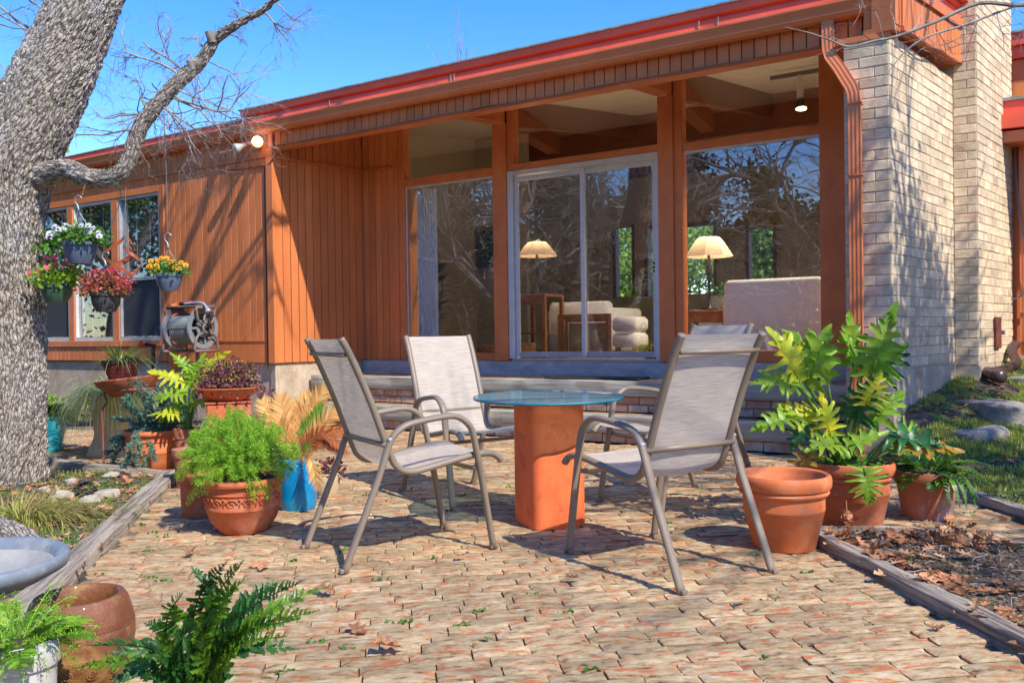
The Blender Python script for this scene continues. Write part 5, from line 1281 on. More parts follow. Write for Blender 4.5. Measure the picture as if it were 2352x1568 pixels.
for r_i in range(8):
    z = ph_ * (.06 + .72 * r_i / 8); n_ = 26; R0 = pr * (.68 + .25 * (z / (ph_ * .78)))
    for k in range(n_):
        a = 2 * pi * (k + .5 * (r_i % 2)) / n_; dn = Vector((cos(a), sin(a), .0)); ms.append(TR(Vector((R0 * cos(a), R0 * sin(a), z + .017)) , Vector((0, 0, -1)), dn, .019, 1.1))
SC = ([(-.5, 0, .05), (.5, 0, .05), (.48, .6, .16), (-.48, .6, .16), (0, 1.0, .12), (0, .35, .32)], [(0, 1, 5), (1, 2, 5), (2, 4, 5), (4, 3, 5), (3, 0, 5)])
mb.inst(*SC, ms); tag(mb.build('scales', mat('red_scale', (0.45, 0.055, 0.03), (0.30, .035, .02), 10, .45, .1), t, local=True), kind='stuff')
mb = MB()
for k in range(150):
    a = rnd.uniform(0, 6.28); d = Vector((cos(a), sin(a) * .7, rnd.uniform(.25, 1.6))); blade(mb, Vector((cos(a) * pr * .5, sin(a) * pr * .5, ph_ * .95)), d, rnd.uniform(.14, .34), .007, rnd.uniform(.6, 2.2), 7)
tag(mb.build('grass_blades', M['spider'], t, local=True), kind='stuff')

# ================================================================== foreground
rloc = Vector((-1.26, 2.47, 0))
t = thing('round_pot', 'squat rusty brown glazed pot with carved bands, beneath the birdbath bowl', 'flower pot', rloc)
h = .255; R_ = .148
mb = MB(); mb.lathe([(0, 0), (.10, 0), (.11, .01), (.135, .05), (R_ * .985, .11), (R_ * .985, .112), (R_ * .97, .115), (R_, .14), (R_ * .995, .175), (R_ * .98, .178), (R_ * .97, .20), (R_ * .90, .235), (R_ * .86, .25), (R_ * .80, .262), (R_ * .72, .262), (R_ * .66, .25), (R_ * .64, .22), (R_ * .75, .16)], 64); mb.build('pot', M['rustpot'], t, local=True, sharp=50)
mb = MB(); mb.disc((0, 0, .20), R_ * .72, 24, 0, .006); mb.build('soil', M['soil'], t, local=True)
mb = MB(); ms = []
for row, z in enumerate((.182, .190, .198)):
    for k in range(84): a = 2 * pi * (k + .5 * row) / 84; mb.box(Fr((cos(a) * (R_ * .975 - row * .002), sin(a) * (R_ * .975 - row * .002), z), (-sin(a), cos(a), 0), (cos(a), sin(a), 0)), -.004, .004, -.004, .0025, -.003, .003)
for k in range(14):
    a = 2 * pi * k / 14
    for rr_ in (.016, .009): mb.tube([Vector((cos(a + rr_ * 6.5 * cos(q)) * (R_ * .955), sin(a + rr_ * 6.5 * cos(q)) * (R_ * .955), .075 + rr_ * sin(q))) for q in np.linspace(0, 5.8, 11)], .0022, 4)
tag(mb.build('carved_band', M['rustpot'], t, local=True), kind='stuff')
bl = Vector((-1.52, 2.36, 0)); bz = .385; br = .262
t = thing('birdbath', 'blue-grey glazed birdbath bowl on a stem at lower left corner', 'birdbath', bl)
mb = MB(); mb.lathe([(.05, bz - .10), (.12, bz - .085), (.20, bz - .055), (br * .97, bz - .025), (br, bz - .008), (br * .995, bz + .008), (br * .96, bz + .015), (br * .91, bz + .008), (br * .86, bz - .004), (br * .84, bz - .016)], 72); mb.build('bowl', M['bath'], t, local=True, smooth=True)
mb = MB(); mb.lathe([(br * .84, bz - .016), (br * .80, bz - .020), (br * .76, bz - .034), (br * .5, bz - .062), (0, bz - .070)], 60); mb.build('basin', M['basin'], t, local=True, smooth=True)
mb = MB(); mb.lathe([(0, 0), (.12, 0), (.12, .03), (.06, .07), (.045, .15), (.055, .25), (.07, bz - .095)], 32); mb.build('stem', M['bath'], t, local=True, smooth=True)
wl_ = Vector((-1.195, 2.05, 0)); 
t = make_pot('cream plastic pot of mixed ferns cut off by the lower left corner', wl_, .075, .095, .285, 'classic', 'whitepot', soil=.95)
holly_plant(t, .275, 14, .10, .17, 1.0, ('phil', 'holly'), .05, (.3, .9), .05, npin=8, tmpl=HOLLY)
mb = MB(); ms = []
for k in range(90):
    d = rdir(.05, 1); pts = arc(Vector((d.x * .05, d.y * .05, .27)), d, rnd.uniform(.06, .15), .9, 7, .1); mb.tube(pts, .0009, 3, False)
    for q in pts[1:]: ms += [TR(q + rdir() * .008, rdir(), rdir(), rnd.uniform(.008, .015), 1.5) for _ in range(10)]
mb.inst(*NEEDLE, ms); tag(mb.build('fine_fern', M['asp'], t, local=True), kind='stuff')
hl = Vector((-.735, 1.98, 0))
t = make_pot('glossy green holly fern rising in the foreground at the bottom edge', hl, .08, .11, .12, 'classic', 'terra2', soil=.9)
tips = [(560, 1285), (640, 1335), (700, 1330), (752, 1345), (735, 1400), (560, 1330), (480, 1340), (420, 1360), (440, 1300), (380, 1400), (330, 1430), (300, 1480), (240, 1500), (200, 1480), (640, 1400), (690, 1420), (600, 1380), (500, 1400), (520, 1290), (460, 1440), (350, 1520), (250, 1560), (180, 1530), (660, 1460), (560, 1450), (600, 1500), (410, 1480), (690, 1490)]
for i, (x, y) in enumerate(tips):
    dY = rnd.uniform(-.28, .22); tip = AY(x, y, hl.y + dY) - hl; root = Vector((rnd.uniform(-.05, .05), rnd.uniform(-.05, .05), .11))
    mid_ = root.lerp(tip, .5) + Vector((-.03 * (1 if tip.x > 0 else -1), 0, .07)); pts = catmull([root, mid_, tip], 8)
    Lf = sum((pts[k + 1] - pts[k]).length for k in range(len(pts) - 1)); n_ = max(8, int(Lf / .017))
    q = MB(); frond(q, pts, .036, n_, HOLLY, 1.15, up=(rnd.uniform(-1, 1), -.9, .8), ang=52, lift=.35, start=.2, jit=30); q.tube(pts, list(np.linspace(.0032, .001, len(pts))), 5); q.build('frond', M[rnd.choice(('holly', 'holly', 'holly2'))], t, local=True)
# ================================================================== oak at left
def bark_tube(pts, rad, n, seed, name, parent, flare=0, amp=.018, capend=True, steps=None, m='bark', nlen=None):
    pts = catmull(pts, 12); 
    L_ = [0]
    for i in range(1, len(pts)): L_.append(L_[-1] + (pts[i] - pts[i - 1]).length)
    tot = L_[-1]; nst = nlen or int(tot / .0125); vs = []; att = []; prev = None; fs = []
    def at(s):
        for i in range(1, len(pts)):
            if L_[i] >= s or i == len(pts) - 1:
                f = (s - L_[i - 1]) / max(1e-6, L_[i] - L_[i - 1]); return pts[i - 1].lerp(pts[i], f), (pts[i] - pts[i - 1]).normalized()
    rk = len(rad) - 1
    for j in range(nst + 1):
        s = tot * j / nst; p, t_ = at(s); x = (t_.orthogonal() if prev is None else prev - t_ * t_.dot(prev)).normalized(); prev = x; y = t_.cross(x)
        f = j / nst * rk; k = min(int(f), rk - 1); R = rad[k] + (rad[k + 1] - rad[k]) * (f - k)
        for i in range(n):
            a = 2 * pi * i / n; c, sn = cos(a), sin(a)
            big = noise.noise(Vector((c * 1.3, sn * 1.3, s * 1.4 + seed))) * .10 * R + .011 * noise.noise(Vector((c * R * 13, sn * R * 13, s * 3 + seed)))
            q = Vector((c * R * 36 + seed, sn * R * 36, s * 8.5))
            q = q + noise.noise_vector(q * .45) * 1.1
            v1 = noise.voronoi(q)[0]; rid = min(1.0, (v1[1] - v1[0]) * 2.2)
            fine = noise.noise(Vector((c * R * 70, sn * R * 70, s * 40 + seed)))
            r = R + big + amp * (rid - .5) + amp * .7 * fine
            vs.append(p + x * (c * r) + y * (sn * r)); att.append((a * R, s, 0))
    for j in range(nst):
        for i in range(n): fs.append((j * n + i, j * n + (i + 1) % n, (j + 1) * n + (i + 1) % n, (j + 1) * n + i))
    mb = MB(); mb.add(vs, fs)
    if capend: mb.add([at(tot)[0]], []); k = len(vs); mb.f += [(nst * n + i, nst * n + (i + 1) % n, k) for i in range(n)]; mb.mi += [0] * n; att.append((0, tot, 0))
    sh = Vector(pts[0]); me = mb.mesh(name, M[m], True, sh)
    at_ = me.attributes.new('barkuv', 'FLOAT_VECTOR', 'POINT'); at_.data.foreach_set('vector', [c for v in att for c in v])
    o = bpy.data.objects.new(name, me); COL.objects.link(o); o.parent = parent; o.location = sh - wpos(parent) if parent else sh
    return o
oakb = Vector((-3.50, 5.90, 0))
oak = thing('oak_tree', 'big leaning oak with flaky bark, its low bare branch carrying the hanging pots', 'tree', oakb)
bark_tube([(-3.53, 5.92, -.1), (-3.52, 5.90, .15), (-3.49, 5.87, .7), (-3.47, 5.86, 1.5), (-3.42, 5.85, 2.05), (-3.20, 5.86, 2.58), (-3.01, 5.88, 3.0), (-2.87, 5.90, 3.35), (-2.6, 6.0, 4.2), (-2.2, 6.1, 5.2)],
          [.30, .262, .25, .252, .256, .265, .25, .222, .208, .20, .20, .20, .19], 290, 3, 'trunk', oak, amp=.015)
bp_ = [(-3.25, 5.80, 2.08), AY(150, 388, 5.72), AY(200, 405, 5.66), AY(250, 408, 5.62), AY(290, 385, 5.6), AY(310, 330, 5.6), AY(328, 285, 5.6), AY(375, 225, 5.6), AY(420, 180, 5.6), AY(465, 140, 5.6), AY(492, 95, 5.6), AY(520, 72, 5.58), AY(560, 48, 5.55), AY(600, 25, 5.5), AY(640, -10, 5.45), AY(700, -70, 5.4)]
bark_tube(bp_, [.082, .074, .068, .064, .059, .054, .050, .048, .046, .044, .041, .036, .028, .025, .023, .02, .017], 48, 8, 'branch', oak, amp=.008, nlen=240)
for (a, b, r0, r1) in (((487, 98), (480, 72), .026, .028), ((445, 160), (432, 138), .022, .018)):
    mb = MB(); mb.tube([AY(*a, 5.58), AY(*b, 5.56)], [r0, r1], 12); mb.build('stub', M['twig'], oak, smooth=False)
def twigs(mb, p, d, L_, r, depth, spread=.9, seg=4, up=0.0, n_sh=(2, 4), wig=.22, tips=None, thorn=False):
    pts = [Vector(p)]; d = Vector(d).normalized()
    for i in range(seg):
        d = (d + Vector((rnd.gauss(0, wig), rnd.gauss(0, wig), rnd.gauss(up, wig)))).normalized(); pts.append(pts[-1] + d * (L_ / seg))
    mb.tube(pts, list(np.linspace(r, r * .55, seg + 1)), 6 if r > .01 else (4 if r > .003 else 3), False)
    if tips is not None and depth <= 1: tips.append((pts[-1], d)); tips.append((pts[seg // 2], d))
    if depth <= 0: return
    for k in range(rnd.randint(*n_sh)):
        i = rnd.randint(1, seg); dd = (d + rdir() * spread).normalized()
        twigs(mb, pts[i], dd, L_ * rnd.uniform(.5, .8), r * .55, depth - 1, spread, seg, up, n_sh, wig, tips)
def twig_fan(name, items, parent, m='twig', Y=5.6):
    q = MB()
    for (a, b, L_, r, dep) in items:
        p = AY(a[0], a[1], Y); t_ = AY(b[0], b[1], Y + rnd.uniform(-.15, .15)); twigs(q, p, t_ - p, L_ * .66, r * .8, dep, .85, 5, -.03, (3, 4), .20)
    return tag(q.build(name, M[m], parent), kind='stuff')
twig_fan('twigs', [((428, 172), (340, 120), .50, .011, 3), ((420, 180), (300, 150), .55, .010, 4), ((395, 205), (260, 200), .48, .009, 4), ((345, 260), (290, 200), .26, .014, 3), ((340, 265), (240, 250), .42, .010, 4), ((318, 300), (200, 330), .55, .009, 3),
                   ((375, 225), (330, 180), .30, .008, 3), ((478, 120), (430, 105), .22, .007, 3), ((385, 218), (500, 300), .60, .010, 4), ((390, 212), (520, 340), .72, .011, 4), ((400, 203), (540, 260), .55, .008, 4), ((470, 135), (560, 180), .40, .006, 3),
                   ((372, 230), (470, 350), .62, .009, 4), ((365, 238), (540, 370), .78, .010, 4), ((352, 255), (420, 350), .40, .007, 4), ((440, 160), (550, 330), .60, .007, 4), ((328, 300), (300, 370), .16, .004, 2), ((312, 340), (370, 380), .22, .004, 3),
                   ((590, 30), (550, 25), .20, .007, 3), ((600, 25), (700, 50), .42, .008, 4), ((630, 0), (730, 110), .40, .006, 3), ((560, 48), (530, 25), .18, .006, 3), ((515, 72), (560, 110), .14, .006, 3), ((455, 148), (400, 60), .3, .006, 3)], oak)
twig_fan('twigs', [((-60, -40), (60, 120), 1.3, .012, 4), ((20, -40), (110, 60), .9, .010, 4), ((-40, 60), (50, 130), .8, .008, 4), ((-30, 10), (90, 60), .9, .010, 4), ((-30, 110), (20, 160), .5, .006, 3)], oak, Y=6.4)
# moss clumps on the branch
mb = MB(); ms = []
for (x, y) in ((555, 78), (505, 70), (470, 120), (400, 195), (330, 285), (255, 385), (590, 30), (345, 255)):
    for k in range(60): ms.append(TR(AY(x + rnd.gauss(0, 8), y + rnd.gauss(0, 8), 5.56), rdir(), rdir(), rnd.uniform(.015, .04), .8))
mb.inst(*NEEDLE, ms); tag(mb.build('lichen', mat('lichen', (.22, .22, .14), (.12, .12, .08), 20, .9, .1), oak), kind='stuff')
# upper limbs, out of the picture above the patio: their shadows fall on the wing wall
mb = MB()
for (p, d, L_, r) in (((-2.2, 6.1, 5.2), (.7, .1, 1), 2.2, .13), ((-2.3, 6.05, 5.0), (-.5, -.3, 1), 2.4, .13), ((-1.6, 6.2, 6.3), (1, .1, .5), 2.0, .08), ((-1.9, 6.15, 5.9), (.2, -.6, 1), 1.8, .08), ((-2.4, 6.0, 4.8), (-1, .6, .8), 2.2, .08), ((-1.0, 6.2, 6.6), (1, .3, .3), 1.8, .05)):
    twigs(mb, p, d, L_, r, 4, .8, 5, .05, (2, 4), .16)
tag(mb.build('upper_limbs', M['twig'], oak), kind='stuff')
# buttress root and hose ring at the base
mb = MB(); o = bark_tube([G(-120, 1215, .0), G(-40, 1222, .03), G(30, 1240, .03), G(85, 1256, .01), G(140, 1272, -.05)], [.11, .11, .095, .07, .02], 60, 21, 'root', oak, amp=.012)
mb = MB(); mb.tube([oakb + Vector((-.02 + .305 * cos(a), .305 * sin(a), .03 + .01 * sin(a * 3))) for a in np.linspace(-2.2, .9, 24)], .016, 8); mb.build('collar_hose', M['rubber'], oak, smooth=True)

# ================================================================== hanging pots
def hang(label, cx, ytop, wt, hpx, Y, potm, cable_top, hook_y, group='flower pots hanging from the oak branch', cat='hanging pot', hookm='steel', wirem='greyw'):
    c = AY(cx, ytop, Y); s = Y / FPX; rt = wt / 2 * s; h = hpx * s; base = c - EZ * h
    t = thing('hanging_pot', label, cat, base, 0, group)
    mb = MB(); mb.lathe([(0, 0), (rt * .60, 0), (rt * .62, h * .04), (rt * .86, h * .38), (rt * .93, h * .72), (rt * .94, h * .80), (rt * 1.02, h * .82), (rt * 1.02, h * .97), (rt * .98, h), (rt * .93, h), (rt * .9, h * .8)], 40); mb.build('pot', M[potm], t, local=True, sharp=40)
    mb = MB(); mb.disc((0, 0, h * .9), rt * .9, 20, 0, .01); mb.build('soil', M['soil'], t, local=True)
    hk = AY(cx + (hook_y[1] if isinstance(hook_y, tuple) else 0), hook_y[0] if isinstance(hook_y, tuple) else hook_y, Y) - base
    mb = MB()
    for a in (.3, 2.4, 4.5): mb.tube([(rt * cos(a), rt * sin(a), h * .98), tuple(hk - EZ * .035)], .0018, 4)
    mb.build('hanger_wire', M[hookm], t, local=True)
    mb = MB(); mb.tube([hk - EZ * .045, hk - EZ * .02, hk + Vector((-.004, 0, .0)), hk + Vector((-.022, 0, .022)), hk + Vector((-.020, 0, .05)), hk + Vector((0, 0, .066)), hk + Vector((.020, 0, .052)), hk + Vector((.020, 0, .036))], [.009, .008, .005, .0055, .0055, .0055, .005, .004], 8); mb.build('hook', M[hookm], t, local=True, smooth=True)
    if cable_top:
        tp = AY(*cable_top, Y) - base; mb = MB(); mb.tube([hk + EZ * .062, hk.lerp(tp, .5) + Vector((.004, 0, 0)), tp], .0030, 5); mb.build('cable', M[wirem], t, local=True)
    return t, rt, h
def pansy(t, p, d, s, mt, mc):
    q = MB(); d = Vector(d).normalized(); B = Matrix.Translation(p) @ RM3(Vector((0, 0, 1)) - d * d.z + Vector((.001, 0, 0)), d) @ Matrix.Diagonal((s, s, s, 1))
    for k, (a, w) in enumerate(((90, .5), (35, .48), (145, .48), (215, .42), (-35, .42))):
        a = radians(a); c = Vector((cos(a) * .42, sin(a) * .42, .02 * k)); vs = [B @ (Vector((0, 0, .02 * k)))] + [B @ (c + Vector((cos(b) * w, sin(b) * w, .06 * sin(b * 3)))) for b in np.linspace(0, 2 * pi, 9)[:-1]]
        q.add(vs, [(0, 1 + i, 1 + (i + 1) % 8) for i in range(8)], 0)
    for a in (215, -35, 270):
        a = radians(a); c = Vector((cos(a) * .2, sin(a) * .2, .13)); q.add([B @ (c + Vector((cos(b) * .17, sin(b) * .17, 0))) for b in np.linspace(0, 2 * pi, 7)[:-1]], [tuple(range(6))], 1)
    q.build('flower', [M[mt], M[mc]], t, local=True)
t, rt, h = hang('slate blue hanging pot of white and violet pansies', 184, 556, 76, 50, 5.60, 'greypot', (195, 425), (472, -4), wirem='wicker')
leafcloud(t, (.01, 0, h + .02), .15, 800, OVAL, .018, .034, 'pansyleaf', zmin=-.35, inner=.35, sq=(1.1, 1, .62)); tag(t.children[-1], kind='stuff')
for k in range(17): x = rnd.uniform(-.17, .19); pansy(t, Vector((x, -.09 + rnd.uniform(-.04, .05), h + .11 - abs(x) * .35 + rnd.uniform(-.03, .03))), (rnd.uniform(-.3, .4), -1, .5), .025, 'whitep', 'violet')
t, rt, h = hang('smaller slate blue hanging pot of bright yellow pansies, by itself on a long cable', 388, 629, 60, 38, 5.60, 'greypot', (376, 255), (558, -2), wirem='greyw')
leafcloud(t, (.0, 0, h + .01), .115, 560, OVAL, .014, .027, 'pansyleaf', zmin=-.25, inner=.35, sq=(1.1, 1, .6))
for k in range(19): x = rnd.uniform(-.12, .14); pansy(t, Vector((x, -.07 + rnd.uniform(-.03, .05), h + .075 - abs(x) * .2 + rnd.uniform(-.03, .03))), (rnd.uniform(-.3, .4), -1, .5), .022, 'yellow', 'maroon')
t, rt, h = hang('dark hanging pot of pink begonias below the copper spinner', 243, 672, 68, 44, 5.52, 'darkpot', None, (600, 0))
leafcloud(t, (-.005, 0, h + .02), .145, 800, OVAL, .016, .030, 'begleaf', zmin=-.4, inner=.35, sq=(1.1, 1, .75))
leafcloud(t, (.03, -.03, h + .045), .145, 330, OVAL, .012, .022, 'pink', zmin=-.3, inner=.7, sq=(1.05, 1, .72), name='blossom')
t, rt, h = hang('green hanging pot with trailing green leaves and a few red flowers, partly behind the trunk', 130, 655, 72, 38, 5.72, 'greenpot', None, (590, 10))
leafcloud(t, (.03, 0, h + .03), .16, 760, OVAL, .018, .034, 'phil', zmin=-.4, inner=.3, sq=(1.1, 1, .7))
leafcloud(t, (.02, -.04, h + .06), .15, 26, OVAL, .03, .045, 'pink', zmin=.1, inner=.7, name='blossom')
t, rt, h = hang('hanging pot mostly behind the oak trunk with one pale pansy showing', 92, 590, 70, 40, 5.95, 'greenpot', (118, 410), (500, 20))
leafcloud(t, (.05, 0, h + .03), .15, 300, OVAL, .03, .05, 'pansyleaf', zmin=-.2, inner=.3)
pansy(t, Vector((.125, -.1, h + .13)), (0, -1, .3), .040, 'whitep', 'violet')
# spinner
sc = AY(288, 603, 5.45)
t = thing('wind_spinner', 'copper ribbon wind spinner turning between the hanging pots', 'wind spinner', sc)
for k in range(4):
    mb = MB(); vs = []; N_ = 56; R0 = (.13, .13, .085, .085)[k]; H0 = (.165, .165, .12, .12)[k]
    for i in range(N_ + 1):
        u = i / N_; z = H0 * (1 - 2 * u); r = R0 * sin(pi * u) ** 1.3 + .012; a = k * pi / 2 * 1.3 + .4 + 1.25 * pi * u
        c = Vector((r * cos(a), r * sin(a), z)); wv = Vector((-sin(a) * .3, cos(a) * .3, 1)).normalized() * .011
        vs += [c - wv, c + wv]
    mb.add(vs, [(2 * i, 2 * i + 1, 2 * i + 3, 2 * i + 2) for i in range(N_)]); mb.build('ribbon', M['copper'], t, local=True, smooth=True)
mb = MB(); mb.tube([(0, 0, .15), AY(288, 430, 5.45) - sc], .0022, 5); mb.build('cable', M['greyw'], t, local=True)
t = thing('green_cord', 'loose green cord looped round the oak branch', 'cord', AY(265, 430, 5.58)); q = MB()
q.tube(catmull([AY(250, 410, 5.54) - wpos(t), AY(272, 425, 5.54) - wpos(t), AY(277, 450, 5.58) - wpos(t), AY(268, 485, 5.6) - wpos(t), AY(250, 530, 5.6) - wpos(t), AY(243, 560, 5.6) - wpos(t)], 5), .003, 5); q.build('strand', mat('green_cord', (.02, .16, .12), None, 5, .5, 0), t, local=True)

# ================================================================== hose reel, standpipe
ro = W(-1.22, 1.62, 1.10)
t = thing('hose_reel', 'taupe garden hose reel wound with grey hose against the orange wall', 'hose reel', ro)
t.scale = (1.18, 1.18, 1.18)
ax = Vector((cos(radians(-24)), sin(radians(-24)), 0)); ay = Vector((-ax.y, ax.x, 0)); F_ = Fr((0, 0, 0), ax, -ay)
def ringw(q, a0, r0, r1, w):
    n = 40; vs = [F_.P(a, r * cos(2 * pi * k / n), r * sin(2 * pi * k / n)) for (a, r) in ((a0, r0), (a0, r1), (a0 + w, r1), (a0 + w, r0)) for k in range(n)]
    q.add(vs, [(i * n + k, i * n + (k + 1) % n, ((i + 1) % 4) * n + (k + 1) % n, ((i + 1) % 4) * n + k) for i in range(4) for k in range(n)])
for a0 in (-.17, .15):
    q = MB(); ringw(q, a0, .155, .20, .02); ringw(q, a0, .035, .085, .02)
    for k in range(7):
        a = 2 * pi * k / 7; q.tube([F_.P(a0 + .01, .08 * cos(a), .08 * sin(a)), F_.P(a0 + .01, .16 * cos(a), .16 * sin(a))], .012, 6)
    q.build('drum_flange', M['reelw'], t, local=True, sharp=40)
q = MB()
for layer, r in enumerate((.12, .142)):
    for k in range(13): a_ = -.14 + .022 * k + .006 * layer; q.tube([F_.P(a_ + .01 * i / 24, (r + .004 * sin(i)) * cos(2 * pi * i / 24), (r + .004 * sin(i)) * sin(2 * pi * i / 24)) for i in range(25)], .0115, 7, False)
q.build('wound_hose', M['hose'], t, local=True, smooth=True)
for a0 in (-.215, .195):
    q = MB(); ringw(q, a0, .03, .055, .025)
    for b, c in ((-.16, -.22), (.16, -.22), (-.12, .20), (.13, .20)): q.tube(catmull([F_.P(a0 + .012, b * .3, c * .2), F_.P(a0 + .012, b * .8, c * .4), F_.P(a0 + .012, b, c)], 4), .012, 8)
    q.tube([F_.P(a0 + .012, -.16, -.22), F_.P(a0 + .012, .16, -.22)], .013, 8); q.tube([F_.P(a0 + .012, -.12, .20), F_.P(a0 + .012, .13, .20)], .013, 8)
    q.build('side_frame', M['reel'], t, local=True, smooth=True)
q = MB(); q.box(F_, -.22, .22, -.10, .12, .205, .222, 0, .006); q.box(F_, -.22, .22, -.10, -.09, .222, .24); q.build('tray', M['reel'], t, local=True)
q = MB(); q.tube([F_.P(.21, 0, 0), F_.P(.25, 0, 0), F_.P(.26, .02, .10), F_.P(.26, .02, .12), F_.P(.32, .02, .12)], [.016, .016, .014, .014, .012], 10); q.build('crank', M['rubber'], t, local=True, smooth=True)
q = MB(); q.tube(catmull([F_.P(-.02, .05, .245), F_.P(.14, .05, .25), F_.P(.22, .05, .24), F_.P(.28, .06, .19)], 5), .012, 8); q.tube([F_.P(.275, .06, .20), F_.P(.29, .06, .165), F_.P(.295, .06, .155)], [.014, .030, .030], 16); q.build('spray_nozzle', M['alum'], t, local=True, smooth=True)
q = MB(); q.tube([F_.P(-.10, .03, .245), F_.P(.10, .03, .245)], .016, 8); q.build('nozzle_grip', M['rubber'], t, local=True, smooth=True)
q = MB(); q.box(F_, -.02, .03, -.02, .03, .245, .275, 0, .006); q.box(F_, .06, .12, -.03, .01, .235, .252, 0, .004); q.build('fitting', M['red'], t, local=True)
q = MB(); q.tube([F_.P(-.215, 0, 0), F_.P(-.30, 0, .01), F_.P(-.37, 0, .015)], [.05, .055, .035], 14); q.build('canister', M['beige'], t, local=True, smooth=True)
q = MB(); q.tube(catmull([F_.P(-.22, .05, .02), F_.P(-.28, .07, -.15), F_.P(-.35, .08, -.32), F_.P(-.42, .08, -.45)], 6), .012, 8); q.build('feed_hose', M['hose'], t, local=True, smooth=True)
q = MB(); q.tube([F_.P(0, -.09, -.22), F_.P(0, -.09, -1.08)], .02, 10); q.tube([F_.P(-.2, -.05, -.22), F_.P(.2, -.05, -.22)], .018, 8); q.build('post', M['reel'], t, local=True)
sp_ = G(402, 1010); sp_ = W(-1.95, 1.6, 0)
t = thing('standpipe', 'black garden standpipe with a red handled tap next to the hose reel', 'tap', sp_)
q = MB(); q.tube([(0, 0, 0), (0, 0, .86)], .024, 12); q.tube([(0, 0, .86), (.02, -.01, .90), (-.09, .02, .92)], .024, 12); q.build('pipe', M['rubber'], t, local=True, smooth=True)
q = MB(); q.tube([(-.10, .0, .93), (-.18, 0, .90)], [.02, .03], 10); q.tube([(-.14, -.03, .93), (-.14, -.03, .97)], .02, 8); q.build('tap_handle', M['red'], t, local=True)
t = thing('vent_pipe', 'short capped orange pipe standing against the wall above the hose reel', 'pipe', W(-1.98, 1.30, .2)); q = MB(); q.tube([(0, 0, 0), (0, 0, 1.18)], .045, 14); q.tube([(0, 0, 1.18), (0, 0, 1.22)], .055, 14); q.build('pipe', M['trim'], t, local=True, sharp=40)

# ================================================================== interior furniture
def IP(s, off, z=0.69): return W(s, off, z)
def lamp(label, s, off, ztable, zshade0, zshade1, r):
    t = thing('table_lamp', label, 'lamp', IP(s, off, ztable), 0, 'table lamps behind the glass'); H_ = zshade0 - ztable
    q = MB(); q.lathe([(0, 0), (.09, 0), (.09, .012), (.02, .03), (.014, H_ * .5), (.035, H_ * .75), (.018, H_ * .95), (.012, H_ + .05)], 20); q.build('base', M['dark'], t, local=True, smooth=True)
    q = MB(); n = 8; hh = zshade1 - zshade0
    vs = [(rr_ * cos(2 * pi * (k + .5) / n), rr_ * sin(2 * pi * (k + .5) / n), z) for (rr_, z) in ((r, H_), (r * .88, H_ + hh * .25), (r * .62, H_ + hh * .75), (r * .44, H_ + hh)) for k in range(n)]
    q.add(vs, [(i * n + k, i * n + (k + 1) % n, (i + 1) * n + (k + 1) % n, (i + 1) * n + k) for i in range(3) for k in range(n)]); q.build('lamp_shade', M['shade'], t, local=True)
    q = MB(); q.lathe([(.0, H_ + .03), (.03, H_ + .05), (.035, H_ + .09), (.0, H_ + .12)], 12); q.build('bulb', M['bulbglass'], t, local=True, smooth=True)
    ld = bpy.data.lights.new('lamp_light', 'POINT'); ld.energy = 6; ld.color = (1, .72, .42); ld.shadow_soft_size = .05; lo = bpy.data.objects.new('lamp_light', ld); COL.objects.link(lo); lo.parent = t; lo.location = (0, 0, H_ + .16)
lamp('lit table lamp with pyramid shade behind the left door panel', 1.93, -1.0, 1.47, 1.93, 2.10, .26)
lamp('table lamp with pale pyramid shade behind the right-hand window', 4.12, -.95, 1.22, 1.79, 2.0, .26)
def itab(name, label, s0, s1, o0, o1, z1, m='oak', shelf=True, cat='side table'):
    t = thing(name, label, cat, IP((s0 + s1) / 2, (o0 + o1) / 2)); 
    def b(nm, *a): q = MB(); q.box(FAC, *a, 0, .004); q.build(nm, M[m], t)
    b('top', s0, s1, o0, o1, z1 - .03, z1)
    for s in (s0, s1 - .045):
        for o_ in (o0, o1 - .045): b('leg', s, s + .045, o_, o_ + .045, .69, z1 - .031)
    b('apron', s0 + .046, s1 - .046, o1 - .03, o1 - .01, z1 - .13, z1 - .032)
    if shelf: b('shelf', s0 + .046, s1 - .046, o0 + .02, o1 - .02, .98, 1.0)
    return t
itab('side_table', 'oak side table under the left lamp', 1.70, 2.16, -1.25, -.78, 1.46)
itab('side_table', 'oak side table under the right lamp beside the white armchair', 3.86, 4.38, -1.2, -.72, 1.21)
t = thing('wicker_basket', 'wicker basket on the floor below the left side table', 'basket', IP(1.85, -.7)); q = MB()
for z in np.arange(0, .18, .018): q.tube([Vector((.2 * cos(a), .14 * sin(a), z + .012 + .006 * sin(a * 14 + z * 170))) for a in np.linspace(0, 2 * pi, 41)], .011, 5)
q.build('weave', M['wicker'], t, local=True)
t = thing('wicker_basket', 'wicker basket on the floor at the right edge of the leftmost window', 'basket', IP(1.62, -.45)); q = MB()
for z in np.arange(0, .15, .018): q.tube([Vector((.16 * cos(a), .12 * sin(a), z + .012 + .006 * sin(a * 14 + z * 170))) for a in np.linspace(0, 2 * pi, 41)], .011, 5)
q.build('weave', M['wicker'], t, local=True)
t = thing('tray_tables', 'stack of folded oak tray tables leaning behind the door glass', 'tray tables', IP(2.75, -.7))
for k in range(3):
    q = MB(); i0 = .03 * k; a0, a1, zt = 2.42 + i0, 3.10 - i0, 1.20 - i0; of = -.62 - .03 * k
    q.box(FAC, a0, a0 + .03, of - .02, of, .70, zt); q.box(FAC, a1 - .03, a1, of - .02, of, .70, zt); q.box(FAC, a0 + .031, a1 - .031, of - .02, of, zt - .03, zt); q.build('tray_frame', M['oak'], t)
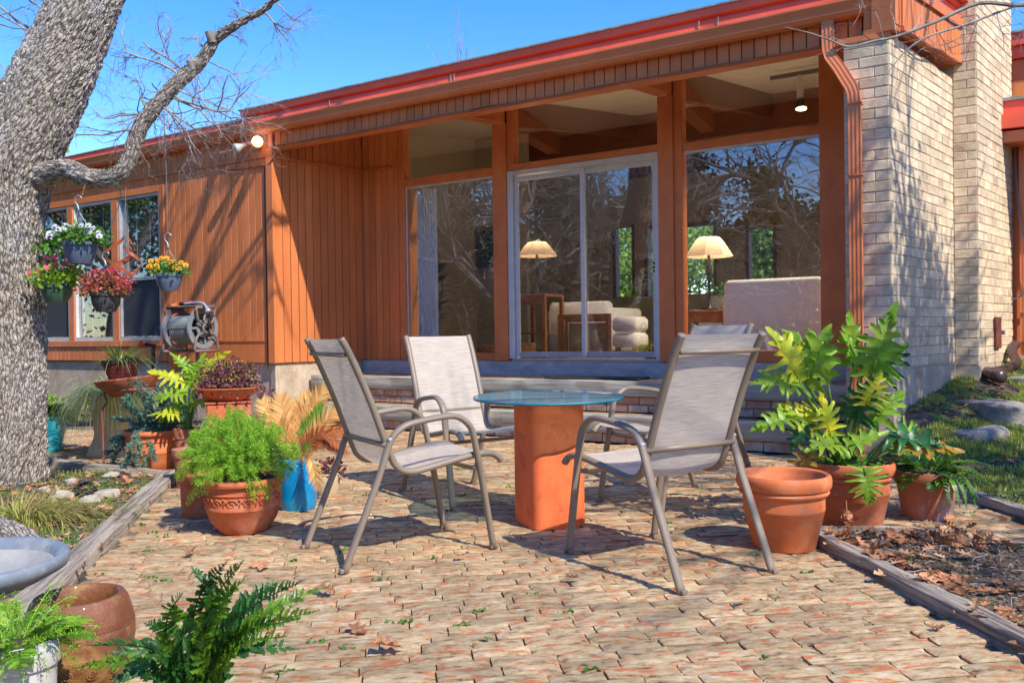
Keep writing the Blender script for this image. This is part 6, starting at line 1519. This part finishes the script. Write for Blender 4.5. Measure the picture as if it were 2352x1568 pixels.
q = MB(); q.box(FAC, 2.52, 3.0, -.71, -.70, .72, 1.10); q.build('tray_top', mat('tray_top', (.40, .24, .12), (.34, .2, .1), 5, .5, .1), t)
def armchair(label, s0, s1, o0, o1, zseat, zback, m, name='armchair', cat='armchair', back='far', arm=.14, group=None):
    t = thing(name, label, cat, IP((s0 + s1) / 2, (o0 + o1) / 2), 0, group)
    def b(nm, *a): q = MB(); q.box(FAC, *a, 0, .04); q.build(nm, M[m], t, sharp=60)
    b('seat', s0 + arm, s1 - arm, o0, o1 - .05, .78, zseat)
    if back == 'near': b('back', s0 + .02, s1 - .02, o1 - .2, o1, .74, zback)
    elif back == 'far': b('back', s0 + .02, s1 - .02, o0, o0 + .2, .74, zback)
    b('arm', s0, s0 + arm - .005, o0 + .01, o1 - .01, .74, zseat + .18); b('arm', s1 - arm + .005, s1, o0 + .01, o1 - .01, .74, zseat + .18)
    for s in (s0 + .05, s1 - .1):
        for o_ in (o0 + .03, o1 - .09): q = MB(); q.box(FAC, s, s + .05, o_, o_ + .05, .69, .78); q.build('leg', M['oak'], t)
    return t
armchair('big pale upholstered armchair, its back against the right-hand window', 4.42, 5.42, -1.35, -.45, 1.1, 1.50, 'cushion', back='near')
armchair('white sofa end behind the folded tray tables', 1.74, 2.62, -2.6, -1.55, 1.12, 1.38, 'cushion', name='sofa', cat='sofa', back='near')
t = thing('ottoman', 'white two-cushion ottoman right of the tray tables', 'ottoman', IP(2.98, -1.4))
for z0, z1 in ((.80, .98), (.99, 1.17)): q = MB(); q.box(FAC, 2.82, 3.14, -1.6, -1.2, z0, z1, 0, .04); q.build('cushion', M['cushion'], t, sharp=60)
for s in (2.85, 3.07): q = MB(); q.box(FAC, s, s + .05, -1.3, -1.25, .69, .80); q.build('leg', M['oak'], t)
armchair('dark grey armchair deep in the room behind the door', 3.35, 4.2, -3.2, -2.3, 1.08, 1.45, 'greycush', back='far')
t = make_pot('rubber plant in a white box behind the leftmost window', IP(.66, -.62), .11, .13, .28, 'classic', 'white', soil=.9)
q = MB(); 
for k in range(4): q.tube(arc((0, 0, .25), Vector((rnd.uniform(-.15, .15), rnd.uniform(-.15, .15), 1)), rnd.uniform(.6, .95), 0, 6, .04), .007, 6)
q.build('stem', M['stem'], t, local=True); ms = []; q = MB()
for k in range(46): z = rnd.uniform(.45, 1.15); d = rdir(-.2, .7); ms.append(TR(Vector((d.x * .04, d.y * .04, z)), d, (0, 0, 1), rnd.uniform(.14, .22), .9))
q.inst(*OVAL, ms); q.build('leaves', M['phild'], t, local=True)
t = make_pot('spiky spider plant in a low pot behind the right door panel', IP(3.5, -.8), .07, .09, .12, 'classic', 'darkpot', soil=.9); q = MB()
for k in range(120): a = rnd.uniform(0, 6.28); blade(q, (0, 0, .11), Vector((cos(a), sin(a), rnd.uniform(.4, 1.5))), rnd.uniform(.2, .36), .012, 2.2, 6)
tag(q.build('grass_blades', M['spider'], t, local=True), kind='stuff')
t = make_pot('small pot of green leaves on the right side table', IP(4.32, -.9, 1.212), .05, .07, .12, 'classic', 'white', soil=.9); leafcloud(t, (0, 0, .16), .11, 80, LEAF, .05, .09, 'phild', zmin=0)
t = thing('pale_panel', 'added pale pleated panel standing for a pale wall just inside the left edge of the leftmost window', 'pale_panel', IP(.84, -.2)); q = MB()  # added pleated sheet, stands in for the pale board wall inside
vs = [W(.71 + .30 * k / 40, -.2 + .018 * sin(k * 1.25), z) for k in range(41) for z in (.72, 2.75)]
q.add(vs, [(2 * k, 2 * k + 2, 2 * k + 3, 2 * k + 1) for k in range(40)]); q.build('pleated_sheet', M['cushion'], t, smooth=True)
t = thing('picture', 'gold framed dark picture on the wall behind the leftmost window', 'picture', IP(-.28, -3.19, 2.0)); q = MB()
q.box(FAC, -.52, .02, -3.19, -3.16, 1.95, 2.66); q.build('frame', mat('gilt', (.42, .28, .08), None, 8, .4, .2, metallic=.3), t); q = MB(); q.box(FAC, -.46, -.04, -3.158, -3.15, 2.01, 2.60); q.build('canvas', mat('dark_canvas', (.02, .06, .05), (.06, .10, .09), 4, .5, .1), t)
t = thing('track_light', 'ceiling track spotlight glowing behind the upper right pane', 'lamp', IP(4.96, -1.5, 3.72))
q = MB(); q.box(FAC, 4.65, 5.6, -1.52, -1.48, 3.74, 3.78); q.build('track', M['dark'], t); q = MB(); q.tube([IP(4.96, -1.5, 3.74), IP(4.96, -1.5, 3.66)], .022, 8); q.tube([IP(4.97, -1.48, 3.66), IP(4.99, -1.42, 3.46)], .035, 14); q.build('spot_arm', M['white'], t)
q = MB(); q.tube([IP(4.99, -1.42, 3.46), IP(5.0, -1.41, 3.36)], [.05, .065], 16); q.build('spot_head', M['dark'], t); q = MB(); q.tube([IP(5.0, -1.409, 3.357), IP(5.0, -1.408, 3.35)], .055, 16); q.build('bulb', M['spot'], t)
ld = bpy.data.lights.new('track_lamp', 'SPOT'); ld.energy = 210; ld.color = (1, .82, .6); ld.spot_size = radians(140); ld.spot_blend = .8; ld.shadow_soft_size = .06; lo = bpy.data.objects.new('track_lamp', ld); COL.objects.link(lo); lo.parent = t; lo.location = IP(5.0, -1.405, 3.33) - wpos(t); lo.rotation_euler = (radians(10), 0, 0)

# ================================================================== right: rocks, drain pipe
def rock(label, poly, zb, zt, m='rock', name='rock', group=None, amp=.02):
    c = sum((Vector(p) for p in poly), Vector((0, 0, 0))) / len(poly); t_ = MB(); P_ = catmull([Vector(p) for p in poly] + [Vector(poly[0])], 4)[:-1]; n = len(P_); vs = []; fs = []
    lv_ = [(1.0, zb), (1.02, zb + (zt - zb) * .5), (.98, zt * .92 + zb * .08), (.90, zt), (.6, zt + amp * .5), (.25, zt + amp * .3)]
    for s, z in lv_:
        for p in P_:
            q = c + (p - c) * s; k = amp * noise.noise(Vector((q.x * 6, q.y * 6, z * 9))); vs.append((q.x + k, q.y + k, z + k * 1.2 + (p.z)))
    for i in range(len(lv_) - 1):
        for k in range(n): fs.append((i * n + k, i * n + (k + 1) % n, (i + 1) * n + (k + 1) % n, (i + 1) * n + k))
    fs.append(tuple(range((len(lv_) - 1) * n, len(lv_) * n))); t_.add(vs, fs); o = t_.build(name, M[m], None, sharp=50); return tag(o, label, 'rock', group)
def onground(x, y):
    """where the line of sight through a photo point meets the sloping ground"""
    d = ray(x, y); t_ = .5
    while t_ < 60:
        p = CC + d * t_
        if p.z < ground_z(p.x, p.y): return p
        t_ += .01
    return CC + d * 20
RK = [(2185, 915), (2230, 932), (2285, 968), (2352, 972), (2440, 965), (2440, 930), (2360, 918), (2270, 912)]
def rk(pts): return [Vector((p.x, p.y, 0)) for p in (onground(x, y + 6) for x, y in pts)]
rp = rk(RK); zc = ground_z(sum(p.x for p in rp) / len(rp), sum(p.y for p in rp) / len(rp)); rock('broad flat grey limestone slab lying in the grass right of the brick wall', rp, zc - .1, zc + .045, amp=.03)
rp = rk([(2185, 992), (2230, 1010), (2290, 1012), (2320, 1002), (2290, 985), (2220, 982)]); zc = ground_z(rp[0].x, rp[0].y); rock('smaller flat grey stone in the grass behind the fern pot', rp, zc - .1, zc + .035, amp=.02)
rp = rk([(2300, 868), (2352, 878), (2420, 880), (2420, 862), (2340, 858)]); zc = ground_z(rp[0].x, rp[0].y); rock('thin flat stone beside the mouth of the brown drain pipe', rp, zc - .08, zc + .02, amp=.015)
pp = [onground(x, y) for x, y in ((2262, 868), (2290, 862), (2318, 855), (2335, 848))]
t = thing('drain_pipe', 'brown plastic drain pipe running from the far downspout over the grass', 'drain pipe', pp[0]); q = MB()
path = [pp[0] + Vector((-.02, -.28, .02)), pp[0] + Vector((0, -.02, .05)), pp[1] + EZ * .035, pp[2] + EZ * .04, pp[3] + EZ * .06, pp[3] + Vector((.10, .25, .16)), pp[3] + Vector((.22, .38, .22))]
cp = catmull([p - pp[0] for p in path], 12); q.tube(cp, [.040 + .003 * sin(i * 1.9) + (.010 if i < 6 else 0) for i in range(len(cp))], 18); q.build('pipe', M['pipe'], t, local=True, smooth=True)
for (px_, py_, r, lab) in ((432, 1062 - 60, .0, ''),): pass
srocks = [((165, 1110), .035, 'small pale rock by the rear edging timber'), ((172, 1092), .0, ''), ((258, 1096), .042, 'pale cream rock beside the rear edging timber'), ((208, 1155), .045, 'jagged pale rock in the middle of the left bed'), ((145, 1145), .05, 'low pale rock in front of the trunk'), ((102, 1128), .03, 'little pale rock at the foot of the trunk')]
for (xy, r, lab) in srocks:
    if r == 0: continue
    c = G(*xy, .02); q = MB(); bm = bmesh.new(); bmesh.ops.create_icosphere(bm, subdivisions=2, radius=1)
    sd_ = rnd.random() * 50
    vs = [Vector((v.co.x * r * 1.4, v.co.y * r * 1.1, v.co.z * r * .75)) * (1 + .35 * noise.noise(v.co * 1.6 + Vector((sd_, 0, 0)))) + c + EZ * r * .3 for v in bm.verts]; fs = [[v.index for v in f.verts] for f in bm.faces]; bm.free(); q.add(vs, fs)
    tag(q.build('rock', M['rock2'], None, sharp=30), lab, 'rock', 'rocks in the left garden bed')
c = G(240, 1142, .02); tag_p = [c + Vector((x, y, 0)) for x, y in ((-.05, -.03), (.02, -.05), (.08, .02), (.05, .05), (-.03, .03))]
rock('flat pale stone flake next to the dark pine cone', [Vector((p.x, p.y, 0)) for p in tag_p], 0, .06, 'rock2', amp=.008)
c = G(195, 1135, .03); t = thing('dark_cone', 'dark brown shaggy cone lying among the pale rocks', 'cone', c); q = MB(); ms = []
for k in range(150): d = rdir(-.2, 1); ms.append(TR(Vector((d.x * .055, d.y * .045, d.z * .045 + .02)), d + Vector((0, 0, -.5)), d, rnd.uniform(.02, .035), 1.2))
q.inst(*OVAL, ms); q.build('scales', M['dark'], t, local=True)

# ================================================================== ground cover
def scat(n, fx, tmpl, s0, s1, m_, name, sx=1, up=(.6, 1.6), tilt=.6, zoff=0.0, parent=None, flat=False):
    q = MB(); ms = []
    for _ in range(n):
        p = fx()
        if p is None: continue
        x, y = p; z = ground_z(x, y)
        if flat: d = Vector((rnd.uniform(-1, 1), rnd.uniform(-1, 1), rnd.uniform(-.15, .25))); u = Vector((rnd.uniform(-.35, .35), rnd.uniform(-.35, .35), 1))
        else: d = Vector((rnd.uniform(-tilt, tilt), rnd.uniform(-tilt, tilt), rnd.uniform(*up))); u = rdir()
        ms.append(TR(Vector((x, y, z + zoff)), d, u, rnd.uniform(s0, s1), sx))
    q.inst(*tmpl, ms); return tag(q.build(name, M[m_]), name.replace('_', ' '), None, None, 'stuff')
def left_bed():
    for _ in range(20):
        x, y = rnd.uniform(-5.6, -1.5), rnd.uniform(2.0, 7.2)
        if not in_patio(x, y) and abs(x) < y * .66 + .1 + (1.2 if rnd.random() < .3 else 0): return (x, y)
def right_bed():
    for _ in range(20):
        x, y = rnd.uniform(1.45, 2.65), rnd.uniform(1.9, 4.1)
        if not in_patio(x, y) and x < y * .66 + .1: return (x, y)
def lawn():
    for _ in range(30):
        x, y = rnd.uniform(2.64, 7.2), rnd.uniform(3.8, 11.5)
        if x < y * .66 + .2 and (Vector((x, y, 0)) - C0).dot(N2) > .02: return (x, y)
def clump(f, th, sc=1.6, sd_=0):
    def g():
        for _ in range(12):
            p = f()
            if p and noise.noise(Vector((p[0] * sc, p[1] * sc, sd_))) > th: return p
    return g
BLADE = ([(-.06, 0, 0), (.06, 0, 0), (.045, .6, .04), (-.045, .6, .04), (0, 1, .14)], [(0, 1, 2, 3), (3, 2, 4)])
scat(8500, clump(left_bed, 0.0, 2.2, 3), OVAL, .007, .018, 'weed', 'low_green_ground_cover', up=(0, 1))
scat(4500, clump(left_bed, -.1, 2.0, 9), BLADE, .02, .05, 'grass', 'bed_grass')
scat(34000, lambda: (lambda p: p if p and p[1] > 4.9 + rnd.uniform(-.6, .6) else None)(clump(lawn, -.02, 1.8, 5)()), BLADE, .022, .05, 'grass', 'lawn_grass', sx=1.3)
scat(9000, clump(lawn, -.2, 1.4, 8), OVAL, .010, .022, 'weed', 'lawn_weeds', up=(0, 1))
LOBE = ([(0, 0, 0), (-.12, .2, .02), (-.34, .22, .10), (-.15, .42, .02), (-.42, .55, .14), (-.14, .66, .02), (-.26, .85, .10), (0, 1, .05), (.24, .86, .12), (.13, .68, .0), (.40, .56, .12), (.14, .42, .02), (.33, .24, .10), (.11, .18, .02), (0, .5, -.03)],
        [(14, i, i + 1) for i in range(13)] + [(14, 13, 0)])
LOBE = (LOBE[0], [(14, (i + 1) % 14, i) for i in range(14)])
scat(1500, left_bed, LOBE, .03, .07, 'deadleaf', 'fallen_leaves_left_bed', flat=True, zoff=.008)
scat(2800, right_bed, LOBE, .012, .03, 'litter', 'leaf_crumbs_right_bed', flat=True, zoff=.004)
def rb_edge():
    for _ in range(30):
        p = right_bed()
        if p:
            e = abs(p[0] - (1.45 + (4.1 - p[1]) * .08)); 
            if rnd.random() < math.exp(-e * 9) or (p[1] > 3.8 and rnd.random() < .25): return p
scat(300, rb_edge, LOBE, .035, .085, 'deadleaf', 'fallen_leaves_right_bed', flat=True, zoff=.018)
scat(5000, lambda: (lambda p: p if p and p[1] < 5.3 else None)(lawn()), LOBE, .015, .04, 'litter', 'leaf_litter_under_lawn', flat=True, zoff=.006)
scat(900, lawn, LOBE, .03, .06, 'deadleaf', 'fallen_leaves_on_lawn', flat=True, zoff=.01)
q = MB()
for k in range(260):
    p = rnd.choice((right_bed, left_bed))()
    if p: a = rnd.uniform(0, 6.28); z = ground_z(*p) + .012; L_ = rnd.uniform(.03, .14); q.tube([(p[0], p[1], z), (p[0] + L_ * .5 * cos(a), p[1] + L_ * .5 * sin(a), z + rnd.uniform(0, .015)), (p[0] + L_ * cos(a + .2), p[1] + L_ * sin(a + .2), z)], rnd.uniform(.0012, .003), 4, False)
tag(q.build('fallen_twigs', M['twig']), 'fallen twigs', kind='stuff')
t = thing('fallen_branch', 'bare fallen branch lying across the right leafy bed', 'branch', (1.9, 3.1, .03)); q = MB(); q.tube([(-.05, .10, 0), (.10, .06, .01), (.25, -.02, .012), (.42, -.12, .0)], [.008, .011, .012, .007], 7); q.build('stick', M['twig'], t, local=True, smooth=True)
# dry leaf heap and dead stalks in the right bed
t = thing('leaf_heap', 'heap of curled brown oak leaves behind the right timber', 'leaf heap', (1.95, 3.80, .02)); q = MB(); ms = []
for k in range(60): a = rnd.uniform(0, 6.28); r = abs(rnd.gauss(0, .09)); ms.append(TR(Vector((r * cos(a) * 1.3, r * sin(a) * .8, max(0, .13 - r * .7) * rnd.random() + .01)), rdir(-.3, .7), rdir(), rnd.uniform(.035, .07)))
q.inst(*LOBE, ms); tag(q.build('leaves', M['deadleaf'], t, local=True), kind='stuff')
t = thing('dead_plant', 'upright dead brown plant stalk beside the philodendron pot', 'dead plant', (1.52, 3.92, .02)); q = MB(); ms = []
for k in range(46): z = rnd.uniform(0, .15); ms.append(TR(Vector((rnd.uniform(-.02, .02), rnd.uniform(-.02, .02), z)), rdir(-.8, .4), rdir(), rnd.uniform(.02, .045)))
q.inst(*LOBE, ms); q.tube([(0, 0, 0), (.005, 0, .1), (0, 0, .19)], .003, 5); q.build('stalk', M['deadleaf'], t, local=True)
# grass tuft by the trunk
c = G(45, 1205, 0); t = thing('grass_tuft', 'arching tuft of half-dry ornamental grass in front of the oak trunk', 'grass', (c.x, c.y, .01)); q = MB(); q2 = MB()
for k in range(1100):
    a = rnd.uniform(0, 6.28); r = abs(rnd.gauss(0, .16)); d = Vector((cos(a) * 1.2, sin(a), rnd.uniform(.9, 2.4))); blade(q if rnd.random() < .62 else q2, Vector((r * cos(a) * 1.6, r * sin(a) * .6, 0)), d, rnd.uniform(.18, .36), .006, rnd.uniform(1.2, 2.3), 6)
tag(q.build('dry_blades', M['drygrass'], t, local=True), kind='stuff'); tag(q2.build('green_blades', M['grass'], t, local=True), kind='stuff')
# weeds in the joints
q = MB(); ms = []
for k in range(300):
    v = 0.7 + (int((2.4 + 4.0 * rnd.random() ** 1.3 - .7) / BW) + .5) * BW; u = rnd.uniform(-3.6, 4.4); x, y = patxy(u, v)
    if not in_patio(x, y) or abs(x) > y * .62 or rnd.random() > .62 + .9 * noise.noise(Vector((x * 1.2, y * 1.2, 2))): continue
    n_ = rnd.randint(4, 13)
    for j in range(n_): du = rnd.gauss(0, .016); ms.append(TR(Vector((x + du * pc, y + du * ps + rnd.gauss(0, .003), -.002)), rdir(.1, .8), rdir(), rnd.uniform(.011, .024), .9))
q.inst(*OVAL, ms); tag(q.build('joint_weeds', M['weed']), 'tiny green weeds growing in the patio joints', kind='stuff')
# single oak leaves on the bricks
LM = []
for k in range(4):
    q = MB(); r_ = random.Random(k); q.add([(x * (1 + r_.uniform(-.15, .15)), y, z * r_.uniform(.6, 2.2) + .10 * sin(y * 3 + k)) for (x, y, z) in LOBE[0]], LOBE[1]); LM.append(q.mesh('oak_leaf', M['deadleaf']))
spots = [(930, 1495, .10, 'brown curled oak leaf on the bricks near the bottom centre'), (768, 1368, .09, 'brown oak leaf at the tip of the foreground fern'), (800, 1442, .09, 'reddish oak leaf on the bricks right of the foreground fern'), (595, 1290, .08, 'brown leaf on the bricks behind the foreground fern'),
         (620, 1300, .07, 'small brown leaf among the fern tips'), (1045, 1285, .07, 'brown leaf under the left chair front leg'), (1330, 1335, .06, 'orange leaf in front of the nearest chair left leg'), (1525, 1305, .08, 'curled leaf between the nearest chair legs'), (430, 1280, .08, 'flat orange leaf near the asparagus pot'),
         (470, 1370, .09, 'dark leaf on the bricks behind the foreground fern left side'), (2310, 1490, .13, 'large tan oak leaf lying on the right edging timber'), (1480, 1195, .05, 'small leaf behind the pedestal'), (1720, 1385, .05, 'small orange leaf right of the nearest chair foot'), (510, 1295, .05, 'little brown leaf below the asparagus pot'),
         (860, 1245, .05, 'small brown leaf between the left chair legs'), (2135, 1445, .05, 'bright orange leaf on the bricks at right')]
for i, (x, y, s, lab) in enumerate(spots):
    p = G(x, y, .006); o = bpy.data.objects.new('oak_leaf', LM[i % 4]); COL.objects.link(o)
    o.matrix_world = Matrix.Translation(p + EZ * .01) @ Matrix.Rotation(rnd.uniform(0, 6.28), 4, 'Z') @ Matrix.Rotation(rnd.uniform(-.3, .3), 4, 'X') @ Matrix.Scale(s, 4)
    tag(o, lab, 'leaf', 'fallen oak leaves on the brick patio')
t = thing('scrap', 'small green plastic scrap in the right leafy bed', 'scrap', G(2150, 1352, .03)); q = MB(); q.box(WORLD, -.02, .02, -.006, .006, 0, .008, 0, .002); q.build('piece', M['teal'], t, local=True)

# ================================================================== trees round about
def tree(name, label, base, H_, r, dep, group=None, leaf=None, leafn=0, ls=(.05, .1), spread=.8, lean=(0, 0), up=.12, nsh=(2, 4), trunk=.38, mt='twig', cr=.35):
    t = thing(name, label, 'tree', base, 0, group); q = MB(); pts = arc((0, 0, -.1), Vector((lean[0], lean[1], 1)), H_ * trunk, 0, 6, .08); q.tube(pts, list(np.linspace(r, r * .7, 7)), 12); q.build('trunk', M[mt], t, local=True, smooth=True)
    q = MB(); tips = []
    for k in range(5 if dep > 3 else 4): twigs(q, pts[rnd.randint(4, 6)], rdir(.1, .9) + EZ * .4, H_ * .30, r * .5, dep, spread, 4, up, nsh, .2, tips)
    tag(q.build('branches', M['twig'], t, local=True), kind='stuff')
    if leaf:
        q = MB(); ms = []
        for k in range(leafn):
            p, d = rnd.choice(tips); ms.append(TR(p + rdir() * rnd.uniform(0, cr), rdir(), rdir(), rnd.uniform(*ls), 1.0))
        q.inst(*OVAL, ms); tag(q.build('crown', M[leaf], t, local=True), kind='stuff')
    return t
# right: live oak whose shade falls on the brick wall, its low thorny branch enters the picture at top right
lo_ = tree('live_oak', 'live oak standing right of the patio', (6.6, 2.4, 0), 7.5, .22, 3, leaf='ever', leafn=1300, ls=(.04, .08), spread=.9, cr=.40)
q = MB(); pth = [AY(2420, -30, 3.7), AY(2352, 12, 3.75), AY(2250, 8, 3.8), AY(2150, 50, 3.8), AY(2060, 84, 3.8), AY(2010, 94, 3.78), AY(1950, 108, 3.76), AY(1900, 90, 3.74), AY(1855, 75, 3.72), AY(1803, 63, 3.7)]
q.tube(catmull(pth, 4), list(np.linspace(.011, .0018, 37)), 6)
p2_ = [AY(2400, -10, 3.75), AY(2330, 15, 3.8), AY(2210, 60, 3.8), AY(2130, 85, 3.8), AY(2080, 118, 3.8), AY(2045, 160, 3.8), AY(2020, 190, 3.8)]; q.tube(catmull(p2_, 4), list(np.linspace(.007, .0015, 25)), 5)
for (a, b) in (((2000, 92), (1935, 30)), ((1950, 105), (1850, 118)), ((2030, 90), (2005, 30)), ((2060, 84), (2040, 30)), ((2090, 75), (2120, 30)), ((2150, 50), (2160, 120)), ((2110, 95), (2080, 140)), ((2180, 45), (2190, 100)), ((2210, 60), (2205, 150)), ((2060, 86), (2055, 130)), ((2240, 10), (2225, -30)), ((2130, 86), (2160, 130)), ((2250, 40), (2240, 120)), ((1900, 92), (1915, 50)), ((2290, 30), (2300, 100)), ((2320, 12), (2340, 60))):
    p = AY(*a, 3.8); e = AY(*b, 3.8 + rnd.uniform(-.2, .2)); twigs(q, p, e - p, (e - p).length * .9, .0024, 2, .9, 4, 0, (2, 4), .18)
tag(q.build('thorny_branch', M['twig'], lo_), kind='stuff')
mb = MB(); ms = []
CLUMPS = []
for k in range(46):
    a_ = rnd.uniform(-.05, 1.45); w_ = C0 + E2 * a_ + EZ * (rnd.uniform(.25, 2.35 - 1.0 * a_) if a_ < 1.35 else rnd.uniform(.2, 1.3)); CLUMPS.append((w_ + Vector((.61, -.74, 1)) * rnd.uniform(3.4, 4.6), .20))
for (x, y) in ((2.0, 5.9), (2.4, 5.4), (1.6, 5.6), (1.1, 5.9), (2.5, 4.6), (3.0, 5.2), (3.4, 5.6), (2.0, 3.2), (2.2, 3.5), (1.9, 3.6), (3.2, 4.4), (2.9, 3.8), (3.8, 5.0), (4.4, 6.4), (1.7, 5.0)): CLUMPS.append((Vector((x, y, 0)) + Vector((.61, -.74, 1)) * rnd.uniform(4.4, 5.6), .26))
for k in range(7200):
    c, sg_ = rnd.choice(CLUMPS); ms.append(TR(Vector(c) + Vector((rnd.gauss(0, sg_), rnd.gauss(0, sg_), rnd.gauss(0, sg_ * 1.3))), rdir(), rdir(), rnd.uniform(.04, .08)))
mb.inst(*OVAL, ms); tag(mb.build('hanging_foliage', M['ever'], lo_), kind='stuff')
mb = MB()
for c in ((5.4, 3.4, 5.2), (5.0, 3.0, 4.6), (4.9, 1.2, 5.2), (5.6, 2.2, 5.4), (5.0, .2, 5.0)): p = Vector((6.6, 2.4, 3.2)); twigs(mb, p, Vector(c) - p, (Vector(c) - p).length * 1.05, .05, 3, .7, 5, .02, (3, 4), .12)
tag(mb.build('limbs', M['twig'], lo_), kind='stuff')
# behind the camera: oaks and dark evergreens that the glass mirrors
GR = 'trees across the garden, mirrored in the glass'
B1 = tree('bare_oak', 'nearest bare oak mirrored in the right-hand window', (-7.6, -2.6, 0), 9.0, .19, 5, GR, lean=(.2, .1), up=.02, nsh=(3, 4), trunk=.30)
for (x, y, rz, lab) in ((-9.0, 3.0, 1.1, 'bare oak mirrored in the door glass'), (-11.5, -.5, 2.6, 'bare oak mirrored behind the nearest one'), (-12.5, 6.0, 4.0, 'bare oak mirrored in the leftmost window'), (-10.5, -6.5, 5.2, 'bare oak mirrored at the right edge of the glass'), (-10.2, 1.2, .4, 'twiggy bare oak mirrored behind the two lamps'), (-8.3, 5.4, 2.0, 'bare oak mirrored behind the rubber plant')):
    o = copy_tree(B1); o.location = (x, y, 0); o.rotation_euler = (0, 0, rz); o['label'] = lab
EV = []
for i, (x, y, H_) in enumerate(((-14.5, 4.5, 5.6), (-15.5, 1.0, 5.2), (-15, -3, 5.8), (-13.5, -6, 5.4), (-18, 7.5, 6.2), (-12, -9.5, 6), (-17.5, -5.5, 6.5), (-19, 2.8, 6.5), (-8, -12, 6), (-3, -14, 6), (3, -15, 6), (9, -13, 6), (14, -9, 6), (17, -3, 6))):
    if i < 3:
        o = tree('evergreen_tree', 'dark evergreen behind the camera, mirrored in the glass wall', (x, y, 0), 5.6, .2, 3, 'evergreens across the garden', leaf='ever', leafn=20000, ls=(.07, .13), spread=1.0, up=.0, trunk=.22, cr=.55, nsh=(2, 3))
        q = MB(); ms = []
        for k in range(9000): ms.append(TR(Vector((rnd.gauss(0, 1.3), rnd.gauss(0, 1.0), rnd.uniform(0, 2.6))), rdir(), rdir(), rnd.uniform(.07, .13)))
        q.inst(*OVAL, ms); tag(q.build('low_growth', M['ever'], o, local=True), kind='stuff'); EV.append(o)
    else: o = copy_tree(EV[i % 3]); o.location = (x, y, 0); o.rotation_euler = (0, 0, i * 1.3)
    o.scale = (1.5, 1.5, 1.45)
# behind the house
tree('bare_tree', 'thin bare treetops rising just above the roof line', tuple(W(-3.6, -7.5, 0)), 7.4, .10, 4, up=.35, spread=.5)
tree('evergreen_tree', 'green tree seen behind the chimney at the right edge', tuple(CH + E2 * 9 + N2 * 3.4), 9.5, .2, 3, leaf='ever', leafn=3500, ls=(.12, .22), cr=.9)
tree('evergreen_tree', 'yellow-green cedar peeking out left of the oak trunk', (-7.6, 11.5, 0), 5.9, .15, 2, leaf='ever2', leafn=9000, ls=(.04, .08), cr=.6)
GT = None
for i, (s, o_) in enumerate(((-1.5, -13), (2.5, -12), (6, -12.5), (10, -12), (0, -16))):
    if GT is None: GT = tree('garden_tree', 'leafy green tree behind the house, its leaves seen through the room', tuple(W(s, o_, 0)), 6, .15, 3, 'trees behind the house', leaf='ever2', leafn=12000, ls=(.07, .14), cr=.8, trunk=.2)
    else: o = copy_tree(GT); o.location = W(s, o_, 0); o.rotation_euler = (0, 0, i * 1.7)
